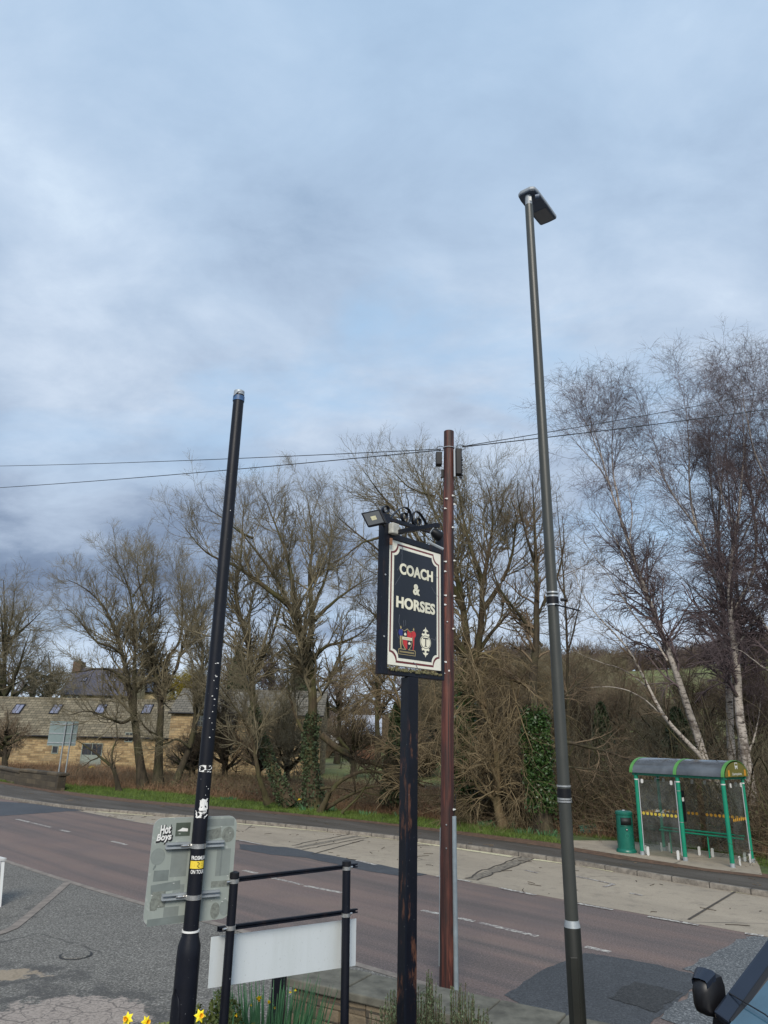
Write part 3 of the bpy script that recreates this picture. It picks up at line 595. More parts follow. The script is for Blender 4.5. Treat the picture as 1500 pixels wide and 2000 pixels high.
# raised planting bed near the camera
bx, by = np.meshgrid(np.linspace(-3.2, 7, 60), np.linspace(-3, 9.2, 60))
bl = 9.43-.572*(bx+1.03)                      # front line of the wall
dd = np.clip((bl-by), 0, 9); bz = .02+.14*np.clip(dd, 0, 3.2)+.16*np.clip(dd-2.6, 0, 2.5); bz = np.minimum(bz, .9)*sstep(-3.2, -1.2, bx)
bz = np.where(by > bl+.1, -.3, bz); bz += .02*np.sin(bx*9)*np.cos(by*8)
V = np.stack([bx, by, bz], -1).reshape(-1, 3); i, j = np.meshgrid(np.arange(59), np.arange(59)); b0 = (j*60+i).ravel()
o = fast_mesh('planting_bed_soil', V, np.stack([b0, b0+1, b0+61, b0+60], 1), 'soil'); o['kind'] = 'structure'
def bedz(x, y):
    d_ = max(0, 9.43-.572*(x+1.03)-y); return min(.02+.14*min(d_, 3.2)+.16*max(0, min(d_-2.6, 2.5)), .9)*float(sstep(-3.2, -1.2, x))
# ------------------------------------------------------------------ near stone wall
wd = nrm(V3(2.08, -1.19, 0)); wn = V3(-wd[1], wd[0], 0); w0 = V3(-1.03, 9.53, 0)
RWm = np.stack([wd, wn, V3(0, 0, 1)])
wr = thing('stone_wall', w0, 'low wall of rough stone blocks with flat coping slabs beside the road', 'wall')
MB().box((.06, .06, -.05), (10, .62, .40), RWm, w0).build('wall_body', 'wall_stone', wr)
rngw = np.random.default_rng(9)
blk = MB(); zc = 0.0
for row, (za, zb) in enumerate(((.0, .13), (.135, .26), (.265, .40))):
    s = .05-.1*(row % 2)
    while s < 9.6:
        L_ = rngw.uniform(.22, .55); d_ = rngw.uniform(.0, .035); s2 = max(s, .05)
        blk.box((s2, .055-d_, za), (s+L_-.012, .09, zb), RWm, w0); s += L_
blk.build('face_stones', 'wall_stone', wr, bevel=.012)
s = 0.0; r_ = rngw
while s < 9.6:
    L_ = r_.uniform(.62, .98); j1, j2 = r_.uniform(-.015, .015, 2)
    MB().box((s+.006, -.02+j1, .40), (s+L_-.006, .70+j2, .40+.085+r_.uniform(-.006, .008)), RWm, w0).build('coping_slab', 'coping_stone', wr, bevel=.014); s += L_
#==BUILDINGS==
# ------------------------------------------------------------------ barn
def wall_open(bm_, x0, x1, z0, z1, Yf): bm_.box((x0, Yf, z0), (x1, Yf+.3, z1))
def window(parent, cx, cz, w_, h_, Yf, frame='window_frame', glass='window_glass', bars=(1, 0), d=.06, name='window'):
    fr = MB(); t = .07
    fr.box((cx-w_/2-t, Yf-d, cz-h_/2-t), (cx+w_/2+t, Yf+.02, cz-h_/2)); fr.box((cx-w_/2-t, Yf-d, cz+h_/2), (cx+w_/2+t, Yf+.02, cz+h_/2+t))
    fr.box((cx-w_/2-t, Yf-d, cz-h_/2), (cx-w_/2, Yf+.02, cz+h_/2)); fr.box((cx+w_/2, Yf-d, cz-h_/2), (cx+w_/2+t, Yf+.02, cz+h_/2))
    for i_ in range(bars[0]): xx = cx-w_/2+w_*(i_+1)/(bars[0]+1); fr.box((xx-.025, Yf-d+.01, cz-h_/2), (xx+.025, Yf+.02, cz+h_/2))
    for i_ in range(bars[1]): zz = cz-h_/2+h_*(i_+1)/(bars[1]+1); fr.box((cx-w_/2, Yf-d+.012, zz-.02), (cx+w_/2, Yf+.018, zz+.02))
    f_ = fr.build(name, frame, parent); MB().box((cx-w_/2, Yf-.02, cz-h_/2), (cx+w_/2, Yf-.01, cz+h_/2)).build('pane', glass, f_); return f_
def skylight(parent, px, py, w_, h_, e0, e1, dy, glass='skylight_glass'):
    # e0 = (y,z) eave ; e1 = (y,z) ridge ; find the roof point along the pixel's ray
    d = ray(px, py); (ya, za), (yb, zb) = e0, e1; sl_ = (zb-za)/(yb-ya)
    t = (za-sl_*ya-H)/(d[2]-sl_*d[1]); p = CO+t*d
    v = nrm(V3(0, yb-ya, zb-za)); u = V3(1, 0, 0); n = np.cross(u, v); n = n if n[2] > 0 else -n
    f_ = MB().poly([(-w_/2-.1, -h_/2-.1), (w_/2+.1, -h_/2-.1), (w_/2+.1, h_/2+.1), (-w_/2-.1, h_/2+.1)], p, u, v, n, .10).build('roof_window', 'black_plastic', parent)
    g_ = MB()
    for (a, b_) in ((-w_/2, -.03), (.03, w_/2)): g_.poly([(a, -h_/2), (b_, -h_/2), (b_, h_/2), (a, h_/2)], p+n*.10, u, v, n, .01)
    g_.build('pane', glass, f_)
def gable_building(root, x0, x1, y0, y1, ze, zr, wallm, roofm, over=.25):
    ym = (y0+y1)/2
    MB().raw([(x0, y0, -.2), (x1, y0, -.2), (x1, y1, -.2), (x0, y1, -.2), (x0, y0, ze), (x1, y0, ze), (x1, y1, ze), (x0, y1, ze), (x0, ym, zr-.05), (x1, ym, zr-.05)],
             [(0, 1, 5, 4), (2, 3, 7, 6), (1, 2, 6, 9, 5), (3, 0, 4, 8, 7), (4, 5, 9, 8), (6, 7, 8, 9)]).build('wall', wallm, root)
    sl_ = (zr-ze)/(ym-y0); th = .12
    for k_, (ya, yb) in enumerate(((y0-over, ym), (y1+over, ym))):
        za = ze-over*sl_+.03
        MB().raw([(x0-over, ya, za), (x1+over, ya, za), (x1+over, yb, zr+.03), (x0-over, yb, zr+.03), (x0-over, ya, za+th), (x1+over, ya, za+th), (x1+over, yb, zr+.03+th), (x0-over, yb, zr+.03+th)],
                 [(0, 1, 2, 3), (4, 5, 6, 7), (0, 1, 5, 4), (1, 2, 6, 5), (3, 0, 4, 7)]).build('roof', roofm, root)
    MB().tube([(x0-over, ym, zr+.13), (x1+over, ym, zr+.13)], .11, 8).build('ridge', roofm, root)
    MB().tube([(x0-over, y0-over-.06, ze-over*sl_+.05), (x1+over, y0-over-.06, ze-over*sl_+.05)], .07, 8).build('gutter', 'black_plastic', root)
    return (y0, ze+.1), (ym, zr+.15)
bx0, bx1 = -52.0, at(338, 1433, 67)[0]
barn = thing('barn', (bx0, 67, 0), 'long low barn of honey coloured stone with stone slate roof and skylights', 'barn')
ze, zr = at(150, 1436, 67)[2], at(150, 1368, 70.5)[2]
E0, E1 = gable_building(barn, bx0, bx1, 67, 74, ze, zr, 'barn_stone', 'barn_slate', .2)
for px_ in (35, 110, 197, 288): skylight(barn, px_, 1386, .72, 1.15, E0, E1, 0)
p = at(108, 1464, 67); window(barn, p[0], p[2], .45, .55, 67, bars=(0, 0))
p = at(252, 1440, 67); window(barn, p[0], p[2], .6, .7, 67)
p = at(178, 1478, 67); dr = window(barn, p[0], 1.1, 1.75, 1.95, 67, bars=(1, 0), name='door')
MB().box((p[0]-.86, 66.96, .12), (p[0]+.86, 66.985, 1.15)).build('lower_panel', 'window_frame', dr)
wing = thing('stone_wing', (at(336, 1400, 62)[0], 62, 0), 'taller honey stone house wing behind the trees with grey slate roof', 'house')
zw, zwr = at(480, 1394, 62)[2], at(480, 1352, 65.5)[2]
E0, E1 = gable_building(wing, at(334, 1400, 62)[0], at(628, 1400, 62)[0], 62, 69, zw, zwr, 'barn_stone', 'wing_slate', .2)
for (px_, py_, w_, h_) in ((392, 1408, .75, .7), (450, 1405, .9, .8), (443, 1462, .75, .8), (394, 1460, .5, .6), (560, 1408, .8, .8)):
    p = at(px_, py_, 62); window(wing, p[0], p[2], w_, h_, 62, bars=(1, 1))
tag(MB().tube([at(179, 1505, 64.5)+V3(0, 0, z_) for z_ in (-.02, .1, .25, .36)], [.22, .32, .3, .12], 14).build('tub', 'yellow_tub', None, True), 'bright yellow rounded tub on the ground by the barn door', 'tub')
hs = thing('slate_house', (at(125, 1307, 98)[0], 94, 0), 'cream house with dark slate roof and white windows rising behind the barn', 'house')
zhe, zhr = at(180, 1356, 94)[2], at(180, 1308, 98)[2]
xa, xb = at(118, 1356, 94)[0], at(250, 1356, 94)[0]
E0, E1 = gable_building(hs, xa, xb, 94, 102, zhe, zhr, 'house_wall', 'house_slate')
for px_ in (136, 146, 155, 208, 218, 228): p = at(px_, 1363, 94); window(hs, p[0], p[2]-.25, .42, .9, 94, 'white_frame', bars=(0, 0))
for px_ in (138, 165, 223): skylight(hs, px_, 1328, .45, .6, E0, E1, 0)
MB().box((xa-.35, 97.2, zhr-2.2), (xa+.75, 98.8, zhr+1.0)).build('chimney', 'brick_dark', hs)
MB().tube([(xa+.2, 98, zhr+1.0), (xa+.2, 98, zhr+1.4)], [.16, .13], 8).build('chimney_pot', 'brick_dark', hs)
h2 = thing('blue_roofed_house', (at(270, 1345, 104)[0], 101, 0), 'small house end with blue slate roof and one pale skylight', 'house')
E0, E1 = gable_building(h2, at(240, 1345, 101)[0], at(312, 1345, 101)[0], 101, 108, at(270, 1350, 101)[2], at(270, 1316, 104.5)[2], 'house_wall', 'blue_slate')
skylight(h2, 281, 1323, .8, .7, E0, E1, 0, 'white_frame')
# far cottage seen through the trees, and what stands by it
fc = thing('far_cottage', at(716, 1449, 92), 'distant cottage with pale grey roof glimpsed between bare branches', 'house')
x0, x1 = at(682, 1420, 92)[0], at(742, 1420, 92)[0]; z0 = at(700, 1449, 92)[2]; z1 = at(700, 1434, 92)[2]; z2 = at(700, 1400, 94.5)[2]
mat('cottage_roof', (.40, .43, .50), .6, var=.12, vscale=1.5); mat('cottage_brick', (.30, .15, .09), .9, var=.2)
gable_building(fc, x0, x1, 92, 97, z1, z2, 'cottage_brick', 'cottage_roof')
MB().box((x0+.5, 91.9, z0), (x1-.6, 91.97, z1-.05)).build('dark_doorway', 'black_plastic', fc)
pc = thing('parked_car', at(634, 1456, 80), 'small white car parked beyond the green field', 'car')
def small_car(root, o, s, bodym):
    prof = [(-2, .3), (-2.05, .75), (-1.75, .95), (-1.1, 1.0), (-.6, 1.42), (.7, 1.45), (1.35, 1.0), (1.95, .85), (2.05, .45), (2, .3)]
    MB().poly([(a*s, b_*s) for a, b_ in prof], o+V3(0, -.8*s, 0), V3(1, 0, 0), V3(0, 0, 1), V3(0, 1, 0), 1.6*s).build('body', bodym, root, bevel=.05)
    MB().poly([(-.98*s, 1.02*s), (-.58*s, 1.36*s), (.65*s, 1.38*s), (1.15*s, 1.02*s)], o+V3(0, -.82*s, 0), V3(1, 0, 0), V3(0, 0, 1), V3(0, 1, 0), 1.64*s).build('side_window', 'window_glass', root)
    for a in (-1.3, 1.3):
        for b_ in (-.82, .66): MB().tube([o+V3(a*s, b_*s, .3*s), o+V3(a*s, (b_+.16)*s, .3*s)], [.32*s, .32*s], 16).build('wheel', 'rubber', root)
small_car(pc, at(634, 1456, 80), .8, 'white_plastic')
# figure in a red coat far off by the cottage : a small continuous skinned body
def figure(o, hgt_, coat):
    s = hgt_/1.7
    J = {'p': (0, 0, .92), 'c': (0, 0, 1.22), 'n': (0, 0, 1.43), 'h': (0, .02, 1.56), 'ht': (0, .02, 1.68), 'ls': (-.17, 0, 1.38), 'le': (-.24, .02, 1.12), 'lh': (-.22, -.1, .9), 'rs': (.17, 0, 1.38), 're': (.24, .02, 1.12), 'rh': (.22, -.1, .9), 'lk': (-.1, -.02, .48), 'lf': (-.11, 0, .06), 'rk': (.1, -.05, .48), 'rf': (.11, .03, .06)}
    Rr = {'p': .14, 'c': .15, 'n': .06, 'h': .10, 'ht': .07, 'ls': .07, 'le': .05, 'lh': .04, 'rs': .07, 're': .05, 'rh': .04, 'lk': .065, 'lf': .05, 'rk': .065, 'rf': .05}
    Ed = [('p', 'c'), ('c', 'n'), ('n', 'h'), ('h', 'ht'), ('c', 'ls'), ('ls', 'le'), ('le', 'lh'), ('c', 'rs'), ('rs', 're'), ('re', 'rh'), ('p', 'lk'), ('lk', 'lf'), ('p', 'rk'), ('rk', 'rf')]
    ks = list(J); me = bpy.data.meshes.new('person'); me.from_pydata([tuple(np.array(J[k_])*s) for k_ in ks], [(ks.index(a), ks.index(b_)) for a, b_ in Ed], [])
    ob = bpy.data.objects.new('person', me); col.objects.link(ob); ob.location = tuple(o); m_ = ob.modifiers.new('skin', 'SKIN')
    for i_, k_ in enumerate(ks): me.skin_vertices[0].data[i_].radius = (Rr[k_]*s, Rr[k_]*s)
    me.skin_vertices[0].data[0].use_root = True; ob.modifiers.new('sub', 'SUBSURF').levels = 1; me.materials.append(MATS[coat]); return ob
tag(figure(at(660, 1457, 84)+V3(0, 0, -.1), 1.15, 'red_coat'), 'tiny far figure in bright red standing beyond the field', 'person')
# bridge parapet, left
pp = thing('bridge_parapet', gz(85, 1540), 'mossy dark stone parapet wall at the road bend', 'wall')
A_, B_, C_ = gz(118, 1545, .1), gz(42, 1533, .1), at(-60, 1518, 55)
def wallseg(mb, a, b_, h0, h1, t, m=None):
    a = np.array([a[0], a[1], 0]); b_ = np.array([b_[0], b_[1], 0]); d = nrm(b_-a); n = V3(-d[1], d[0], 0); L_ = np.linalg.norm(b_-a)
    mb.box((0, -t/2, h0), (L_, t/2, h1), np.stack([d, n, V3(0, 0, 1)]), a); return mb
mbp = MB(); wallseg(mbp, A_, B_, -.1, .84, .45); wallseg(mbp, B_, C_, -.1, .74, .42); mbp.build('wall_body', 'parapet_stone', pp, bevel=.03)
cp = MB(); wallseg(cp, A_+V3(.1, 0, 0), B_, .84, 1.0, .58); wallseg(cp, B_, C_, .74, .92, .55); cp.build('coping', 'parapet_stone', pp, bevel=.05)
# road sign seen from behind
rs = thing('road_sign', gz(118, 1537, .1), 'grey back of a rectangular road sign on two thin galvanised posts', 'road sign')
Ys = 44.3
c00, c10, c11, c01 = at(91.5, 1456, Ys), at(147, 1456, Ys+.5), at(147.5, 1409, Ys+.5), at(93, 1408, Ys)
u_ = nrm(c10-c00); u_[2] = 0; u_ = nrm(u_); Wd = np.linalg.norm((c10-c00)[:2]); Hh = c01[2]-c00[2]; n_ = np.cross(u_, V3(0, 0, 1))
MB().poly([(0, 0), (Wd, 0), (Wd, Hh), (0, Hh)], c00, u_, V3(0, 0, 1), -n_, .02).build('panel', 'road_sign_back', rs)
rr = MB()
for zz in (.12, .5, .88): rr.poly([(.0, Hh*zz-.03), (Wd, Hh*zz-.03), (Wd, Hh*zz+.03), (0, Hh*zz+.03)], c00, u_, V3(0, 0, 1), n_, .03)
rr.build('rail', 'galvanised', rs)
for t in (.56, .80):
    b_ = c00+u_*Wd*t+n_*.075; MB().tube([(b_[0], b_[1], 0.0), (b_[0], b_[1], c01[2]-.03)], .042, 10).build('post', 'galvanised', rs, True)
#==FURNITURE==
# ------------------------------------------------------------------ old black column with the sign back
Z3 = V3(0, 0, 1)
def ring_at(P, r, h, n=24): return MB().tube([P-Z3*h/2, P+Z3*h/2], [r, r], n)
lpY = 4.72
lb, lt = at(372, 1822, lpY), at(467, 770, lpY)
lx = (lb[0]+lt[0])/2; lpx = lb[0]; lpd = (lt-lb)/(lt[2]-lb[2])      # slight lean kept
def lp(z): return lb+lpd*(z-lb[2])
zsh = lb[2]
old = thing('lamp_column', (lp(.3)[0], lp(.3)[1], .7), 'navy black column with no lantern, blue tape round its open top and torn stickers', 'column')
rt, rb = .0385, .0450
zz = np.linspace(zsh, lt[2], 14); MB().tube([lp(z_) for z_ in zz], np.linspace(rb, rt, 14), 28).build('shaft', 'black_paint', old, True)
MB().tube([lp(zsh-1.8), lp(zsh-.12), lp(zsh-.065), lp(zsh-.015), lp(zsh+.01)], [.0695, .068, .066, .050, .047], 28).build('base', 'black_paint', old, True)
ring_at(lp(zsh+.012), rb+.006, .010).build('seal_ring', 'sticker_white', old, True)
MB().tube([lp(lt[2]-.06), lp(lt[2]-.022)], [rt+.004, rt+.004], 24).build('blue_tape', 'blue_tape', old, True)
MB().tube([lp(lt[2]-.01), lp(lt[2]+.022), lp(lt[2]+.03)], [rt+.001, rt, rt*.5], 20).build('cap', 'galvanised', old, True)
b_ = lp(lt[2]); MB().tube([b_+V3(-.03, -.04, -.03), b_+V3(.0, -.045, .0), b_+V3(.035, -.02, .015)], .004, 6).build('tape_end', 'pale_metal', old, True)
# curved service door on the base, facing the camera's left
def wrap_patch(mb, cz_, a0, a1, z0, z1, rad, lift=.002, na=10, shape=None):
    nz = 8; V = []
    for iz in range(nz+1):
        z_ = z0+(z1-z0)*iz/nz
        for ia in range(na+1):
            a = a0+(a1-a0)*ia/na; 
            if shape: a = shape(a, z_)
            V.append(lp(z_)+V3(math.cos(a), math.sin(a), 0)*(rad(z_)+lift))
    Fs = [(iz*(na+1)+ia, iz*(na+1)+ia+1, (iz+1)*(na+1)+ia+1, (iz+1)*(na+1)+ia) for iz in range(nz) for ia in range(na)]
    return mb.raw(V, Fs)
shr = lambda z_: rb+(rt-rb)*(z_-zsh)/(lt[2]-zsh)
def pix_z(py): return at(440-(py-1100)*.08, py, lpY)[2]
R_ = math.radians
dm = MB(); V = []; 
zt = zsh-.27
for iz in range(13):
    t = iz/12; z_ = zt-.55+.55*t; half = R_(42)*math.sqrt(max(0.0, 1-max(0, (t-.72)/.28)**2)) if t > .72 else R_(42)
    for ia in range(9): a = R_(228)+half*(ia/4-1); V.append(lp(z_)+V3(math.cos(a), math.sin(a), 0)*.0725)
dm.raw(V, [(iz*9+ia, iz*9+ia+1, (iz+1)*9+ia+1, (iz+1)*9+ia) for iz in range(12) for ia in range(8)])
do_ = dm.build('service_door', 'black_paint', old, True); sm = do_.modifiers.new('solid', 'SOLIDIFY'); sm.thickness = .006; sm.offset = -1
# torn white sticker scraps
def blob(mb, cz_, ca, w_, h_, rad, seed, lift=.0015):
    r_ = np.random.default_rng(seed); n_ = 26; V = [lp(cz_)+V3(math.cos(ca), math.sin(ca), 0)*(rad(cz_)+lift)]
    for i_ in range(n_):
        t = 2*math.pi*i_/n_; q = 1+r_.normal()*.16; cx_ = np.sign(math.cos(t))*abs(math.cos(t))**.55*w_/2*q; cz2 = np.sign(math.sin(t))*abs(math.sin(t))**.55*h_/2*q
        a = ca+cx_/rad(cz_); z_ = cz_+cz2; V.append(lp(z_)+V3(math.cos(a), math.sin(a), 0)*(rad(z_)+lift+.0006))
    return mb.raw(V, [(0, 1+i_, 1+(i_+1) % n_) for i_ in range(n_)])
fc_ = R_(270)+.22
sk = MB()
blob(sk, pix_z(1501), fc_+.02, .085, .040, shr, 1); blob(sk, pix_z(1573), fc_+.25, .052, .075, shr, 2); blob(sk, pix_z(1590), fc_-.05, .070, .036, shr, 3)
for i_, (py, da) in enumerate([(1535, .4), (1540, .5), (1297, .35), (1330, .1), (1345, .45), (1360, .3), (1378, .45), (1390, .1), (1403, .2), (1412, .35), (1425, .4), (1440, .45), (1552, .35), (1000, .1), (1320, .5)]):
    blob(sk, pix_z(py), fc_+da+.25*math.sin(i_*2.1), .0035+.002*(i_%3), .004+.002*(i_%2), shr, 10+i_)
for py, w_ in ((1322, .014), (1366, .010), (1296, .016)): blob(sk, pix_z(py), fc_+.45, w_, .006, shr, int(py))
sk.build('torn_sticker', 'sticker_white', old, label='torn remains of white stickers')
cr_ = MB()
for i_, (py, da, w_, h_) in enumerate([(1499, -.35, .018, .010), (1505, .1, .02, .012), (1497, .3, .016, .02), (1508, -.15, .03, .006), (1583, .0, .05, .006), (1594, .25, .02, .014)]): blob(cr_, pix_z(py), fc_+da, w_, h_, shr, 40+i_, .0028)
cr_.build('tear_mark', 'sticker_black', old)
# rail-symbol sticker wrapped round the shaft
def wrap_text(name, s, zc, ac, width, height, rad, m, lift, **kw):
    V, Fs = text_mesh(s, **kw); mn, mx = V.min(0), V.max(0); cx = (mn+mx)/2; out = []
    for v in V:
        a = ac+((v[0]-cx[0])*width/(mx[0]-mn[0]))/rad; z_ = zc+(v[1]-cx[1])*height/(mx[1]-mn[1]); out.append(lp(z_)+V3(math.cos(a), math.sin(a), 0)*(rad+lift))
    return MB().raw(out, Fs).build(name, m, old)
zst = pix_z(1687); rst = shr(zst); sa = fc_+.12
st_ = wrap_patch(MB(), zst, sa-1.05, sa+.95, zst-.021, zst+.021, shr, .0018, 14).build('rail_sticker', 'sticker_yellow', old, label='yellow sticker with a double arrow rail symbol')
wrap_text('sticker_word', 'FROSMUN', zst+.038, sa+.12, .092, .022, rst, 'sticker_white', .0022, size=1, offset=.03, res=4)
wrap_text('sticker_word', 'ON TOUR', zst-.038, sa+.12, .085, .022, rst, 'sticker_white', .0022, size=1, offset=.03, res=4)
am = MB()
def wpoly(mb, P2, lift):
    mb.raw([lp(zst+b_)+V3(math.cos(sa+a/rst), math.sin(sa+a/rst), 0)*(rst+lift) for a, b_ in P2], [tuple(range(len(P2)))])
for sg in (1, -1):
    wpoly(am, [(-.022+.006, sg*.0052+.0018), (.024+.004, sg*.0052+.0018), (.024+.004, sg*.0052-.0018), (-.022+.006, sg*.0052-.0018)], .0026)
wpoly(am, [(-.004, .016), (.002, .016), (.014, .007), (.008, .007)], .0030); wpoly(am, [(.008, .0035), (.014, .0035), (.003, -.0035), (-.003, -.0035)], .0030); wpoly(am, [(-.003, -.007), (.003, -.007), (.014, -.016), (.008, -.016)], .0030)
am.build('double_arrow', 'sticker_black', old)
# ------------------------------------------------------------------ back of the grey sign
sa_z = math.radians(42); Us = V3(math.cos(R_(40)), math.sin(R_(40)), 0)
def sign_plane(anchor, az): u = V3(math.cos(az), math.sin(az), 0); return anchor, u, V3(0, 0, 1), np.cross(u, Z3)
def on_plane(px_, py_, anchor, n): d = ray(px_, py_); return CO+d*(np.dot(anchor-CO, n)/np.dot(d, n))
#fit the azimuth so both side heights and the edges' slopes agree
SAZ = R_(29)
anc = lp(pix_z(1700))+V3(.03, .085, 0); o_, U, Vv, Nn = sign_plane(anc, SAZ)   # Nn points to the camera side
if np.dot(Nn, CO-anc) < 0: Nn = -Nn
TL, TR, BR, BL = [on_plane(*q, anc, Nn) for q in ((299, 1602), (462, 1590), (451, 1787), (280, 1817))]
def uv(P): return np.dot(P-anc, U), P[2]-anc[2]
uvs = [uv(q) for q in (TL, TR, BR, BL)]
ul, ur = (uvs[0][0]+uvs[3][0])/2, (uvs[1][0]+uvs[2][0])/2; vt, vb = (uvs[0][1]+uvs[1][1])/2, (uvs[2][1]+uvs[3][1])/2
sgb = thing('traffic_sign', lp(.8), 'back of a grey square traffic sign covered in faded sticker ghosts', 'sign')
sgb.location = tuple(anc)
def rrect(x0, x1, y0, y1, r, n=6):
    out = []
    for cx, cy, a0 in ((x1-r, y1-r, 0), (x0+r, y1-r, 90), (x0+r, y0+r, 180), (x1-r, y0+r, 270)):
        for i_ in range(n+1): a = R_(a0+90*i_/n); out.append((cx+r*math.cos(a), cy+r*math.sin(a)))
    return out
MB().poly(rrect(ul, ur, vb, vt, .055), anc, U, Z3, -Nn, .004).build('panel', 'sign_grey', sgb)
MB().poly(rrect(ul-.001, ur+.001, vb-.001, vt+.001, .055), anc-Nn*.0041, U, Z3, -Nn, .001).build('face_sheet', 'pale_metal', sgb)
SW, SH = ur-ul, vt-vb
def SP(fx, fy): return ul+fx*SW, vt-fy*SH            # fractions across / down the sign
def ghost(kind, fx, fy, fw, fh, m, rot=0, lift=.0009, shape='r', name='sticker_ghost', label=None):
    cx, cy = SP(fx, fy); w_, h_ = fw*SW, fh*SH; ca, sa_ = math.cos(rot), math.sin(rot)
    if shape == 'c': P = [(w_/2*math.cos(t), h_/2*math.sin(t)) for t in np.linspace(0, 2*math.pi, 25)[:-1]]
    elif shape == 'j':
        r_ = np.random.default_rng(int(fx*1000+fy*77)); P = [(w_/2*math.cos(t)*(1+r_.normal()*.15), h_/2*math.sin(t)*(1+r_.normal()*.15)) for t in np.linspace(0, 2*math.pi, 23)[:-1]]
    else: P = [(-w_/2, -h_/2), (w_/2, -h_/2), (w_/2, h_/2), (-w_/2, h_/2)]
    P = [(cx+a*ca-b_*sa_, cy+a*sa_+b_*ca) for a, b_ in P]
    return MB().poly(P, anc+Nn*.0001, U, Z3, Nn, lift).build(name, m, sgb, label=label)
# (measured on the photograph as fractions of the sign)
ghost('', .345, .115, .17, .13, 'sticker_slate', .0, .0012, name='slate_sticker')
ghost('', .085, .365, .165, .16, 'ghost_mid', 0, .0008, 'c'); ghost('', .335, .43, .19, .27, 'ghost_mid', .0, .0008)
ghost('', .145, .545, .17, .10, 'ghost_dark', 0, .0011); ghost('', .21, .655, .33, .08, 'ghost_dark', .10, .0013); ghost('', .36, .71, .13, .14, 'ghost_mid', .0, .0006)
ghost('', .145, .765, .15, .15, 'ghost_rough', .05, .0016); ghost('', .09, .815, .08, .12, 'ghost_rough', .3, .0018, 'j'); ghost('', .195, .79, .07, .09, 'ghost_rough', .1, .0017, 'j')
ghost('', .30, .89, .17, .10, 'ghost_mid', 0, .0007); ghost('', .255, .965, .42, .065, 'ghost_dark', .03, .0010)
ghost('', .80, .062, .33, .075, 'ghost_mid', 0, .0007); ghost('', .72, .175, .19, .10, 'ghost_rough', .16, .001); ghost('', .90, .185, .155, .155, 'ghost_rough', 0, .0012, 'c')
ghost('', .865, .455, .17, .26, 'ghost_mid', 0, .0008); ghost('', .84, .455, .02, .26, 'ghost_dark', 0, .0012); ghost('', .855, .665, .23, .06, 'ghost_rough', 0, .0008)
ghost('', .815, .915, .11, .155, 'ghost_rough', 0, .0009, 'c'); ghost('', .925, .895, .12, .15, 'ghost_mid', 0, .0009, 'c'); ghost('', .06, .465, .02, .05, 'ghost_dark', -.5, .0009, 'j')
r_ = np.random.default_rng(44); sp_ = MB()
for _ in range(16): a, b_ = SP(r_.uniform(.05, .95), r_.uniform(.03, .9)); w_ = r_.uniform(.002, .006); sp_.poly([(a-w_, b_-.001), (a+w_, b_-.0005), (a+w_, b_+.001), (a-w_, b_+.0012)], anc, U, Z3, Nn, .0022)
sp_.build('scuff_mark', 'sticker_white', sgb)
def stext(s, fx, fy, wd_, hg_, m, lift, rot=0, **kw):
    cx, cy = SP(fx, fy); u2 = U*math.cos(rot)+Z3*math.sin(rot); v2 = -U*math.sin(rot)+Z3*math.cos(rot)
    return text_on('sticker_lettering', s, anc+U*cx+Z3*cy+Nn*lift, u2, v2, Nn, m, sgb, width=wd_, height=hg_, **kw)
for (s_, fx, fy, wd_, hg_, rot) in (('Hot', .140, .108, .066, .052, .08), ('Boys', .132, .190, .090, .050, .06)):
    stext(s_, fx+.008, fy+.010, wd_*1.14, hg_*1.25, 'sticker_black', .0016, rot, size=1, offset=.085, shear=.2, res=3)
    stext(s_, fx, fy, wd_, hg_, 'sticker_white', .0032, rot, size=1, offset=.035, shear=.2, res=3)
tk = MB(); a, b_ = SP(.345, .12)
tk.poly([(a-.034, b_-.006), (a-.012, b_+.006), (a-.004, b_+.012), (a+.030, b_+.006), (a+.030, b_-.010), (a-.006, b_-.008)], anc, U, Z3, Nn, .0026); tk.build('sticker_mark', 'sticker_white', sgb)
def channel(name, px0, px1, parent):     # extruded rail across the sign
    A2, B2 = [on_plane(*q, anc, Nn) for q in (px0, px1)]; ua, ub = np.dot(A2-anc, U), np.dot(B2-anc, U); zc = (A2[2]+B2[2])/2-anc[2]
    m_ = MB()
    for z0_, z1_, d0, d1 in ((-.017, -.012, .002, .026), (.012, .017, .002, .026), (-.017, -.006, .024, .028), (.006, .017, .024, .028), (-.012, .012, .0025, .005)):
        m_.poly([(ua, zc+z0_), (ub, zc+z0_), (ub, zc+z1_), (ua, zc+z1_)], anc+Nn*d0, U, Z3, Nn, d1-d0)
    return m_.build(name, 'galvanised', parent), anc[2]+zc
r1_, zA = channel('rail', (322, 1656), (436, 1642), sgb); r2_, zB = channel('rail', (314, 1756), (427, 1739), sgb)
for z_ in (zA, zB):
    cl = ring_at(lp(z_), shr(z_)+.004, .026).build('clamp_band', 'steel_band', sgb, True)
    q = lp(z_)+V3(-.078, .0, 0); MB().tube([q+V3(-.012, -.02, 0), q+V3(.02, .0, 0)], [.008, .008], 8).tube([q+V3(-.004, -.015, .0), q+V3(-.02, -.03, 0)], [.005, .005], 6).build('bolt', 'steel_band', cl, True)
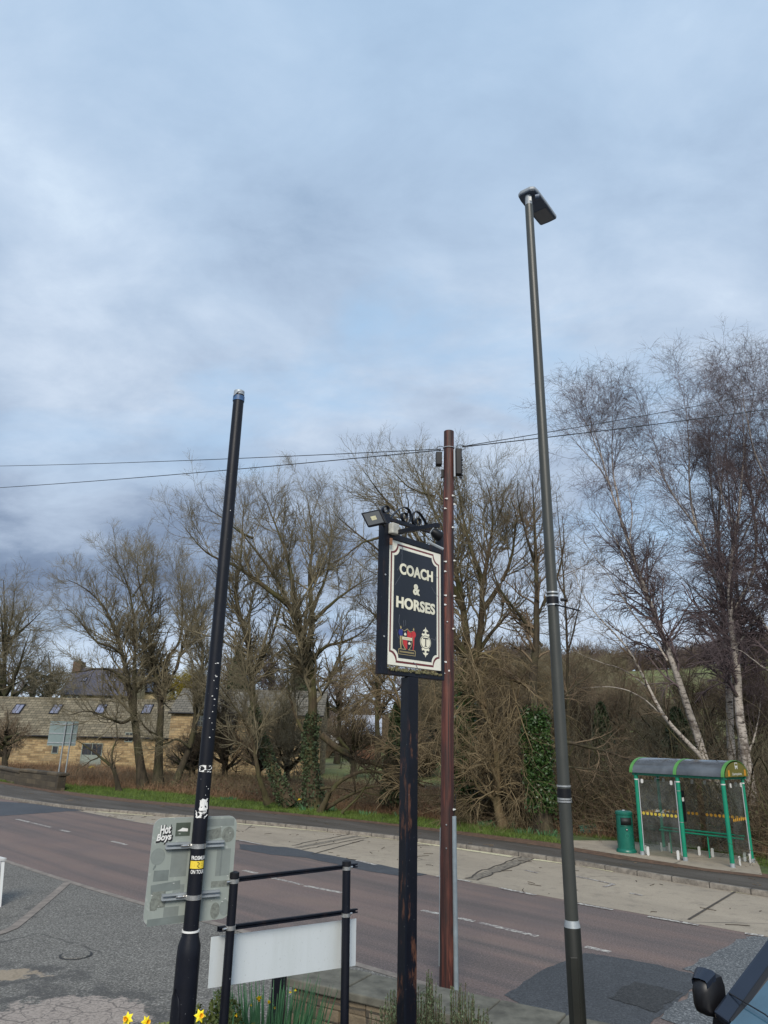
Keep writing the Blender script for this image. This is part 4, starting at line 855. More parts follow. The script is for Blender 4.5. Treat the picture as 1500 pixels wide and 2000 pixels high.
# ------------------------------------------------------------------ white blank board on two black posts
wf = thing('board_sign_frame', (0, 0, 0), 'two slim black posts joined by rails carrying a blank white board', 'sign')
Y1, Y2 = 4.9, 5.75
pa_t, pb_t = at(458, 1706, Y1), at(677, 1684, Y2)
wf.location = (pa_t[0], pa_t[1], bedz(pa_t[0], pa_t[1]))
PB = []
for P, px_b, Yk in ((pa_t, (437, 1990), Y1), (pb_t, (673, 1990), Y2)):
    bt = at(*px_b, Yk); d = (P-bt)/(P[2]-bt[2]); rad = .0275 if Yk == Y1 else .030
    f_ = lambda z_, P=P, d=d: P+d*(z_-P[2]); PB.append((f_, rad))
    MB().tube([f_(.2), f_(P[2])], [rad, rad], 24).build('post', 'black_paint', wf, True)
    MB().tube([f_(P[2]-.025), f_(P[2]+.006), f_(P[2]+.012)], [rad+.003, rad+.003, rad*.6], 24).build('post_cap', 'black_plastic', wf, True)
bu = nrm(V3(*(pb_t-pa_t)[:2], 0)); bn = np.cross(bu, Z3); bn = bn if np.dot(bn, CO-pa_t) > 0 else -bn; banc = PB[0][0](1.9)-bn*.055
def bpt(px_, py_): return on_plane(px_, py_, banc, bn)
q = [bpt(413, 1830.5), bpt(696, 1794), bpt(694.5, 1886), bpt(406.5, 1930.5)]; us = [np.dot(k_-banc, bu) for k_ in q]; zs = [k_[2] for k_ in q]
MB().raw([q[0], q[1], q[2], q[3]]+[k_-bn*.004 for k_ in q], [(0, 1, 2, 3), (4, 5, 6, 7), (0, 1, 5, 4), (1, 2, 6, 5), (2, 3, 7, 6), (3, 0, 4, 7)]).build('board', 'white_board', wf)
for pr0, pr1, ext in (((458, 1716), (690, 1689), False), ((420, 1813), (690, 1777), True)):
    a, b_ = bpt(*pr0), bpt(*pr1); a = a+bn*.02; b_ = b_+bn*.02
    m_ = MB(); n2 = bn
    for dz0, dz1, e0, e1 in ((-.014, .014, 0, .003), (.010, .014, .003, .022), (-.014, -.010, .003, .022), (.004, .014, .020, .024), (-.014, -.004, .020, .024)):
        m_.raw([a+Z3*dz0+n2*e0, b_+Z3*dz0+n2*e0, b_+Z3*dz1+n2*e0, a+Z3*dz1+n2*e0, a+Z3*dz0+n2*e1, b_+Z3*dz0+n2*e1, b_+Z3*dz1+n2*e1, a+Z3*dz1+n2*e1], [(0, 1, 2, 3), (4, 5, 6, 7), (0, 1, 5, 4), (1, 2, 6, 5), (2, 3, 7, 6), (3, 0, 4, 7)])
    m_.build('rail', 'sign_black', wf)
    for (f_, rad), P in zip(PB, (a, b_)):
        ring_at(f_(P[2]-.0), rad+.004, .024).build('clamp_band', 'steel_band', wf, True)
        b2 = f_(P[2])+bu*(rad+.02)*(1 if f_ is PB[1][0] else -1); MB().tube([b2-bu*.012, b2+bu*.016], [.007, .007], 8).build('bolt', 'steel_band', wf, True)
sp3 = thing('short_post', (0, 0, 0), 'short square black post standing behind the blank white board', 'post')
p3 = at(543, 1962, 7.6); sp3.location = (p3[0], p3[1], 0); MB().box((p3[0]-.063, p3[1]-.063, 0), (p3[0]+.063, p3[1]+.063, at(543, 1885, 7.6)[2])).build('shaft', 'black_paint', sp3, bevel=.006)
#==PUBSIGN==
# ------------------------------------------------------------------ pub sign
PAZ = R_(46); SY = 6.0
pU = V3(math.cos(PAZ), math.sin(PAZ), 0); pN = np.cross(pU, Z3); pN = pN if np.dot(pN, V3(-.02, -1, 0)) > 0 else -pN
panc = at(799, 1320, 6.15)
P_ = lambda px_, py_: on_plane(px_, py_, panc, pN)
def UV(P): return np.dot(P-panc, pU), P[2]-panc[2]
oL, oR = UV(P_(737, 1190))[0], UV(P_(861, 1190))[0]
oT = (UV(P_(742, 1042))[1]+UV(P_(859, 1068))[1])/2; oB = (UV(P_(733, 1318))[1]+UV(P_(860, 1327))[1])/2
iL, iR = UV(P_(753, 1180))[0], UV(P_(856, 1200))[0]; iT = (UV(P_(757, 1055))[1]+UV(P_(854, 1082))[1])/2; iB = (UV(P_(750, 1299))[1]+UV(P_(854, 1309))[1])/2
print('pub sign w,h', oR-oL, oT-oB, 'inner', iR-iL, iT-iB, 'skew', UV(P_(757, 1055))[1]-UV(P_(854, 1082))[1], UV(P_(733, 1318))[1]-UV(P_(860, 1327))[1])
ps = thing('pub_sign', (panc[0], panc[1], bedz(panc[0], panc[1])), 'tall black pub sign reading COACH & HORSES with scrollwork and floodlight', 'pub sign')
def PP(a, b_, n=0.0): return panc+pU*a+Z3*b_+pN*n
def pbox(x0, x1, z0, z1, n0, n1, m=None): m = m or MB(); return m.poly([(x0, z0), (x1, z0), (x1, z1), (x0, z1)], PP(0, 0, n0), pU, Z3, pN, n1-n0)
cxs = (oL+oR)/2-.005; 
# post
pw = .055; pbot = -4.2
MB().box((-pw, -pw, pbot), (pw, pw, oB-.002), np.stack([nrm(pU*.97+pN*.24), nrm(-pU*.24+pN*.97), Z3]), PP(cxs, 0)).build('post', 'rusty_black', ps, bevel=.006)
sx_ = MB(); sx_.box((-pw-.004, pw-.001, pbot), (-pw+.012, pw+.004, oB-.01), np.stack([nrm(pU*.97+pN*.24), nrm(-pU*.24+pN*.97), Z3]), PP(cxs, 0)); sx_.build('welded_edge', 'sign_black', ps)
fw = .052
frm = thing; f_l = pbox(oL+.022, iL-.004, oB, oT+.16, -.030, .040).build('frame_side', 'sign_black', ps, bevel=.004)
f_r = pbox(oR-.035, oR, oB, oT+.16, -.030, .040).build('frame_side', 'sign_black', ps, bevel=.004)
pbox(iL-.003, oR-.036, oT-.055, oT, -.028, .038).build('frame_top', 'sign_black', ps, bevel=.004)
pbox(iL-.003, oR-.036, oB, oB+.04, -.028, .038).build('frame_bottom', 'sign_black', ps, bevel=.004)
for b_z in (.25, .68): MB().tube([PP(oL+.045, oB+(oT-oB)*b_z, .039), PP(oL+.045, oB+(oT-oB)*b_z, .046)], [.009, .007], 8).build('bolt', 'steel_band', ps, True)
# moss ledge
r_ = np.random.default_rng(8); ms = MB()
for _ in range(260):
    a = r_.uniform(iL, iR); s_ = r_.uniform(.004, .012); c0 = PP(a, oB+.04+abs(r_.normal())*.010, r_.uniform(0, .05)); ms.tube([c0-Z3*s_, c0, c0+Z3*s_*.8], [s_, s_*1.2, s_*.3], 5)
ms.build('moss', 'mossy', ps)
# panel artwork, layered 1 mm sheets
mx_, my_ = iL, iB; PW, PH = iR-iL, iT-iB
board = pbox(iL, iR, iB, iT, -.02, .030).build('board', 'sign_cream', ps)
def notched(m_, r, n=8):      # rectangle with concave quarter-round corners
    x0, x1, y0, y1 = iL+m_, iR-m_, iB+m_, iT-m_; out = []
    for cx, cy, a0, sgn_ in ((x1, y1, 180, -1), (x0, y1, 270, 1), (x0, y0, 0, 1), (x1, y0, 90, 1)): pass
    def arc(cx, cy, a0, a1): return [(cx+r*math.cos(R_(a0+(a1-a0)*i_/n)), cy+r*math.sin(R_(a0+(a1-a0)*i_/n))) for i_ in range(n+1)]
    out += arc(x1, y1, 270, 180); out += arc(x0, y1, 360, 270); out += arc(x0, y0, 90, 0); out += arc(x1, y0, 180, 90)
    return out
def art(P2, m, lift, name, parent=None): 
    return MB().poly(P2, PP(0, 0, .030), pU, Z3, pN, lift).build(name, m, parent or board)
k_ = PW
art(notched(.032*k_, .118*k_), 'sign_maroon', .0010, 'maroon_border'); art(notched(.056*k_, .112*k_), 'sign_cream', .0020, 'cream_border'); art(notched(.090*k_, .100*k_), 'sign_navy', .0032, 'navy_field')
def BU(fx): return iL+fx*PW
def BV(fy): return iT-fy*PH
L0 = .0344+.0
def lettering(s, fx, fy, wfr, hfr, m='letter_cream', **kw):
    return text_on('lettering', s, PP(BU(fx), BV(fy), .030+.0034), pU, Z3, pN, m, board, width=wfr*PW, height=hfr*PH, size=1, extrude=.0015, res=5, **kw)
lettering('COACH', .51, .222, .64, .094, offset=.040, spacing=1.04); lettering('&', .51, .368, .13, .092, offset=.040); lettering('HORSES', .505, .500, .735, .093, offset=.040, spacing=1.04)
# crest
def cpoly(P2, cx, cy, s, m, lift, name, parent=None): return art([(BU(cx)+a*S_, BV(cy)+b_*SYc) for a, b_ in P2], m, .0036+lift, name, parent)
S_ = PW*.43; SYc = PH*.225
sh = [(-.20, .30), (-.12, .26), (-.06, .30), (0, .35), (.06, .30), (.12, .26), (.20, .30), (.20, -.05), (.17, -.20), (.09, -.32), (0, -.40), (-.09, -.32), (-.17, -.20), (-.20, -.05)]
cx_, cy_ = .345, .785
cpoly([(a*1.12, b_*1.08) for a, b_ in sh], cx_, cy_, S_, 'crest_gold', 0, 'crest_outline'); cpoly(sh, cx_, cy_, S_, 'sign_navy', .0008, 'crest_field')
cpoly([(.0, .31), (.06, .28), (.12, .24), (.185, .28), (.185, .07), (0, .07)], cx_, cy_, S_, 'crest_red', .0014, 'crest_quarter'); cpoly([(-.185, -.05), (0, -.05), (0, -.37), (-.09, -.30), (-.16, -.19)], cx_, cy_, S_, 'crest_red', .0014, 'crest_quarter')
cpoly([(-.20, -.035), (.20, -.035), (.20, .065), (-.20, .065)], cx_, cy_, S_, 'letter_cream', .0016, 'crest_band')
for (a, b_) in ((-.09, .16), (.09, -.14)): cpoly([(a-.04, b_-.04), (a+.04, b_-.04), (a+.05, b_+.01), (a, b_+.06), (a-.05, b_+.01)], cx_, cy_, S_, 'letter_cream', .0018, 'crest_charge')
tt = MB()
for i_ in range(9): a = -.16+i_*.04; tt.poly([(BU(cx_)+(a-.010)*S_, BV(cy_)-.012*SYc), (BU(cx_)+(a+.010)*S_, BV(cy_)-.012*SYc), (BU(cx_)+(a+.010)*S_, BV(cy_)+.045*SYc), (BU(cx_)+(a-.010)*S_, BV(cy_)+.045*SYc)], PP(0, 0, .0356), pU, Z3, pN, .0006)
tt.build('crest_marks', 'crest_gold', board)
for sg, m in ((-1, 'crest_blue'), (1, 'crest_red')):
    cpoly([(sg*.27+.10*math.cos(t), .20+.12*math.sin(t)) for t in np.linspace(0, 2*math.pi, 15)[:-1]], cx_, cy_, S_, m, .0008, 'supporter_cloak')
    cpoly([(sg*.24, .36), (sg*.27, .44), (sg*.30, .40), (sg*.29, .32)], cx_, cy_, S_, 'crest_gold', .0008, 'supporter_head')
    cpoly([(sg*.24, .12), (sg*.31, .12), (sg*.30, -.18), (sg*.27, -.36), (sg*.24, -.36), (sg*.25, -.15)], cx_, cy_, S_, 'crest_gold' if sg < 0 else 'crest_red', .0006, 'supporter_leg')
bs = [(-.36, -.56), (.36, -.56), (.36, -.40), (.34, -.36), (-.34, -.36), (-.36, -.40)]
cpoly(bs, cx_, cy_, S_, 'crest_gold', 0, 'motto_scroll'); cpoly([(a*.94, -.46+(b_+.46)*.80) for a, b_ in bs], cx_, cy_, S_, 'sign_navy', .0007, 'motto_ground')
mt = MB(); r_ = np.random.default_rng(2)
for i_ in range(16): a = -.29+i_*.038; mt.poly([(BU(cx_)+(a-.011)*S_, BV(cy_)-.49*SYc), (BU(cx_)+(a+.011)*S_, BV(cy_)-.49*SYc), (BU(cx_)+(a+.009)*S_, BV(cy_)-.435*SYc), (BU(cx_)+(a-.009)*S_, BV(cy_)-.435*SYc)], PP(0, 0, .0346), pU, Z3, pN, .0008)
mt.build('motto_marks', 'crest_gold', board)
# oval badge with T
cx_, cy_ = .69, .785; S_ = PW*.465; SYc = PH*.194
el = lambda rx_, ry_, n=28: [(rx_*math.cos(t), ry_*math.sin(t)) for t in np.linspace(0, 2*math.pi, n+1)[:-1]]
cpoly(el(.225, .30), cx_, cy_, S_, 'letter_cream', 0, 'badge_surround'); cpoly(el(.208, .275), cx_, cy_, S_, 'sign_navy', .0006, 'badge_ring'); cpoly(el(.190, .250), cx_, cy_, S_, 'letter_cream', .0012, 'badge_oval')
for sg in (1, -1):
    orn = [(0, .64), (.022, .55), (.09, .50), (.115, .43), (.07, .46), (.035, .44), (.03, .37), (.09, .34), (.14, .37), (.16, .28), (.08, .24), (0, .23)]
    P2 = orn+[(-a, b_) for a, b_ in orn[::-1][1:-1]]
    cpoly([(a, sg*b_) for a, b_ in P2], cx_, cy_, S_, 'letter_cream', .0004, 'badge_finial')
text_on('badge_letter', 'T', PP(BU(cx_), BV(cy_), .0355), pU, Z3, pN, 'sign_navy', board, width=.21*S_, height=.36*SYc, size=1, extrude=.0003, res=3)
ser = MB()
for (a, b_, w_, h_) in ((0, -.175, .05, .013), (-.098, .150, .010, .028), (.098, .150, .010, .028)): ser.poly([(BU(cx_)+(a-w_)*S_, BV(cy_)+(b_-h_)*SYc), (BU(cx_)+(a+w_)*S_, BV(cy_)+(b_-h_)*SYc), (BU(cx_)+(a+w_)*S_, BV(cy_)+(b_+h_)*SYc), (BU(cx_)+(a-w_)*S_, BV(cy_)+(b_+h_)*SYc)], PP(0, 0, .0352), pU, Z3, pN, .0008)
ser.build('letter_serif', 'sign_navy', board)
# scratches
def scratch(P2, w_=.0012):
    sc_ = MB()
    for (a, b_), (c2, d2) in zip(P2[:-1], P2[1:]):
        a_, b2, c3, d3 = BU(a), BV(b_), BU(c2), BV(d2); L_ = math.hypot(c3-a_, d3-b2)+1e-6; nx_, ny_ = -(d3-b2)/L_*w_, (c3-a_)/L_*w_
        sc_.poly([(a_-nx_, b2-ny_), (c3-nx_, d3-ny_), (c3+nx_, d3+ny_), (a_+nx_, b2+ny_)], PP(0, 0, .0332), pU, Z3, pN, .0007)
    sc_.build('scratch', 'scratch', board)
scratch([(.22, .10), (.24, .03), (.23, .17), (.15, .245)]); scratch([(.11, .37), (.22, .27)]); scratch([(.80, .31), (.88, .36), (.95, .385)]); scratch([(.20, .60), (.19, .66), (.215, .70), (.26, .72)], .0016); scratch([(.15, .72), (.18, .78), (.24, .80)])
scratch([(.46, .96), (.50, .97), (.52, .985), (.54, 1.0)], .003); scratch([(.95, .22), (.85, .20)]); scratch([(.80, .745), (.88, .755), (.90, .72)]); scratch([(.27, .64), (.28, .69)]); scratch([(.31, .635), (.315, .68)])
# overhead bracket and scrolls
top = oT+.16
A_ = on_plane(738, 1010, panc, pN); 
def flat_bar(mb, P, w_, t_, nvec):          # ribbon bar: width along nvec, thickness in plane
    P = np.asarray(P, float); T = np.gradient(P, axis=0); T = unit(T); s_ = unit(np.cross(T, nvec)); V = []
    for k2 in range(len(P)): V += [P[k2]-nvec*w_/2-s_[k2]*t_/2, P[k2]+nvec*w_/2-s_[k2]*t_/2, P[k2]+nvec*w_/2+s_[k2]*t_/2, P[k2]-nvec*w_/2+s_[k2]*t_/2]
    Fs = [(k2*4+j_, k2*4+(j_+1) % 4, k2*4+4+(j_+1) % 4, k2*4+4+j_) for k2 in range(len(P)-1) for j_ in range(4)]+[(0, 1, 2, 3), tuple(len(P)*4-4+j_ for j_ in (3, 2, 1, 0))]
    return mb.raw(V, Fs)
br = MB(); zb_ = UV(P_(748, 1012))[1]; zc_ = UV(P_(850, 1045))[1]
a0, a1 = P_(744, 1010), P_(856, 1043); mb_ = MB(); br_o = flat_bar(MB(), [a0, (a0+a1)/2, a1], .035, .03, pN).build('top_bar', 'sign_black', ps)
# cross arm that carries the lamps, square to the panel
ca, cb = P_(768, 1041), P_(848, 1029); 
caP = ca; cbP = at(856, 1027, 5.45)
flat_bar(MB(), [P_(766, 1042), at(812, 1033, np.mean([P_(766, 1042)[1], 5.5])), at(856, 1026, 5.5)], .04, .035, nrm(np.cross(Z3, at(856, 1026, 5.5)-P_(766, 1042)))).build('cross_arm', 'sign_black', ps)
def scroll(pts, name):
    Pw = [P_(*q_) for q_ in pts]; Pw = resample(Pw, 60); return flat_bar(MB(), Pw, .030, .006, pN).build(name, 'sign_black', ps)
def spiral(cx, cy, r0, r1, a0, a1, n=40, asp=1.0): return [(cx+(r0+(r1-r0)*t)*math.cos(R_(a0+(a1-a0)*t))*asp, cy-(r0+(r1-r0)*t)*math.sin(R_(a0+(a1-a0)*t))) for t in np.linspace(0, 1, n)]
# main S scrolls (pixels)
s1 = [(763, 1012), (770, 1003), (780, 994), (790, 990), (799, 995), (803, 1008), (801, 1019), (796, 1022), (788, 1019), (784, 1010), (785, 1003), (790, 1001), (795, 1005), (794, 1012), (790, 1013)]
s2 = [(834, 1026), (828, 1015), (822, 1005), (814, 998), (807, 1001), (804, 1012), (807, 1024), (813, 1026), (811, 1018), (812, 1013), (817, 1012), (821, 1017), (820, 1024), (817, 1025)]
scroll(s1, 'scroll'); scroll(s2, 'scroll')
fin_ = [(753+6*math.cos(t), 995-6*math.sin(t)*1.1) for t in np.linspace(-1.5, 4.9, 26)]; scroll(fin_, 'finial_ring')
# junction box
jb = P_(758, 1036)+pN*.06; MB().box((-.045, -.02, -.05), (.045, .04, .05), np.stack([pU, pN, Z3]), jb).build('junction_box', 'weathered_white', ps, bevel=.012)
rc = P_(754, 1060); MB().box((-.012, .0, -.03), (.012, .012, .03), np.stack([pU, pN, Z3]), rc+pN*.055).build('rust_tab', 'cottage_brick', ps)
# floodlights
def floodlight(cpos, quad_px, Yf):
    fl = thing('floodlight', cpos, '', ''); return fl
fl = thing('floodlight', at(729, 1012, 5.75), 'square black floodlight at the top left corner of the pub sign', 'floodlight')
q = [at(704, 1002, 5.72), at(742, 994, 5.62), at(755, 1022, 5.60), at(718, 1030, 5.70)]
c_ = sum(q)/4; fn = nrm(np.cross(q[1]-q[0], q[3]-q[0])); fn = fn if np.dot(fn, CO-c_) > 0 else -fn
def quadslab(q_, d0, d1, sc2=1.0, m='black_plastic', name='x', parent=None, bevel=0):
    q2 = [c_+(p2-c_)*sc2 for p2 in q_]; return MB().raw([p2+fn*d0 for p2 in q2]+[p2+fn*d1 for p2 in q2], [(0, 1, 2, 3), (4, 5, 6, 7), (0, 1, 5, 4), (1, 2, 6, 5), (2, 3, 7, 6), (3, 0, 4, 7)]).build(name, m, parent, bevel=bevel)
quadslab(q, -.03, .0, 1, 'black_plastic', 'housing', fl, .008); quadslab(q, .0, .002, .80, 'flood_glass', 'glass', fl)
quadslab(q, -.055, -.03, .6, 'black_plastic', 'heat_sink', fl)
cc = c_; q_led = [cc+(p2-cc)*.26+(q[1]-q[0])*.02 for p2 in q]; MB().raw([p2+fn*.0024 for p2 in q_led]+[p2+fn*.0035 for p2 in q_led], [(0, 1, 2, 3), (4, 5, 6, 7), (0, 1, 5, 4), (1, 2, 6, 5), (2, 3, 7, 6), (3, 0, 4, 7)]).build('led_plate', 'flood_led', fl)
MB().tube([c_-fn*.04, c_-fn*.10+V3(.03, 0, -.04), P_(752, 1028)], [.012, .012, .012], 8).build('mounting_arm', 'black_plastic', fl, True)
fl2 = thing('floodlight', at(852, 1044, 5.45), 'small round floodlight seen from behind under the sign cross arm', 'floodlight')
o2 = at(852, 1043, 5.5); dv = nrm(V3(.55, .25, -.35)); MB().tube([o2-dv*.045, o2-dv*.02, o2+dv*.03, o2+dv*.045], [.022, .036, .045, .043], 18).build('housing', 'black_plastic', fl2, True)
MB().tube([o2+V3(-.02, 0, .05), o2+V3(-.045, 0, .015), o2+V3(-.045, 0, -.03)], .007, 6).build('bracket', 'galvanised', fl2, True)
tr_ = MB().tube([o2+V3(-.07, .02, -.06), o2+V3(.06, .03, -.12)], [.012, .012], 6).build('tray', 'lamp_head', fl2, True)
#==POLES==
# ------------------------------------------------------------------ timber telegraph pole
tY = gz(872, 1937)[1]; tb = gz(872, 1938, 0); tt_ = at(876.5, 843, tY)
tdv = (tt_-tb)/tt_[2]; tp = lambda z_: tb+tdv*z_
tel = thing('telegraph_pole', tb, 'reddish brown timber telegraph pole with black boxes and cable clips', 'pole')
r_ = np.random.default_rng(12); zz = np.linspace(-.1, tt_[2], 30)
MB().tube([tp(z_)+V3(*r_.normal(size=2)*.0025, 0) for z_ in zz], np.linspace(.098, .084, 30), 24).build('shaft', 'timber', tel, True)
def tbox(px_, py_, w_, d_, h_, off, m, name, bev=.006):
    p0 = at(px_, py_, tY+off); return MB().box((p0[0]-w_/2, p0[1]-d_/2, p0[2]-h_/2), (p0[0]+w_/2, p0[1]+d_/2, p0[2]+h_/2)).build(name, m, tel, bevel=bev)
tbox(857, 897, .10, .14, .22, .02, 'black_plastic', 'junction_box'); tbox(864, 925, .04, .05, .14, 0, 'rubber', 'cable_tail')
tbox(887.5, 905, .028, .05, .48, -.08, 'lamp_head', 'equipment_bracket', .004); tbox(895.5, 903, .10, .13, .46, -.03, 'black_plastic', 'splice_box', .014)
kn_ = MB()
for i_ in range(9): p0 = at(900+(i_ % 2)*1.5, 893+i_*5, tY-.05); kn_.tube([p0+V3(-.02, 0, .015), p0+V3(.02, 0, -.012)], [.024, .018], 8)
kn_.build('cable_gland', 'rubber', tel, True)
ring_ = MB()
p0 = tp(tt_[2]-.30); ring_.tube([p0+V3(math.cos(a)*.092, math.sin(a)*.092, .008*math.sin(a)) for a in np.linspace(0, 2*math.pi, 25)], .007, 6)
ring_.build('wrap_wire', 'pale_metal', tel, True)
lo = MB()
for cx, cy, rr_ in ((861, 875, .05), (900, 873, .06)):
    c0 = at(cx, cy, tY); lo.tube([c0+V3(math.cos(a)*rr_*1.3, .02, math.sin(a)*rr_*.8) for a in np.linspace(0, 2*math.pi, 20)], .006, 5)
lo.build('cable_loop', 'rubber', tel, True)
for i_, (px_, py_) in enumerate([(873, 974), (884, 968), (869, 993), (887, 985), (884, 1030), (871, 1097), (887, 1095), (869, 1116), (871, 1163), (887, 1164), (869, 1181), (885, 1228), (871, 1293), (866, 1315), (877, 1310), (886, 1581)]):
    sg = 1 if px_ > 876 else -1; p0 = at(px_, py_, tY-.09)
    MB().tube([p0+V3(-.035*1, 0, .003) if px_ < 880 and i_ not in (2, 7, 10, 13) else p0+V3(.03, .01, .0), p0], [.008, .010], 7).tube([p0+V3(0, .01, 0), p0+V3(0, -.012, 0)], [.014, .014], 8).build('cable_clip', 'white_plastic', tel, True)
cd = MB(); ct, cb_ = at(886.5, 1594, tY-.06), at(891, 1940, tY-.06); MB().box((-.026, -.02, 0), (.026, .02, 1.0)).n
zt_ = ct[2]; cd.tube([V3(cb_[0], cb_[1], -.02), V3(ct[0], ct[1], zt_)], [.034, .034], 14).build('cable_guard', 'conduit', tel, True)
MB().tube([tp(.3)+V3(-.098, 0, 0), tp(2.0)+V3(-.096, 0, 0)], [.008, .008], 6).build('earth_strip', 'conduit', tel, True)
MB().tube([V3(ct[0], ct[1], zt_), at(889, 1570, tY-.08), at(890, 1550, tY-.05)], .006, 6).build('cable', 'rubber', tel, True)
st = MB()
for z_ in (2.05, 1.75, 4.9): st.tube([tp(z_)+V3(-.02, -.094, 0), tp(z_)+V3(-.02, -.108, 0)], [.012, .010], 8)
st.build('bolt', 'steel_band', tel, True)
# overhead wires
def wire(a, b_, sag, r, label, n=28):
    t = np.linspace(0, 1, n); P = np.outer(1-t, a)+np.outer(t, b_); P[:, 2] -= 4*sag*t*(1-t)
    tag(MB().tube(P, r, 5).build('overhead_wire', 'rubber', None, True), label, 'wire', 'telephone wires strung from the timber pole')
att = tp(tt_[2]-.31)
wire(at(861, 877, tY), at(-260, 911, 26), .12, .0075, 'upper of the two wires running left from the timber pole')
wire(at(861, 879, tY), at(-260, 965, 24), .12, .0085, 'lower of the two wires running left from the timber pole')
wire(at(903, 872, tY), at(1900, 668, 26), .25, .0075, 'upper thinner wire running right from the timber pole')
wire(at(903, 873, tY), at(1900, 732, 22), .15, .0095, 'lower thicker wire running right from the timber pole')
# ------------------------------------------------------------------ tall street lamp
sY = 6.0; s_b, s_t = at(1117, 1800, sY), at(1033, 402, sY)
sdv = (s_t-s_b)/(s_t[2]-s_b[2]); slp = lambda z_: s_b+sdv*(z_-s_b[2])
lam = thing('street_lamp', (slp(.5)[0], slp(.5)[1], .5), 'tall grey green street lamp with flat LED head and silver banded collars', 'street lamp')
zs_ = s_b[2]; ztp = s_t[2]
zz = np.linspace(zs_, ztp, 16); rr1 = np.interp(zz, [zs_, ztp], [.050, .0415]); srad = lambda z_: float(np.interp(z_, [zs_, ztp], [.050, .0415]))
MB().tube([slp(z_) for z_ in zz], rr1, 32).build('shaft', 'lamp_green', lam, True)
MB().tube([slp(zs_-2.2), slp(zs_-.045), slp(zs_-.035)], [.062, .0615, .059], 32).build('base', 'lamp_dark', lam, True)
MB().tube([slp(zs_-.035), slp(zs_+.012)], [.061, .0515], 32).build('shoulder', 'galvanised', lam, True)
MB().box((-.045, -.065, zs_-1.1), (.01, -.055, zs_-.22), None, slp(zs_-.5)*V3(1, 1, 0)).build('service_door', 'lamp_dark', lam, bevel=.01)
def szp(py): return at(1033+(py-402)*.06, py, sY)[2]
for pys, (d0, d1) in (((1158, 1165, 1182), (1167, 1180)), ((1535, 1560, 1565), (1540, 1557))):
    za, zb2 = szp(d1), szp(d0); MB().tube([slp(za), slp(zb2)], [srad(za)+.006]*2, 28).build('collar', 'black_plastic', lam, True)
    for py in pys: z_ = szp(py); ring_at(slp(z_), srad(z_)+.008, .013, 28).build('steel_strap', 'steel_band', lam, True)
p0 = slp(szp(1172)); 
MB().tube([p0+V3(.06, -.03, .0), p0+V3(.11, -.04, -.003)], [.012, .014], 8).build('clip', 'black_plastic', lam, True)
MB().tube([at(1085, 1181, sY-.05), at(1133, 1193, sY-.25)], [.008, .007], 6).build('bracket_arm', 'black_plastic', lam, True)
# head
ht = slp(ztp+.0); zsp = ztp
MB().tube([slp(ztp-.01), slp(ztp+.12)], [.036, .036], 24).build('spigot', 'lamp_head', lam, True)
hd = nrm(V3(.36, .93, .0)); hd = nrm(at(1085, 424, 6.55)*V3(1, 1, 0)-ht*V3(1, 1, 0)); hs_ = V3(hd[1], -hd[0], 0); ho = slp(ztp+.13)
outl = [(-.07, -.055), (-.045, -.095), (.03, -.105), (.25, -.105), (.48, -.10), (.50, -.09), (.505, 0), (.50, .09), (.48, .10), (.25, .105), (.03, .105), (-.045, .095), (-.07, .055)]
hq = [at(1019, 385, sY)]
HL = .56; tl_ = V3(0, 0, .03)
def hpoly(P2, z0_, z1_, m, name, par=None, bev=0):
    return MB().poly(P2, ho+Z3*z0_, hd, hs_, Z3, z1_-z0_).build(name, m, par or lam, bevel=bev)
hh = hpoly(outl, .0, .045, 'lamp_head', 'lamp_head', bev=.012)
hpoly([(a*.96+.005, b_*.93) for a, b_ in outl], -.004, .001, 'lamp_under', 'underside', hh); hpoly([(.26, -.075), (.47, -.075), (.47, .075), (.26, .075)], -.008, -.0035, 'lamp_lens', 'lens', hh)
MB().tube([ho+hd*.06+Z3*.045, ho+hd*.06+Z3*.085, ho+hd*.06+Z3*.10], [.038, .036, .02], 20).build('photocell', 'white_plastic', hh, True)
MB().tube([ho+hs_*.06+hd*.03-Z3*.03, ho+hs_*.10+hd*.05-Z3*.03], [.03, .03], 14).build('hinge', 'lamp_under', hh, True)
lbp = slp(ztp+.06)+V3(.01, -.036, 0); MB().box((-.011, -.003, -.026), (.011, 0, .026), None, lbp).build('id_label', 'white_plastic', lam)
#==SHELTER==
# ------------------------------------------------------------------ bus shelter
c1, c2 = V3(7.67, 22.24, .128), V3(9.38, 20.37, .128); hu = nrm(c2-c1); hw = np.linalg.norm(c2-c1); hv = nrm(V3(.738, .675, 0)); hd_ = 1.32
HE = 2.16
bsr = thing('bus_shelter', c1, 'green framed glass bus shelter with curved smoked roof', 'bus shelter')
def SPt(a, b_, z_): return c1+hu*a+hv*b_+Z3*z_
cols = [(0, 0), (hw*.5, 0), (hw, 0), (0, hd_), (hw, hd_)]
for a, b_ in cols:
    cl_ = MB().tube([SPt(a, b_, .10), SPt(a, b_, HE)], [.058 if b_ == 0 else .045]*2, 20).build('column', 'shelter_green', bsr, True)
    MB().tube([SPt(a, b_, .0), SPt(a, b_, .10)], [.066, .066], 20).build('foot', 'galvanised', cl_, True); ring_at(SPt(a, b_, HE-.12), .063 if b_ == 0 else .05, .03).build('band', 'white_plastic', cl_, True)
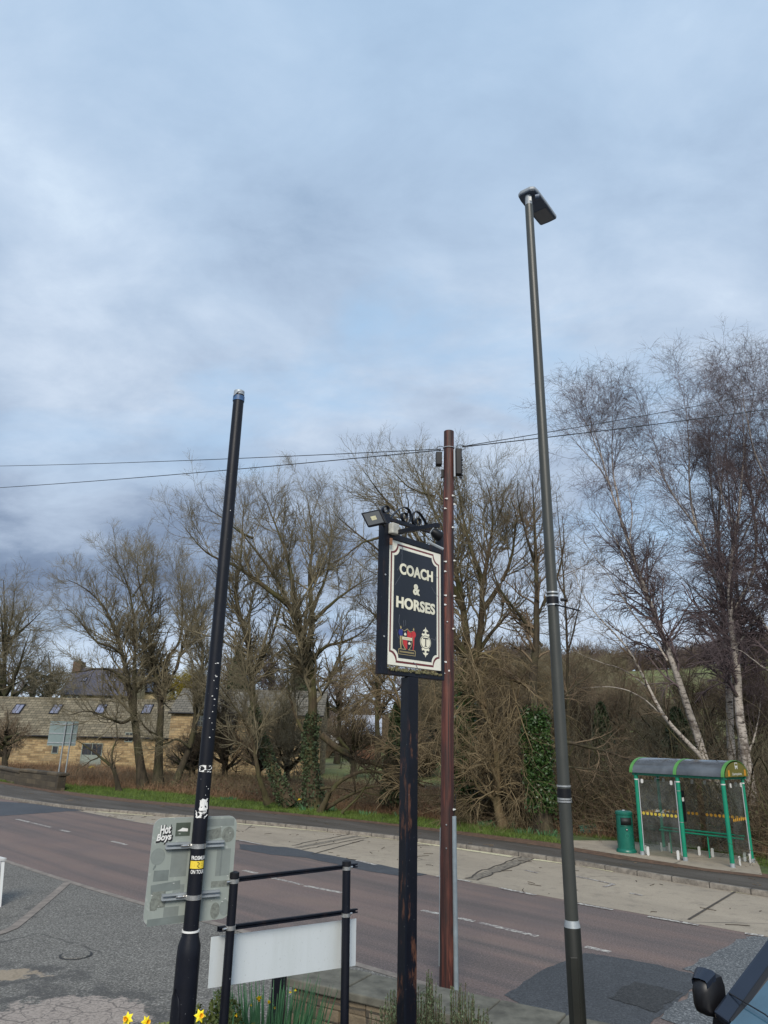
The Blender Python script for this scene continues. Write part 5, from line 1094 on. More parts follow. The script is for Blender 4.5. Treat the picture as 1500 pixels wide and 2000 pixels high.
for z_, dz_ in ((HE, .06),):
    for (A2, B2) in ((SPt(-.1, 0, z_), SPt(hw+.1, 0, z_)), (SPt(-.1, hd_, z_), SPt(hw+.1, hd_, z_)), (SPt(-.02, -.06, z_), SPt(-.02, hd_+.06, z_)), (SPt(hw+.02, -.06, z_), SPt(hw+.02, hd_+.06, z_)), (SPt(hw/2, 0, z_), SPt(hw/2, hd_, z_))):
        d = nrm(B2-A2); n = np.cross(d, Z3); MB().box((0, -.035, -dz_/2), (np.linalg.norm(B2-A2), .035, dz_/2), np.stack([d, n, Z3]), A2+Z3*.03).build('roof_rail', 'shelter_green', bsr)
# curved roof
arc = [(-.14+(hd_+.28)*(1-math.cos(t))/2, HE+.07+.42*math.sin(t)) for t in np.linspace(0, math.pi, 22)]
def roofpanel(a0, a1, m, name, th=.008, grow=0.0):
    V = []; n_ = len(arc); cyc = ((hd_)/2, HE)
    for a in (a0, a1):
        for (b_, z_) in arc: V.append(SPt(a, b_+(b_-cyc[0])*grow, z_+(z_-cyc[1])*grow))
        for (b_, z_) in arc: V.append(SPt(a, b_+(b_-cyc[0])*(grow-.02), z_+(z_-cyc[1])*(grow-.02)-th*.3))
    Fs = []
    for i_ in range(n_-1): Fs += [(i_, i_+1, 2*n_+i_+1, 2*n_+i_), (n_+i_, n_+i_+1, 3*n_+i_+1, 3*n_+i_), (i_, i_+1, n_+i_+1, n_+i_), (2*n_+i_, 2*n_+i_+1, 3*n_+i_+1, 3*n_+i_)]
    Fs += [(0, n_, 3*n_, 2*n_), (n_-1, 2*n_-1, 4*n_-1, 3*n_-1)]
    return MB().raw(V, Fs).build(name, m, bsr, True)
mat('smoked_roof', (.075, .082, .09), .14, spec=.8, var=.5, vscale=1.6)
roofpanel(-.04, hw/2-.05, 'smoked_roof', 'roof_panel'); roofpanel(hw/2+.05, hw+.04, 'smoked_roof', 'roof_panel')
for a in (-.12, hw/2-.045, hw+.03): roofpanel(a, a+.09, 'shelter_lime', 'roof_hoop', grow=.02)
for a, nme in ((hw+.121, 'end_panel'), (-.121, 'end_panel')):
    sg = 1 if a > 0 else -1; ep = MB().poly([(b_*.94+.04, HE+.06+(z_-HE-.06)*.92) for b_, z_ in arc], SPt(a, 0, 0)*1.0, hv, Z3, hu*sg, .02).build(nme, 'olive_panel', bsr)
    if sg > 0:
        f0 = SPt(a+.0212, 0, 0)
        text_on('lettering', 'Derbyshire', f0+hv*(hd_/2)+Z3*(HE+.135), hv, Z3, hu, 'white_plastic', ep, width=.62, height=.085, size=1, extrude=.001)
        for b_ in (.12, hd_-.12): MB().poly([(b_-.06, HE+.09), (b_+.06, HE+.09), (b_+.06, HE+.25), (b_-.04, HE+.25)], f0, hv, Z3, hu, .003).build('orange_mark', 'orange_panel', ep)
        ic = MB(); ic.poly(rrect(hd_/2-.10, hd_/2+.08, HE+.31, HE+.44, .02, 3), f0, hv, Z3, hu, .003); ic.poly([(hd_/2-.09, HE+.27), (hd_/2-.05, HE+.27), (hd_/2-.05, HE+.305), (hd_/2-.09, HE+.305)], f0, hv, Z3, hu, .003); ic.poly([(hd_/2+.03, HE+.27), (hd_/2+.07, HE+.27), (hd_/2+.07, HE+.305), (hd_/2+.03, HE+.305)], f0, hv, Z3, hu, .003)
        ic.build('bus_symbol', 'white_plastic', ep); MB().poly(rrect(hd_/2-.085, hd_/2+.065, HE+.36, HE+.42, .01, 3), f0+hu*.0032, hv, Z3, hu, .001).build('symbol_window', 'olive_panel', ep)
# glass : rear (two), left end, right end, front-left
def pane(A2, B2, z0_, z1_, name='glass_pane'):
    d = nrm(B2-A2); n = np.cross(d, Z3); return MB().box((0, -.005, z0_), (np.linalg.norm(B2-A2), .005, z1_), np.stack([d, n, Z3]), A2).build(name, 'shelter_glass', bsr)
g_ = .09
panes = [(SPt(g_, hd_, 0), SPt(hw/2-g_, hd_, 0)), (SPt(hw/2+g_, hd_, 0), SPt(hw-g_, hd_, 0)), (SPt(0, g_, 0), SPt(0, hd_-g_, 0)), (SPt(hw, g_+.25, 0), SPt(hw, hd_-g_, 0)), (SPt(g_, 0, 0), SPt(hw/2-g_, 0, 0))]
for k_, (A2, B2) in enumerate(panes):
    pn = pane(A2, B2, .18, HE-.12); d = nrm(B2-A2); L_ = np.linalg.norm(B2-A2); n = np.cross(d, Z3)
    if np.dot(n, CO-A2) < 0: n = -n
    nd = int(L_/.115); dt = MB(); 
    for i_ in range(nd):
        a = L_*(i_+.5)/nd; dt.poly([(a+.043*math.cos(t), 1.12+.043*math.sin(t)) for t in np.linspace(0, 2*math.pi, 13)[:-1]], A2+n*.006, d, Z3, n, .002)
    dt.build('warning_dots', 'dot_yellow' if k_ == 4 else 'dot_orange', pn)
    cl_ = MB()
    for a in (.10, L_-.10):
        for z_ in (.0, HE-.22):
            cl_.poly(rrect(a-.035, a+.035, z_+(.0 if z_ == 0 else 0), z_+(.24 if z_ == 0 else .12), .03, 4), A2+n*.007, d, Z3, n, .02)
    cl_.build('pane_clip', 'white_plastic', pn)
for a in (.075, hw/2-.075): MB().box((-.010, -.010, .12), (.010, .010, HE-.1), None, SPt(a, -.02, 0)).build('edge_strip', 'pale_metal', bsr)
MB().box((-.010, -.010, .12), (.010, .010, HE-.1), None, SPt(hw, hd_-.09, 0)).build('edge_strip', 'pale_metal', bsr)
# perch bench
for dz_, db in ((0, 0), (.07, .08)): MB().tube([SPt(.05, hd_-.28+db, .60+dz_), SPt(hw-.05, hd_-.28+db, .60+dz_)], .024, 10).build('perch_rail', 'shelter_green', bsr, True)
for a in (.35, hw*.58): MB().tube([SPt(a, hd_-.25, 0), SPt(a, hd_-.25, .62)], .022, 10).build('perch_leg', 'shelter_green', bsr, True)
tcs = MB().box((-.015, .05, .98), (.015, .25, 1.80), np.stack([hu, hv, Z3]), SPt(hw/2+.02, 0, 0)).build('timetable_case', 'black_plastic', bsr); MB().box((-.018, .08, 1.52), (.018, .2, 1.62), np.stack([hu, hv, Z3]), SPt(hw/2+.02, 0, 0)).build('timetable_sheet', 'white_plastic', tcs)
for z_ in (.98, 1.80): ring_at(SPt(hw/2, 0, z_), .063, .015).build('case_band', 'steel_band', bsr, True)
scf = MB(); r_ = np.random.default_rng(31)
for _ in range(26):
    a, z_ = .62+r_.normal()*.13, 1.18+r_.normal()*.08; L_ = r_.uniform(.03, .10); t_ = r_.uniform(-.6, .8)
    scf.poly([(a, z_), (a+L_*math.cos(t_), z_+L_*math.sin(t_)), (a+L_*math.cos(t_), z_+L_*math.sin(t_)+.012), (a, z_+.008)], SPt(0, -.0065, 0), hu, Z3, -hv, .001)
scf.build('scratched_graffiti', 'weathered_white', bsr)
# ------------------------------------------------------------------ litter bin
bp = gz(1224, 1664, .128); lb_ = thing('litter_bin', bp, 'dark green cylindrical litter bin standing left of the bus shelter', 'litter bin')
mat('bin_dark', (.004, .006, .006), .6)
rb_ = .235
MB().tube([bp+Z3*z_ for z_ in (0, .03, .08, .10, 1.0, 1.02)], [.29, .29, .27, rb_+.01, rb_, rb_], 30).build('body', 'bin_green', lb_, True)
MB().tube([bp+Z3*z_ for z_ in (1.02, 1.04, 1.10, 1.125, 1.13)], [rb_+.012, rb_+.02, rb_+.012, rb_-.04, .03], 30).build('lid', 'bin_green', lb_, True)
MB().tube([bp+Z3*1.13, bp+Z3*1.15], [.05, .03], 12).build('lid_knob', 'pale_metal', lb_, True)
def bwrap(a0, a1, z0_, z1_, rad, m, name, parent=lb_, n=10):
    V = []
    for z_ in (z0_, z1_):
        for ia in range(n+1): a = a0+(a1-a0)*ia/n; V.append(bp+V3(math.cos(a)*rad, math.sin(a)*rad, z_))
    o3 = MB().raw(V, [(i_, i_+1, n+2+i_, n+1+i_) for i_ in range(n)]).build(name, m, parent, True); s3 = o3.modifiers.new('solid', 'SOLIDIFY'); s3.thickness = .004; return o3
fa = math.atan2(-bp[1], -bp[0])+.25
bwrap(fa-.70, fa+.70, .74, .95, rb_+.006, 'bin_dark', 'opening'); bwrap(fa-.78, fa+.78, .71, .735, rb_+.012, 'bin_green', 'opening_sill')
bwrap(fa-.16, fa+.10, .59, .66, rb_+.008, 'black_plastic', 'stubber_plate'); bwrap(fa-.07, fa+.02, .61, .645, rb_+.014, 'white_plastic', 'stubber_mark')
mat('bin_emblem', (.02, .20, .14), .4)
em = MB(); V = []
for i_ in range(25):
    t = 2*math.pi*i_/24
    for r3 in (.060, .048): a = fa-.02+r3*math.cos(t)/rb_; V.append(bp+V3(math.cos(a)*(rb_+.009), math.sin(a)*(rb_+.009), .46+r3*math.sin(t)*1.1))
em.raw(V, [(2*i_, 2*i_+1, 2*i_+3, 2*i_+2) for i_ in range(24)]).build('round_emblem', 'bin_emblem', lb_)
gl_ = gz(1149, 1627, .12); gt = thing('grit_box', gl_, 'low dark green plastic box half hidden at the foot of the hedge', 'box')
MB().raw([gl_+V3(*q_) for q_ in [(-.35, -.15, 0), (.35, -.15, 0), (.35, .2, 0), (-.35, .2, 0), (-.30, -.12, .16), (.32, -.1, .20), (.30, .15, .24), (-.3, .15, .2)]], [(0, 1, 2, 3), (4, 5, 6, 7), (0, 1, 5, 4), (1, 2, 6, 5), (2, 3, 7, 6), (3, 0, 4, 7)]).build('tub', 'bin_green', gt, bevel=.03)
MB().raw([gl_+V3(*q_) for q_ in [(-.33, -.15, .165), (.35, -.13, .205), (.33, .18, .245), (-.33, .18, .205), (-.28, -.1, .20), (.30, -.08, .24), (.28, .12, .29), (-.28, .12, .25)]], [(0, 1, 2, 3), (4, 5, 6, 7), (0, 1, 5, 4), (1, 2, 6, 5), (2, 3, 7, 6), (3, 0, 4, 7)]).build('lid', 'bin_green', gt, bevel=.02)
# small can at the far kerb
cn = gz(131, 1573, 0.01); tag(MB().tube([cn+V3(0, 0, .04), cn+V3(.13, .03, .04)], [.035, .035], 12).build('drink_can', 'steel_band', None, True), 'crushed silver drink can lying by the far kerb', 'can')
# white slatted trough at the left edge
wt = thing('white_planter', gz(-20, 1790), 'white slatted planter trough at the left edge of the forecourt', 'planter')
wp = MB(); q0 = at(8, 1678, 12.0); q1 = at(-1, 1768, 12.0); hgt0 = .95
bpx = gz(2, 1772); r0 = bpx; du = nrm(V3(-.62, -.78, 0)); dvv = V3(-du[1], du[0], 0)
top0 = at(10, 1676, bpx[1]+.25)
for i_ in range(16):
    f_ = i_/15*1.2; b0_ = r0+du*f_; wp.raw([b0_, b0_+du*.055, top0*V3(1, 1, 0)+du*(f_*1.08+.06)+Z3*(top0[2]-.03), top0*V3(1, 1, 0)+du*f_*1.08+Z3*(top0[2]-.03)], [(0, 1, 2, 3)])
o3 = wp.build('slats', 'white_plastic', wt); s3 = o3.modifiers.new('s', 'SOLIDIFY'); s3.thickness = .012
t0 = top0*V3(1, 1, 0)+Z3*top0[2]; MB().box((-.02, -.03, -.04), (1.4, .03, .0), np.stack([du, dvv, Z3]), t0).build('top_rail', 'white_plastic', wt); MB().box((-.02, -.42, -.04), (.03, .03, .0), np.stack([du, dvv, Z3]), t0+Z3*.001).build('end_rail', 'white_plastic', wt)
MB().box((0.05, -.36, -.7), (1.3, -.05, -.10), np.stack([du, dvv, Z3]), t0).build('liner', 'soil', wt)
#==CAR==
# ------------------------------------------------------------------ dark car at the lower right
ch = nrm(V3(-.80, -.60, 0)); crt = V3(ch[1], -ch[0], 0)           # heading ; car's right-hand side
pbase = gz(1424, 1988, 1.66); cg = .58                           # foot of the far windscreen pillar ; ground under the car
corg = pbase-crt*.76-Z3*1.66; corg[2] = cg                       # mid-line point at the cowl
car = thing('dark_car', corg, 'dark blue grey car parked at the lower right edge facing the camera', 'car')
def CP(f_, r_2, z_): return corg+ch*f_+crt*r_2+Z3*z_
def loft(secs, m, name, parent=car, smooth=True, close=False):      # secs: list of rings of equal length
    n_ = len(secs[0]); V = [p2 for s2 in secs for p2 in s2]; Fs = [(k2*n_+j_, k2*n_+(j_+1) % n_, (k2+1)*n_+(j_+1) % n_, (k2+1)*n_+j_) for k2 in range(len(secs)-1) for j_ in range(n_)]
    Fs += [tuple(range(n_)), tuple((len(secs)-1)*n_+j_ for j_ in range(n_))[::-1]]
    return MB().raw(V, Fs).build(name, m, parent, smooth)
def ringc(f_, hw_, zt_, zb_, cr=.16):
    P = []
    for (a, z_) in ((-hw_, zb_+.1), (-hw_*1.0, (zb_+zt_)/2), (-hw_*.985, zt_-.14), (-hw_*.90, zt_-.03), (-hw_*.5, zt_+.01), (0, zt_+.025), (hw_*.5, zt_+.01), (hw_*.90, zt_-.03), (hw_*.985, zt_-.14), (hw_, (zb_+zt_)/2), (hw_, zb_+.1), (hw_*.9, zb_), (-hw_*.9, zb_)): P.append(CP(f_, a, z_))
    return P
loft([ringc(1.12, .70, .66, .30), ringc(1.05, .80, .80, .24), ringc(.75, .88, .93, .22), ringc(.1, .90, 1.03, .22), ringc(-.2, .90, 1.06, .22), ringc(-1.6, .91, 1.08, .22), ringc(-2.8, .89, 1.06, .25), ringc(-3.15, .80, .95, .3)], 'car_paint', 'body')
# greenhouse : pillars, roof, glass
def bar(mb, A2, B2, wa, wb, t_=.05):
    d = nrm(B2-A2); s1_ = nrm(np.cross(d, ch)); s2_ = np.cross(d, s1_); V = []
    for P, w_ in ((A2, wa), (B2, wb)): V += [P-s1_*w_/2-s2_*t_/2, P+s1_*w_/2-s2_*t_/2, P+s1_*w_/2+s2_*t_/2, P-s1_*w_/2+s2_*t_/2]
    return mb.raw(V, [(0, 1, 2, 3), (4, 5, 6, 7), (0, 1, 5, 4), (1, 2, 6, 5), (2, 3, 7, 6), (3, 0, 4, 7)])
B0 = {s_: CP(.0, s_*.80, 1.05) for s_ in (1, -1)}; T0 = {s_: CP(-.80, s_*.60, 1.60) for s_ in (1, -1)}
for s_ in (1, -1):
    o3 = bar(MB(), B0[s_], T0[s_], .12, .10, .07).build('windscreen_pillar', 'car_paint', car, bevel=.015)
    bar(MB(), B0[s_]-crt*s_*.065+ch*.012, T0[s_]-crt*s_*.062+ch*.012, .05, .045, .05).build('screen_seal', 'car_trim', car, bevel=.01)
MB().raw([CP(.05, -.74, 1.055), CP(.11, 0, 1.06), CP(.05, .74, 1.055), CP(-.80, .55, 1.60), CP(-.76, 0, 1.63), CP(-.80, -.55, 1.60)], [(0, 1, 4, 5), (1, 2, 3, 4)]).build('windscreen', 'car_glass', car, True)
rf = loft([[CP(f_, a*w_, z_+dz2) for a, dz2 in ((-1, -.02), (-.9, .03), (0, .06), (.9, .03), (1, -.02), (0, -.03))] for f_, w_, z_ in ((-.78, .62, 1.58), (-1.2, .64, 1.63), (-2.0, .62, 1.62), (-2.7, .58, 1.54))], 'car_paint', 'roof')
for s_ in (1, -1):
    MB().raw([CP(-.08, s_*.83, 1.05), CP(-2.7, s_*.83, 1.07), CP(-2.6, s_*.62, 1.52), CP(-.85, s_*.64, 1.57)], [(0, 1, 2, 3)]).build('side_window', 'car_glass', car)
    bar(MB(), CP(-2.75, s_*.80, 1.06), CP(-2.6, s_*.58, 1.56), .2, .14).build('rear_pillar', 'car_paint', car, bevel=.01); bar(MB(), CP(-1.35, s_*.835, 1.05), CP(-1.4, s_*.65, 1.58), .06, .05, .03).build('door_pillar', 'car_trim', car)
    for f_ in (.55, -2.2):
        wh = MB().tube([CP(f_, s_*.70, .32), CP(f_, s_*.90, .32)], [.33, .33], 28).build('wheel', 'rubber', car, True); MB().tube([CP(f_, s_*.895, .32), CP(f_, s_*.915, .32)], [.21, .20], 20).build('rim', 'galvanised', wh, True)
    MB().raw([CP(1.09, s_*.45, .62), CP(1.02, s_*.76, .64), CP(.92, s_*.80, .76), CP(1.07, s_*.45, .74)], [(0, 1, 2, 3)]).build('headlight', 'pale_metal', car)
    # door mirror : swept shell, dark glass to the rear
    mc = CP(-.10, s_*.93, 1.14)
    def mr(f_, w_, h_, up=0.0, side=0.0): return [mc+ch*f_+crt*s_*(w_*.62*a+side)+Z3*(h_*.84*b_+up) for a, b_ in ((-1, -.75), (-1.0, .5), (-.8, .95), (0, 1.08), (.75, .9), (1, .35), (.95, -.55), (.7, -.95), (0, -1), (-.8, -.95))]
    ms_ = loft([mr(.12, .035, .055), mr(.10, .085, .095), mr(.05, .115, .125), mr(-.03, .120, .130), mr(-.06, .118, .128)], 'car_trim', 'door_mirror'); MB().raw(mr(-.062, .108, .118), [tuple(range(10))]).build('mirror_glass', 'window_glass', ms_)
    MB().raw(mr(.101, .080, .030, .075)+mr(.02, .108, .035, .115), [(j_, (j_+1) % 10, 10+(j_+1) % 10, 10+j_) for j_ in range(10)]).build('mirror_cap', 'car_paint', ms_, True)
    bar(MB(), mc+Z3*-.12-crt*s_*.02, CP(-.10, s_*.84, 1.00), .12, .14, .06).build('mirror_arm', 'car_trim', ms_, bevel=.01)
wp_ = MB()
for a in (-.35, .25): wp_.tube([CP(.10, a, 1.065), CP(-.02, a+.30, 1.15), CP(-.10, a+.55, 1.18)], .004, 6)
wp_.build('wiper', 'car_trim', car)
# raised tarmac under the car
sheet('car_park', [tuple(CP(1.5, 1.05, 0)[:2]), tuple(CP(-8, 1.05, 0)[:2]), tuple(CP(-8, -6, 0)[:2]), tuple(CP(1.5, -6, 0)[:2])], cg, 'tarmac_dark')
#==PLANTS==
# ------------------------------------------------------------------ daffodils, rosemary and low shrub in the bed
def blades(rng, base, n, L, w_, spread, lean, K=5):
    """n curved strap leaves from around base -> V,Q"""
    a = rng.uniform(0, 2*math.pi, n); r = spread*np.sqrt(rng.random(n)); P = np.stack([base[0]+r*np.cos(a), base[1]+r*np.sin(a), np.full(n, base[2])], 1)
    d = np.stack([np.cos(a)*lean*rng.random(n), np.sin(a)*lean*rng.random(n), np.ones(n)], 1); d = unit(d); ll = (L*(.6+.5*rng.random(n)))[:, None]; side = unit(np.cross(d, rng.normal(size=(n, 3))))
    V = []; 
    for k_ in range(K):
        t = k_/(K-1); wv = w_*(1-t**3*.85); V.append(P-side*wv/2); V.append(P+side*wv/2)
        out = np.stack([np.cos(a), np.sin(a), -.25*np.ones(n)], 1); d = unit(d+out*lean*.42*rng.random((n, 1))); P = P+d*ll/(K-1)
    V = np.stack(V, 1); idx = np.arange(n)[:, None]*2*K; Q = np.concatenate([np.stack([idx[:, 0]+2*k_, idx[:, 0]+2*k_+1, idx[:, 0]+2*k_+3, idx[:, 0]+2*k_+2], 1) for k_ in range(K-1)]); return V.reshape(-1, 3), Q
def flower(root, c_, face, s, name='flower'):
    f_ = nrm(face); a = nrm(np.cross(f_, Z3)); b_ = np.cross(a, f_); m_ = MB()
    for i_ in range(6):
        t = math.pi/3*i_+.2; d = a*math.cos(t)+b_*math.sin(t); e_ = np.cross(f_, d); off = f_*(.0 if i_ % 2 else -.04*s)
        m_.raw([c_+off, c_+off+d*.45*s+e_*.30*s-f_*.04*s, c_+off+d*1.0*s-f_*.12*s, c_+off+d*.45*s-e_*.30*s-f_*.04*s, c_+off+d*.5*s+f_*.03*s], [(0, 1, 4), (1, 2, 4), (2, 3, 4), (3, 0, 4)])
    fo = m_.build(name, 'petal', root); MB().tube([c_, c_+f_*.25*s, c_+f_*.6*s, c_+f_*.66*s], [.16*s, .22*s, .27*s, .36*s], 12, cap=False).build('trumpet', 'trumpet', fo, True); return fo
rngd = np.random.default_rng(77)
def daffodil(px_, py_, Yk, s, face, label, name='daffodil', nl=5):
    s = s*.78
    c_ = at(px_, py_, Yk); gzv = bedz(c_[0], c_[1]); hh_ = c_[2]-gzv; bs_ = V3(c_[0]+rngd.uniform(-.03, .03), c_[1]+.02, gzv)
    root = thing(name, bs_, label, 'daffodil', 'daffodils in the planting bed'); fl_ = flower(root, c_, face, s)
    bk = c_-nrm(face)*.02; MB().tube(resample([bs_, bs_*.5+bk*.5+V3(.01, 0, 0), bk+V3(0, .0, -.03)-nrm(face)*.02, bk], 10), .004, 6).build('stem', 'daffodil_leaf', root, True)
    V, Q = blades(rngd, bs_, nl, hh_*.75, .014, .04, .35); fast_mesh('leaf', V, Q, 'daffodil_leaf', root)
    return root
daffodil(249, 1990, 4.4, .045, V3(-.3, -.9, .25), 'open yellow daffodil at the bottom, leftmost, left of the thick black base'); daffodil(286, 1996, 4.45, .042, V3(.6, -.5, .2), 'yellow daffodil turned sideways with orange trumpet, just left of the black column base')
daffodil(391, 1984, 4.6, .046, V3(.5, -.8, .3), 'big yellow daffodil peeping out right of the black column base'); daffodil(461, 1983, 5.2, .020, V3(.7, -.5, -.6), 'small drooping yellow daffodil just right of the left black post')
daffodil(506, 1950, 5.9, .034, V3(.2, -.8, -.5), 'nodding yellow daffodil above the long green leaves'); daffodil(490, 1963, 5.9, .018, V3(.8, -.3, -.5), 'small half closed daffodil left of the leafy clump'); daffodil(525, 1957, 6.1, .022, V3(-.2, -.8, -.3), 'narrow yellow daffodil bud right of the nodding flower'); daffodil(536, 1968, 6.1, .018, V3(.4, -.4, -.6), 'lowest pale bud among the leaves before the short post')
daffodil(567, 1938, 6.3, .016, V3(0, -.3, .9), 'upright yellow bud left of the wall end'); daffodil(577, 1934, 6.3, .016, V3(.1, -.3, .9), 'upright yellow bud nearest the wall end'); 
cb0 = at(535, 1990, 6.2); cz0 = bedz(cb0[0], cb0[1]); dl = thing('daffodil_leaves', (cb0[0], cb0[1], cz0), 'thick clump of long blue green daffodil leaves before the white board', 'plant')
V, Q = blades(rngd, V3(cb0[0], cb0[1], cz0), 520, at(535, 1950, 6.2)[2]-cz0+.03, .020, .30, .16, 6); fast_mesh('foliage', V, Q, 'daffodil_leaf', dl, smooth=False)
# low box-like shrub behind the column
shp = at(425, 1985, 5.6); shr_ = thing('low_shrub', (shp[0], shp[1], bedz(shp[0], shp[1])), 'low bushy green shrub between the black column and the left post', 'shrub')
n = 5200; u3 = unit(rngd.normal(size=(n, 3))); rad = rngd.random((n, 1))**.4; hz = shp[2]-.22
C3 = V3(shp[0]+.0, shp[1], hz)+u3*rad*np.array([.27, .22, .34]); C3[:, 2] += .05*np.sin(C3[:, 0]*23)+.04*np.cos(C3[:, 0]*47); V, Q = leafcloud(rngd, C3, .011); fast_mesh('foliage', V, Q, 'shrub_leaf', shr_, smooth=False)
st = spawn(rngd, np.array([[[shp[0], shp[1], bedz(shp[0], shp[1])], [shp[0], shp[1], hz]]]), np.array([[.02, .015]]), 30, .5, 0, (10, 40), .1, 5, .1, .5, .003); V, Q = tubes([st], [4]); fast_mesh('stem', V, Q, 'twig_brown', shr_)
shp2 = at(330, 2003, 4.9)
n = 1500; u3 = unit(rngd.normal(size=(n, 3))); sh2 = thing('low_shrub', (shp2[0], shp2[1], bedz(shp2[0], shp2[1])), 'sprigs of low shrub poking up left of the black column base', 'shrub'); C3 = V3(shp2[0], shp2[1], shp2[2]-.12)+u3*rngd.random((n, 1))**.4*np.array([.20, .15, .13]); V, Q = leafcloud(rngd, C3, .011); fast_mesh('foliage', V, Q, 'shrub_leaf', sh2, smooth=False)
MB().tube([V3(shp2[0], shp2[1], bedz(shp2[0], shp2[1])), shp2+V3(0, 0, -.15)], [.015, .01], 6).build('stem', 'twig_brown', sh2)
# rosemary
def rosemary(px_, py_, Yk, wid, n_st, seed, label, tips):
    rg = np.random.default_rng(seed); c_ = at(px_, py_, Yk); g0 = bedz(c_[0], c_[1]); root = thing('rosemary_bush', (c_[0], c_[1], g0), label, 'shrub')
    xs_ = rg.uniform(-wid, wid, n_st); topz = np.array([np.interp(x_, *tips) for x_ in xs_]); yb = rg.uniform(-.28, .28, n_st)
    P = []; 
    for x_, tz, y_ in zip(xs_, topz, yb):
        tz = c_[2]+tz-rg.random()**1.5*.40; b0_ = V3(c_[0]+x_*.45, c_[1]+y_*.4, g0); t0_ = V3(c_[0]+x_+rg.normal()*.02, c_[1]+y_, tz); md = b0_*.45+t0_*.55+V3(x_*.22, 0, -.02); P.append(resample([b0_, md, t0_], 10))
    P = np.stack(P); Rr_ = np.full((n_st, 10), .004)*np.linspace(1.4, .5, 10)[None]; V, Q = tubes([(P, Rr_)], [4]); fast_mesh('stem', V, Q, 'twig_brown', root)
    nn = 120; idx = np.repeat(np.arange(n_st), nn); t = (.25+.75*rg.random(len(idx))**.75)*9; i0 = np.minimum(t.astype(int), 8); f_ = (t-i0)[:, None]; pos = P[idx, i0]*(1-f_)+P[idx, i0+1]*f_; T = unit(P[idx, i0+1]-P[idx, i0]); pr = unit(np.cross(T, rg.normal(size=(len(idx), 3)))); d = unit(T*.9+pr*.75); ln = (.016+.016*rg.random(len(idx)))[:, None]*(1.25-.5*(t/9))[:, None]
    sd_ = unit(np.cross(d, T))*.0032; V = np.stack([pos-sd_, pos+sd_, pos+d*ln+sd_*.5, pos+d*ln-sd_*.5], 1).reshape(-1, 3); fast_mesh('foliage', V, np.arange(len(V)).reshape(-1, 4), 'rosemary', root, smooth=False)
rosemary(842, 1965, 6.6, .50, 420, 5, 'spiky grey green rosemary bush at the foot of the pub sign', ([-.5, -.38, -.28, -.18, -.1, .0, .1, .22, .34, .5], [-.12, .0, .10, .02, .10, .22, .0, .17, .06, -.10]))
# ------------------------------------------------------------------ grass on the verge, reeds, daffodil clumps over the road
def lerp_curves(A, Bc, t, s):
    ia = s*(len(A)-1); i0 = np.minimum(ia.astype(int), len(A)-2); f_ = (ia-i0)[:, None]; a = A[i0]*(1-f_)+A[i0+1]*f_; b_ = Bc[i0]*(1-f_)+Bc[i0+1]*f_; return a*(1-t[:, None])+b_*t[:, None]
def grass_patch(name, A, Bc, n, h_, w_, z0_, m, seed, srange=(0, 1), tr=(0, 1), clump=0.0, label=None, droop=.6):
    rg = np.random.default_rng(seed); s = rg.uniform(*srange, n); t = rg.uniform(*tr, n); P = lerp_curves(A, Bc, t, s)
    P = np.where(((P[:, 0] > 5.9) & (P[:, 0]+P[:, 1] < 33.3) & (P[:, 1] > 19.2) & (P[:, 0] < 10.4))[:, None], P+np.array([60., -90.]), P)
    hh_ = h_*(.4+rg.random(n))*(1+clump*np.sin(P[:, 0]*2.3+np.sin(P[:, 1]*3.1)*2)*.5); a = rg.uniform(0, 2*math.pi, n); w2 = np.stack([np.cos(a), np.sin(a), 0*a], 1)*w_/2
    B0_ = np.c_[P, np.full(n, z0_)]; ln = rg.normal(size=(n, 3))*droop; ln[:, 2] = 1; ln = unit(ln); mid = B0_+ln*hh_[:, None]*.55; ln2 = ln+rg.normal(size=(n, 3))*droop; ln2 = unit(ln2); tip = mid+ln2*hh_[:, None]*.5
    V = np.stack([B0_-w2, B0_+w2, mid+w2*.7, mid-w2*.7, tip], 1).reshape(-1, 3); b5 = np.arange(n)*5; Q = np.concatenate([np.stack([b5, b5+1, b5+2], 1), np.stack([b5, b5+2, b5+3], 1), np.stack([b5+3, b5+2, b5+4], 1)])
    o = fast_mesh(name, V, Q, m, smooth=False); tag(o, label, kind='stuff'); return o
pk = spline(pback, 120); vk = spline(vback, 120)
grass_patch('verge_grass', pk, vk, 120000, .13, .016, .10, 'grass', 1, (.12, .80), (0.0, 1), .7)
grass_patch('dead_grass', vk, vk+np.array([2.2, 2.6]), 60000, .46, .018, .05, 'straw', 2, (.22, .62), (-.15, 1.0), .6, droop=.8)
grass_patch('bank_grass', vk+np.array([1.5, 2.0]), vk+np.array([5.5, 13.0]), 60000, .55, .03, -.03, 'straw', 3, (.40, .80), (0, 1.0), .8, droop=.9)
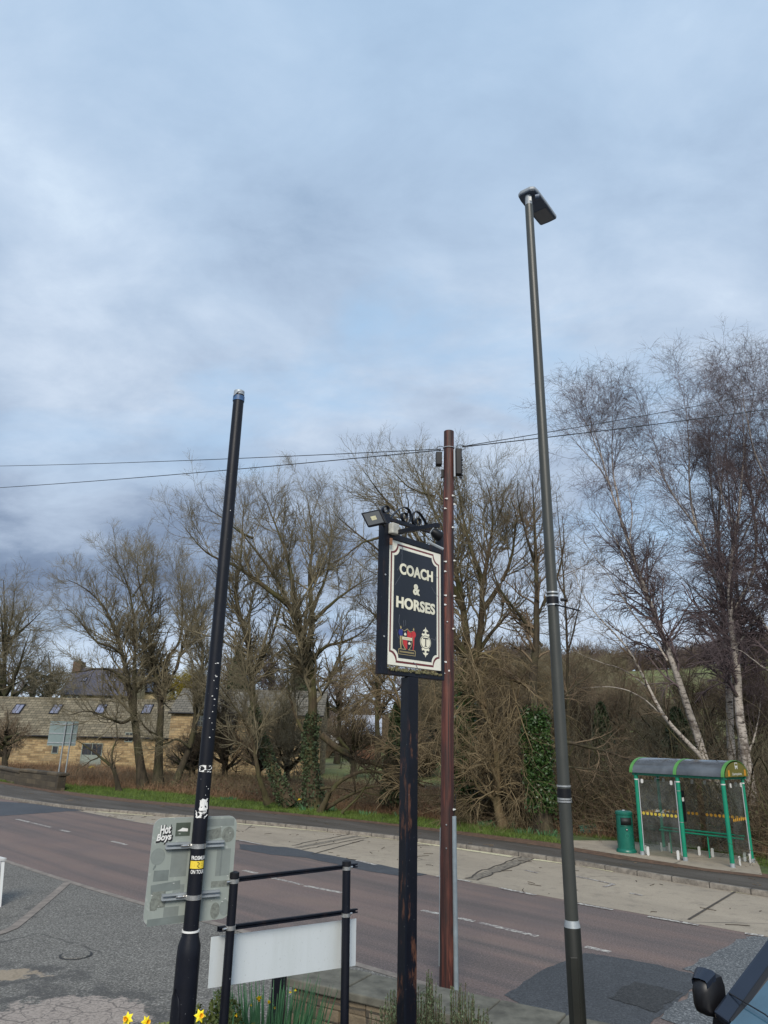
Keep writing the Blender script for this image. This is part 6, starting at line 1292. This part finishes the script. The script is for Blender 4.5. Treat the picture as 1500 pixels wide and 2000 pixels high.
for i_, (px_, py_, n_, h_) in enumerate([(583, 1578, 70, .32), (640, 1585, 50, .26), (600, 1584, 40, .24), (790, 1597, 30, .25), (955, 1615, 60, .26), (985, 1618, 60, .28), (1070, 1632, 50, .25), (1025, 1628, 40, .22), (445, 1563, 60, .2), (720, 1592, 36, .22)]):
    p0 = gz(px_, py_, .1); where = ['in front of the ivy covered trunk, with a yellow flower', 'by the arching fallen limbs', 'just left of the arching limbs', 'left of the pub sign post', 'right of the timber pole', 'at the foot of the tangled willow', 'at the foot of the short ivy trunk', 'left of the short ivy trunk', 'on the verge right of the black column', 'on the verge halfway between arching limbs and pub sign'][i_]
    root = thing('daffodil_clump', p0, 'small tuft of daffodil leaves '+where, 'plant', 'daffodil clumps on the far verge'); V, Q = blades(np.random.default_rng(200+i_), p0, n_, h_, .028, .35, .4); fast_mesh('foliage', V, Q, 'daffodil_leaf', root)
    if i_ == 0:
        for k_ in range(3): flower(root, p0+V3(-.05+.06*k_, -.05, .34+.02*k_), V3(.2*k_-.2, -.9, .1), .045)
#==TREES==
# ------------------------------------------------------------------ trees
T = tree
# many-stemmed alder on the left
T('alder_tree', 'many stemmed bare tree in front of the barn, left of the black column', 43, [
 ([(280, 1540), (269, 1460), (262, 1397), (252, 1337), (245, 1285), (224, 1215), (206, 1166), (168, 1124), (130, 1100)], .30, .03, -2),
 ([(308, 1540), (311, 1460), (315, 1407), (317, 1369), (304, 1313), (294, 1250), (292, 1197), (304, 1127), (297, 1062)], .30, .03, 1),
 ([(262, 1397, -.8), (264, 1320), (264, 1243), (259, 1166), (242, 1100), (222, 1056)], .17, .03, -1),
 ([(245, 1285, -1), (222, 1262), (189, 1250), (154, 1190), (128, 1160)], .11, .025, -3),
 ([(252, 1337, -1), (225, 1310), (196, 1299), (150, 1297), (108, 1316)], .10, .025, -2.5),
 ([(317, 1369, .3), (325, 1344), (331, 1322), (345, 1312), (350, 1271), (367, 1215), (385, 1173), (392, 1112)], .16, .03, 1),
 ([(315, 1302, .5), (330, 1280), (353, 1250), (357, 1180), (352, 1106), (345, 1075)], .12, .025, 2),
 ([(336, 1540), (357, 1495), (378, 1446), (388, 1372), (399, 1302), (399, 1250), (387, 1197), (378, 1127)], .24, .03, 0),
 ([(371, 1460, 0), (345, 1440), (318, 1460), (290, 1425)], .09, .03, -1), ([(292, 1197, .8), (270, 1150), (266, 1100), (268, 1052)], .10, .02, 2), ([(259, 1166, -1), (285, 1120), (286, 1075)], .08, .02, -1),
 ([(264, 1397, -.8), (240, 1415), (212, 1402), (175, 1386), (138, 1396)], .12, .03, -3), ([(313, 1440, .2), (285, 1425), (262, 1380)], .08, .03, -1)],
 11, 'alder', 'twig_olive', drop=30, L=(3.2, 1.3, .55), dens=(3.3, 3.3, 3.3), trop=(.10, .08, .09), ang=(25, 58))
T('leaning_tree', 'small crooked bare tree leaning left towards the road sign', 41, [([(233, 1535), (224, 1502), (196, 1477), (164, 1456), (147, 1448)], .16, .03, -1), ([(224, 1502, 0), (215, 1470), (232, 1440), (226, 1400)], .08, .02, 1), ([(196, 1477, -.3), (170, 1490), (152, 1505)], .05, .02, -1)], 12, 'dark', 'twig_brown', L=(1.2, .7, .4), dens=(3, 3, 3))
# big ivy-footed willow right of the black column
rB, (PB0, RB0) = T('willow_tree', 'large bare willow with ivy clad trunk, between black column and pub sign', 33.5, [
 ([(613, 1578), (607, 1500), (604, 1440), (611, 1390), (606, 1296), (595, 1260), (580, 1210), (552, 1145), (530, 1102), (494, 1051), (458, 1004)], .36, .035, -2),
 ([(578, 1205, -1.2), (573, 1152), (562, 1080), (545, 1030), (530, 985), (516, 940)], .15, .025, 0),
 ([(600, 1270, -1), (610, 1220), (609, 1181), (602, 1116), (610, 1060), (609, 1008), (598, 945)], .18, .025, 2),
 ([(572, 1190, -1), (540, 1160), (505, 1130), (458, 1094), (404, 1069), (362, 1008)], .16, .025, -3),
 ([(606, 1300, 0), (627, 1262), (674, 1250), (712, 1222), (735, 1180)], .12, .025, -2), ([(610, 1215, 0), (649, 1174), (674, 1148), (728, 1100)], .12, .025, 1),
 ([(566, 1575, .3), (537, 1512), (512, 1451), (494, 1404), (487, 1332), (483, 1260), (467, 1195), (454, 1150), (468, 1080), (470, 1000), (475, 945)], .26, .03, 1.5),
 ([(523, 1568, -.3), (505, 1519), (494, 1440), (470, 1400), (452, 1370), (428, 1340)], .15, .03, -2), ([(488, 1330, 1), (520, 1270), (546, 1200), (550, 1120), (548, 1040)], .10, .02, 2),
 ([(604, 1450, 0), (577, 1400), (560, 1330), (560, 1270)], .12, .03, 2), ([(609, 1190, 1), (640, 1120), (650, 1040), (640, 975)], .10, .02, 3), ([(494, 1051, -1.6), (470, 1040), (430, 1000), (400, 975)], .07, .02, -3)],
 21, 'willow', 'twig_olive', drop=22, L=(3.3, 1.4, .6), dens=(2.6, 3.1, 3.3), trop=(.09, .07, .08), ang=(25, 56))
iv_ = ivy_on(rB, PB0[[0, 6]], RB0[[0, 6]], .0, .30, 4200, .13, 3, .045); iv_.data.materials[0] = MATS['evergreen']
# arching fallen limbs
T('fallen_willow', 'arching mossy limbs of a collapsed willow low behind the verge', 32.0, [
 ([(625, 1578), (648, 1541), (681, 1516), (713, 1504), (760, 1511), (800, 1520), (850, 1530)], .13, .04, -1), ([(636, 1578, .2), (681, 1553), (723, 1534), (760, 1532), (800, 1540)], .10, .03, -2),
 ([(629, 1436, 1), (660, 1462), (699, 1481), (727, 1490), (781, 1511), (830, 1535)], .17, .09, -.6), ([(660, 1441, 0), (690, 1475), (703, 1500), (740, 1512)], .08, .04, 0), ([(668, 1588, -.8), (692, 1560), (705, 1545), (722, 1520)], .06, .02, -1), ([(627, 1540, 1), (660, 1537), (700, 1545), (760, 1560)], .06, .02, 0)],
 31, 'willow', 'twig_dark', L=(1.4, .8, .4), dens=(3.0, 3.2, 3), trop=(.08, .03, 0))
# broad tree behind the pub sign and pole
rC, (PC0, RC0) = T('crack_willow', 'broad crowned bare willow behind the pub sign and timber pole', 29.5, [
 ([(905, 1602), (902, 1480), (905, 1370), (914, 1280), (907, 1190), (893, 1110), (880, 1040), (850, 970), (825, 910), (808, 858)], .34, .03, 1),
 ([(906, 1350, 0), (935, 1270), (944, 1190), (943, 1140), (955, 1070), (965, 1000), (958, 930), (948, 884)], .22, .025, -1), ([(905, 1190, .5), (870, 1120), (830, 1060), (780, 990), (738, 930), (705, 872)], .16, .025, -2),
 ([(912, 1285, 0), (860, 1190), (800, 1115), (740, 1050), (690, 1000), (655, 950)], .16, .025, -2.5), ([(943, 1140, -.4), (925, 1080), (908, 1010), (900, 940), (892, 868)], .13, .025, 1), ([(944, 1190, -.4), (985, 1130), (1003, 1060), (1008, 980), (996, 925)], .13, .025, -2),
 ([(905, 1380, 0), (850, 1290), (780, 1225), (725, 1170), (690, 1120)], .14, .025, 2), ([(880, 1040, .7), (868, 980), (860, 920), (868, 870)], .10, .02, 2), ([(930, 1280, -.2), (985, 1200), (1030, 1150), (1045, 1090)], .11, .02, 1), ([(850, 970, .9), (800, 950), (770, 900), (752, 868)], .07, .02, 0),
 ([(800, 1115, -1.5), (790, 1040), (800, 970), (790, 900)], .08, .02, -3), ([(740, 1050, -2), (700, 1060), (660, 1080), (640, 1060)], .06, .02, -3)],
 41, 'willow', 'twig_olive', drop=48, L=(3.1, 1.35, .55), dens=(2.7, 3.2, 3.3), trop=(.09, .07, .08), ang=(25, 56))
ivy_on(rC, PC0[[0]], RC0[[0]], .05, .36, 3200, .30, 4, .06)
# weeping tangles (tan)
T('weeping_willow', 'tangled tan willow with long drooping shoots right of the timber pole', 28.0, [
 ([(985, 1622), (968, 1560), (975, 1500), (960, 1420), (935, 1340), (930, 1270)], .20, .06, 0), ([(960, 1420, 0), (920, 1330), (934, 1262), (994, 1307), (1006, 1358), (1024, 1418), (1042, 1462)], .09, .03, -1.5),
 ([(950, 1380, 0), (910, 1350), (890, 1400), (895, 1470)], .06, .02, -1), ([(968, 1460, 0), (1000, 1400), (1020, 1330), (1010, 1290), (1040, 1330)], .07, .02, 1), ([(975, 1500, 0), (1010, 1470), (1035, 1500), (1040, 1560)], .07, .03, -1), ([(965, 1560, 0), (930, 1540), (915, 1490), (925, 1430)], .06, .02, -.5), ([(935, 1340, 0), (960, 1270), (1000, 1250), (1030, 1290)], .05, .02, 2), ([(975, 1520, 0), (1000, 1560), (1010, 1600)], .07, .04, -.6)],
 42, 'tan', 'twig_tan', wig=.19, L=(2.6, 1.6, .8), dens=(3.4, 2.6, 2.0), trop=(-.10, -.14, -.08), tmin=(.1, .1, .1))
T('drooping_tree', 'pale drooping twigs fanning out left of the pub sign post', 30.0, [([(800, 1600), (795, 1480), (790, 1400), (770, 1330), (740, 1300), (700, 1310), (672, 1350)], .13, .03, -1), ([(790, 1400, 0), (760, 1350), (720, 1350), (690, 1400)], .06, .02, -1.5), ([(770, 1330, 0), (780, 1280), (820, 1270), (850, 1320), (855, 1390)], .06, .02, -1), ([(785, 1380, 0), (735, 1330), (700, 1270)], .05, .02, 0)], 43, 'tan', 'twig_tan', L=(1.9, 1.2, .7), dens=(3.2, 3.0, 2.3), trop=(-.08, -.12, -.08), tmin=(.1, .1, .1))
# short ivy trunk with a long limb towards the shelter
rD, (PD0, RD0) = T('ivy_tree', 'short trunk thick with glossy ivy, sending a long limb towards the shelter', 26.8, [
 ([(1062, 1625), (1056, 1550), (1053, 1480), (1044, 1420), (1040, 1330), (1048, 1240), (1048, 1160), (1045, 1060), (1040, 930)], .30, .025, .5), ([(1054, 1475, 0), (1100, 1446), (1150, 1458), (1200, 1475), (1245, 1492)], .10, .05, -1.6), ([(1060, 1500, 0), (1110, 1495), (1160, 1503), (1215, 1505)], .06, .02, -1.5),
 ([(1048, 1250, .3), (1020, 1202), (985, 1165), (965, 1110), (960, 1060)], .09, .02, -1), ([(1060, 1262, .3), (1010, 1208), (979, 1160), (955, 1109), (940, 1070)], .06, .02, 1), ([(1050, 1200, .3), (1085, 1140), (1100, 1070), (1092, 1010)], .08, .02, 1), ([(1046, 1420, 0), (1090, 1370), (1140, 1330), (1180, 1300)], .07, .02, 1), ([(1050, 1120, .4), (1030, 1050), (1010, 980), (1012, 940)], .07, .02, -1)],
 51, 'alder', 'twig_brown', L=(1.9, 1.0, .5), dens=(2.0, 2.8, 3.0), trop=(.05, .03, .02), tmin=(.35, .1, .1))
V_ = np.zeros(0); ivy_on(rD, PD0[[0]], RD0[[0]], .06, .30, 9000, .30, 5, .042)
T('slim_tree', 'slim upright bare tree just right of the street lamp', 31, [([(1111, 1600), (1111, 1400), (1111, 1310), (1111, 1250), (1108, 1175), (1102, 1115), (1094, 1020), (1088, 960)], .12, .02, 0), ([(1110, 1270, 0), (1135, 1180), (1140, 1120)], .05, .015, 0), ([(1108, 1175, 0), (1080, 1110), (1070, 1050)], .05, .015, 0)], 52, 'alder', 'twig_brown', L=(1.6, .9, .5), dens=(3, 3, 3))
# birches
BX = dict(bark='bark_birch', twig='twig_purple', group='silver birches behind the bus shelter', L=(2.4, 1.25, .75), dens=(3.2, 3.6, 3.7), trop=(.06, -.05, -.14), ang=(22, 50), tmin=(.28, .15, .2))
T('birch_tree', 'silver birch leaning steeply left from behind the shelter roof, tallest at the left', 27, [
 ([(1414, 1612), (1397, 1562), (1375, 1474), (1358, 1419), (1342, 1370), (1323, 1315), (1309, 1271), (1292, 1232), (1278, 1192), (1260, 1144), (1245, 1102), (1230, 1054), (1212, 1006), (1194, 952), (1179, 904), (1173, 868), (1155, 820), (1137, 760), (1122, 724)], .19, .02, -.5),
 ([(1268, 1165, -.3), (1242, 1140), (1224, 1108), (1200, 1054), (1164, 1010), (1135, 985)], .08, .015, -1.5), ([(1212, 1006, -.3), (1204, 950), (1198, 880), (1202, 810), (1195, 755)], .08, .015, .5), ([(1194, 952, -.3), (1160, 900), (1120, 860), (1085, 822)], .06, .012, -1), ([(1179, 904, -.4), (1150, 840), (1120, 790), (1108, 750)], .05, .012, 0), ([(1230, 1054, -.3), (1236, 1000), (1225, 950), (1240, 900)], .05, .012, 1)],
 61, **BX)
T('birch_tree', 'birch with two thin stems slanting far left, lowest of the leaning birches', 26.4, [
 ([(1440, 1620), (1400, 1530), (1378, 1488), (1347, 1458), (1314, 1425), (1287, 1392), (1265, 1342), (1243, 1298), (1215, 1254), (1182, 1224), (1141, 1177), (1118, 1120), (1105, 1062)], .13, .018, -1), ([(1303, 1290, .4), (1276, 1243), (1237, 1202), (1210, 1158), (1180, 1110), (1140, 1060), (1108, 1012)], .07, .014, 0), ([(1265, 1342, -.5), (1220, 1310), (1160, 1290), (1100, 1262)], .06, .014, -1), ([(1287, 1392, -.4), (1240, 1350), (1190, 1340), (1130, 1345)], .05, .014, -1.4)],
 62, bark='bark_birch', twig='twig_brown', group='silver birches behind the bus shelter', L=(1.8, 1.1, .6), dens=(2.2, 3.0, 3.2), trop=(.04, -.02, -.03), ang=(22, 55), tmin=(.35, .15, .2))
T('birch_tree', 'upright silver birch directly above the right half of the shelter', 27.5, [
 ([(1427, 1612), (1430, 1494), (1424, 1425), (1423, 1342), (1419, 1274), (1411, 1205), (1407, 1130), (1400, 1050), (1404, 950), (1420, 850), (1440, 770), (1438, 715)], .19, .02, 1), ([(1407, 1160, .5), (1380, 1080), (1362, 1030), (1320, 979), (1290, 928), (1272, 850), (1245, 770)], .11, .015, -1), ([(1362, 1040, 0), (1346, 960), (1344, 850), (1335, 770), (1312, 712)], .09, .015, 1), ([(1400, 1050, .6), (1385, 960), (1380, 860), (1378, 760), (1372, 714)], .08, .015, 2),
 ([(1411, 1205, .4), (1360, 1150), (1310, 1110), (1262, 1078)], .07, .014, -1), ([(1415, 1240, .4), (1350, 1200), (1300, 1170)], .06, .012, 0), ([(1290, 928, -1), (1262, 900), (1235, 860)], .04, .012, -1)],
 63, **BX)
T('birch_tree', 'forked silver birch with rough white bark right of the shelter', 26, [
 ([(1473, 1615), (1466, 1535), (1455, 1466), (1446, 1411), (1440, 1370), (1441, 1315), (1433, 1268), (1427, 1205), (1424, 1120), (1440, 1040), (1450, 950), (1458, 860), (1448, 790), (1450, 740)], .22, .02, -1), ([(1458, 1480, 0), (1474, 1440), (1484, 1400), (1490, 1340)], .08, .02, -.4), ([(1427, 1205, -.5), (1460, 1150), (1480, 1090), (1470, 985), (1455, 930), (1455, 850), (1478, 760), (1466, 672)], .12, .015, 0), ([(1433, 1268, -.4), (1480, 1200), (1520, 1130)], .08, .015, -1), ([(1440, 1040, -.6), (1410, 980), (1395, 900), (1400, 820)], .06, .012, 1)],
 64, **BX)
T('birch_tree', 'birch cut by the right edge of the photo with the highest crown', 25, [
 ([(1530, 1630), (1522, 1400), (1512, 1250), (1500, 1090), (1502, 950), (1508, 840), (1492, 740), (1486, 672)], .2, .02, 0), ([(1505, 1100, 0), (1540, 980), (1540, 850), (1530, 750)], .1, .015, 1), ([(1512, 1250, 0), (1470, 1180), (1450, 1100)], .08, .014, -1), ([(1502, 950, 0), (1470, 880), (1455, 800), (1440, 700)], .08, .014, -1), ([(1515, 1320, 0), (1460, 1280), (1410, 1260)], .06, .014, -1)],
 65, **BX)
T('birch_tree', 'slender birch standing between the upright birch and the forked birch', 28.5, [
 ([(1448, 1612), (1446, 1450), (1442, 1330), (1446, 1200), (1436, 1080), (1424, 960), (1416, 850), (1408, 760), (1404, 700)], .12, .02, 1), ([(1446, 1250, 0), (1410, 1150), (1385, 1060), (1372, 960)], .08, .014, 0), ([(1436, 1080, 0), (1476, 1000), (1492, 900), (1500, 800)], .08, .014, -1), ([(1440, 1150, 0), (1400, 1100), (1340, 1050), (1310, 1000)], .07, .014, -1), ([(1446, 1200, 0), (1490, 1120), (1530, 1050)], .07, .014, -1)],
 66, **BX)
# far left trees, hedge trees
def wild_tree(name, label, px_, py_, Yk, hpx, wpx, seed, twig, bark='dark', nl=9, group='trees beyond the barn', dens=(1.2, 1.8, 2.0), Lf=1.0, trop=(.06, .03, .02), tr=(.15, .6)):
    rg = np.random.default_rng(seed); limbs = [([(px_, py_), (px_+rg.normal()*3, py_-hpx*.25), (px_+rg.normal()*5, py_-hpx*.55), (px_+rg.normal()*6, py_-hpx*.97)], .0052*Yk, .0008*Yk, 0)]
    for i_ in range(nl):
        t = rg.uniform(*tr); a = (i_/(nl-1)*2-1); ex = px_+a*wpx/2*rg.uniform(.75, 1); ey = py_-hpx*(t+(1-t)*rg.uniform(.3, .95)*(1-.5*abs(a)))
        limbs.append(([(px_, py_-hpx*t, 0), (px_+(ex-px_)*.45, py_-hpx*t+(ey-py_+hpx*t)*.35), (ex, ey)], .0028*Yk, .0006*Yk, rg.normal()*wpx/2*Yk/1400))
    sc_ = hpx*Yk/1400/9
    return tree(name, label, Yk, limbs, seed, bark, twig, group=group, L=(2.6*sc_*Lf, 1.3*sc_, .65*sc_), dens=tuple(d/max(.8, sc_) for d in dens), trop=trop, foot=float(hgt(at(px_, py_, Yk)[0], Yk)))
wild_tree('ash_tree', 'tall rounded bare tree cut by the left edge of the photo', 8, 1440, 78, 318, 200, 71, 'twig_olive', nl=14, dens=(2.2, 2.8, 3.0))
wild_tree('thorn_bush', 'leafless reddish thorn bush at the left edge before the barn', 12, 1502, 56, 118, 110, 72, 'twig_brown', nl=12, group='bushes by the barn', dens=(2.6, 3, 3)); 
wild_tree('hedge_tree', 'small hedge tree left of the slate house', 96, 1400, 88, 130, 90, 73, 'twig_olive', nl=9, dens=(1.8, 2.4, 2.4)); wild_tree('hedge_tree', 'twiggy tree standing between the slate house and the edge tree', 62, 1395, 120, 95, 70, 74, 'twig_far', nl=8); wild_tree('hedge_tree', 'low wide hedge tree behind the left end of the barn', 25, 1385, 115, 85, 100, 75, 'twig_far', nl=9)
wild_tree('golden_willow', 'yellow twigged willow glowing behind the barn roof', 368, 1400, 88, 95, 110, 76, 'twig_yellow', nl=14, dens=(3.4, 3.6, 3.4), trop=(.0, -.04, -.08))
for i_, (px_, py_, Yk, hp, wp2, lb2) in enumerate([(455, 1400, 80, 150, 90, 'bare tree right of the black column, above the wing roof'), (530, 1420, 75, 190, 120, 'bare tree behind the willow, left of its trunk'), (660, 1440, 85, 170, 130, 'round bare tree behind the far cottage'), (740, 1430, 80, 190, 120, 'bare tree far behind the pub sign post'), (830, 1430, 75, 200, 140, 'bare tree seen through the gap left of the timber pole'), (300, 1400, 110, 120, 90, 'far bare tree above the barn ridge behind the alder')]):
    wild_tree('field_tree', lb2, px_, py_, Yk, hp, wp2, 80+i_, ('twig_brown', 'twig_purple', 'twig_far')[i_ % 3], nl=10, dens=(1.9, 2.4, 2.4), group='bare trees across the field')
for i_, (px_, py_, Yk, hp, wp2, lb2) in enumerate([(960, 1480, 48, 250, 190, 'dense rounded bare tree rising right of the timber pole'), (1050, 1480, 50, 200, 160, 'bushy bare tree behind the street lamp'), (1130, 1490, 46, 190, 150, 'bushy bare tree between street lamp and shelter'), (1215, 1490, 48, 190, 170, 'brown bushy tree behind the left end of the shelter'), (1300, 1500, 44, 160, 150, 'dark scrubby tree behind the shelter roof'), (1470, 1500, 40, 260, 140, 'dark thorny tree at the right edge below the birches'), (1380, 1500, 42, 130, 120, 'low scrubby tree behind the birch trunks'), (870, 1480, 46, 220, 150, 'dense brown tree behind the timber pole'), (1345, 1440, 62, 150, 150, 'airy brown tree screening the green hillside, left half'), (1440, 1430, 66, 150, 150, 'airy brown tree screening the green hillside, right half'), (1270, 1440, 70, 130, 130, 'airy brown tree at the left edge of the green hillside'), (440, 1515, 50, 170, 130, 'twiggy tree in front of the wing, right of the black column'), (375, 1520, 52, 120, 110, 'small twiggy tree in front of the barn joint, left of the black column'), (560, 1515, 48, 200, 150, 'twiggy tree before the right end of the wing'), (690, 1500, 60, 130, 110, 'thin scrubby tree before the green field'), (505, 1520, 46, 120, 100, 'low twiggy tree between the two ivy stems')]):
    wild_tree('scrub_tree', lb2, px_, py_, Yk, hp, wp2, 90+i_, ('twig_brown', 'twig_olive', 'twig_dark')[i_ % 3], nl=17, dens=(2.6, 3.0, 3.0), group='scrubby trees on the bank', tr=(.02, .35))
def evergreen(px_, py_, Yk, hpx, wpx, seed, label, n=9000):
    rg = np.random.default_rng(seed); b0_ = at(px_, py_, Yk); top_ = at(px_, py_-hpx, Yk)[2]; w_ = wpx/2*Yk/1400; g0 = float(hgt(b0_[0], Yk)); root = thing('evergreen_tree', (b0_[0], Yk, g0), label, 'tree', 'evergreens among the bare trees')
    t = rg.random(n)**.8; a = rg.uniform(0, 2*math.pi, n); rr_ = w_*(1-t)**.6*(.5+.5*rg.random(n)**.5)*(1+.25*np.sin(a*5+t*20)); C3 = np.stack([b0_[0]+rr_*np.cos(a), Yk+rr_*np.sin(a), g0+.4+t*(top_-g0)], 1); V, Q = leafcloud(rg, C3, .0032*Yk); fast_mesh('crown', V, Q, 'evergreen', root, smooth=False); MB().tube([V3(b0_[0], Yk, g0-.1), V3(b0_[0], Yk, top_*.8)], [w_*.08, .03], 8).build('trunk', 'bark_dark', root, True)
evergreen(458, 1400, 76, 125, 60, 1, 'dark conifer standing just right of the black column'); evergreen(585, 1390, 72, 130, 60, 2, 'dark evergreen half hidden behind the big willow trunk'); evergreen(775, 1500, 33, 110, 55, 3, 'dark ivy choked evergreen left of the pub sign post', 5000); evergreen(1180, 1480, 40, 90, 55, 4, 'green ivy mound left of the shelter', 5000); evergreen(1330, 1490, 38, 90, 80, 5, 'dark evergreen bush over the shelter roof', 6000)
def leafscatter(name, A, Bc, n, sr, zmax, m, seed, size):
    rg = np.random.default_rng(seed); P = lerp_curves(A, Bc, rg.random(n), rg.uniform(*sr, n)); hz_ = zmax*(.35+.65*np.abs(np.sin(P[:, 0]*1.3)*np.cos(P[:, 1]*.9))); V, Q = leafcloud(rg, np.c_[P, hz_*rg.random(n)**1.4], size); tag(fast_mesh(name, V, Q, m, smooth=False), kind='stuff')
# undergrowth : arching brambles and brushwood behind the verge
def brush(name, A, Bc, n, L_, seed, m, srange, z0_=0.0, trange=(0, 1), wig=.16, trop=-.10, r=.008, K=7, up=1.0):
    rg = np.random.default_rng(seed); s = rg.uniform(*srange, n); t = rg.uniform(*trange, n); P = lerp_curves(A, Bc, t, s); pos = np.c_[P, np.full(n, z0_)]
    d = rg.normal(size=(n, 3)); d[:, 2] = np.abs(d[:, 2])*up+.4; d = unit(d); st = (L_*(.4+rg.random(n))/(K-1))[:, None]; out = [pos]
    for k_ in range(K-1): d = unit(d+rg.normal(size=(n, 3))*wig+np.array([0, 0, trop])); pos = pos+d*st; pos[:, 2] = np.maximum(pos[:, 2], .05); out.append(pos)
    PP_ = np.stack(out, 1); RR = np.full((n, K), r)*(.6+.8*rg.random((n, 1)))*np.linspace(1, .5, K)[None]
    P2, R2 = spawn(rg, PP_, RR, n*2, L_*.35, .15, (30, 70), trop*.3, 4, .2, .8, r*.6)
    V, Q = tubes([(PP_, RR), (P2, R2)], [4, 3]); o = fast_mesh(name, V, Q, m); tag(o, kind='stuff'); return o
o1 = np.array([2.0, 2.6])
brush('undergrowth', vk+np.array([.2, .3]), vk+np.array([4, 5]), 11000, 2.4, 1, 'twig_brown', (.10, .362)); brush('undergrowth', vk+np.array([.2, .3]), vk+np.array([3.5, 4.5]), 6000, 3.2, 2, 'twig_dark', (.10, .36), up=1.6)
brush('brambles', vk+np.array([.1, .2]), vk+np.array([3, 4]), 4500, 2.2, 3, 'twig_tan', (.12, .36)); brush('brambles', vk+np.array([.3, .4]), vk+np.array([5, 7]), 9000, .8, 4, 'twig_brown', (.36, .62)); brush('undergrowth', vk+np.array([1.5, 2.5]), vk+np.array([6, 9]), 4500, 4.4, 5, 'twig_olive', (.12, .36), up=2.2, trop=-.04)
brush('brushwood', vk+np.array([.3, .4]), vk+np.array([4, 6]), 420, 4.2, 8, 'bark_wood', (.12, .365), r=.030, trop=-.05, up=1.2); leafscatter('ground_ivy', vk+np.array([.2, .3]), vk+np.array([3.0, 4]), 30000, (.16, .37), .9, 'ivy', 9, .045)
brush('brambles', vk+np.array([.3, .4]), vk+np.array([4, 6]), 5000, 1.1, 6, 'twig_tan', (.38, .52))
leafscatter('bramble_leaves', vk+np.array([.3, .4]), vk+np.array([4.5, 6]), 26000, (.10, .37), 2.6, 'bramble_leaf', 1, .045); leafscatter('dead_leaves', vk+np.array([.1, .1]), vk+np.array([4.5, 6]), 30000, (.10, .50), 1.0, 'leaf_litter', 2, .04); leafscatter('bramble_leaves', vk+np.array([.3, .4]), vk+np.array([4.5, 6]), 6000, (.37, .52), .7, 'bramble_leaf', 3, .04)
# woods on the hillside : brushy crowns, too many to count
def woods(name, pts, seed, m, hh=6.0, per=90, w=3.0, r=.05, K=4):
    rg = np.random.default_rng(seed); P = []
    for (x_, y_) in pts:
        z_ = float(hgt(x_, y_)); h2 = hh*rg.uniform(.7, 1.3); n = per; a = rg.uniform(0, 2*math.pi, n); q_ = np.sqrt(rg.random(n)); b0_ = np.stack([x_+.15*w*np.cos(a), y_+.15*w*np.sin(a), z_+h2*.15*rg.random(n)], 1); e_ = np.stack([x_+w*q_*np.cos(a), y_+w*q_*np.sin(a), z_+h2*(1-.45*q_**2)*rg.uniform(.55, 1, n)], 1); mid = b0_*.5+e_*.5+rg.normal(size=(n, 3))*w*.10+np.array([0, 0, h2*.04]); mid[:, :2] += (b0_-e_)[:, :2]*.12; P.append(np.stack([b0_, mid, e_], 1))
    P = np.concatenate(P); R_0 = np.full(P.shape[:2], r)*np.array([1, .6, .35]); P2, R2 = spawn(rg, P, R_0, len(P)*5, hh*.30, .3, (20, 50), .05, 3, .15, .7, r*.32); V, Q = tubes([(P, R_0), (P2, R2)], [3, 3]); o = fast_mesh(name, V, Q, m); tag(o, kind='stuff'); return o
rgw = np.random.default_rng(6)
def scatter(n, thr, yr): 
    out = []
    while len(out) < n:
        th, y_ = rgw.uniform(*thr), rgw.uniform(*yr); out.append((th*y_, y_))
    return out
woods('hill_woods', scatter(150, (.05, .62), (165, 215)), 1, 'twig_far', 6.5, 70, 4.5, .09); woods('bank_scrub', scatter(95, (.04, .30), (58, 130)), 2, 'twig_brown', 5.5, 80, 3.2, .05); woods('bank_scrub', scatter(60, (.30, .62), (46, 72)), 3, 'twig_dark', 3.6, 80, 2.6, .04); woods('hill_woods', scatter(60, (.10, .34), (110, 165)), 4, 'twig_olive', 6, 70, 3.6, .07)
woods('far_hedgerow', scatter(110, (-.75, .0), (150, 240)), 5, 'twig_far', 7, 50, 4.5, .09); woods('field_hedge', scatter(50, (-.13, .05), (100, 135)), 6, 'twig_brown', 5.5, 60, 3, .06)
# litter on the lay-by : twigs and chips
def scraps(name, A, Bc, n, seed, L_, z0_, m, sr): 
    rg = np.random.default_rng(seed); P = lerp_curves(A, Bc, rg.random(n), rg.uniform(*sr, n)); a = rg.uniform(0, 2*math.pi, n); l_ = (L_*rg.random(n)**2+.02)[:, None]; d = np.stack([np.cos(a), np.sin(a)], 1); q_ = np.stack([P, P+d*l_*.5+rg.normal(size=(n, 2))*.02, P+d*l_], 1); q3 = np.concatenate([q_, np.full((n, 3, 1), z0_)], 2); V, Q = tubes([(q3, np.full((n, 3), .006))], [4]); tag(fast_mesh(name, V, Q, m), kind='stuff')
scraps('twig_litter', spline(lane, 120), spline(kerb, 120), 160, 1, .5, .016, 'twig_dark', (.2, .6)); scraps('twig_litter', spline(kerb, 120), pk, 200, 2, .35, .13, 'twig_brown', (.15, .7))
print('tris', sum(len(o.data.polygons) for o in bpy.data.objects if o.type == 'MESH'), 'objects', len(bpy.data.objects))
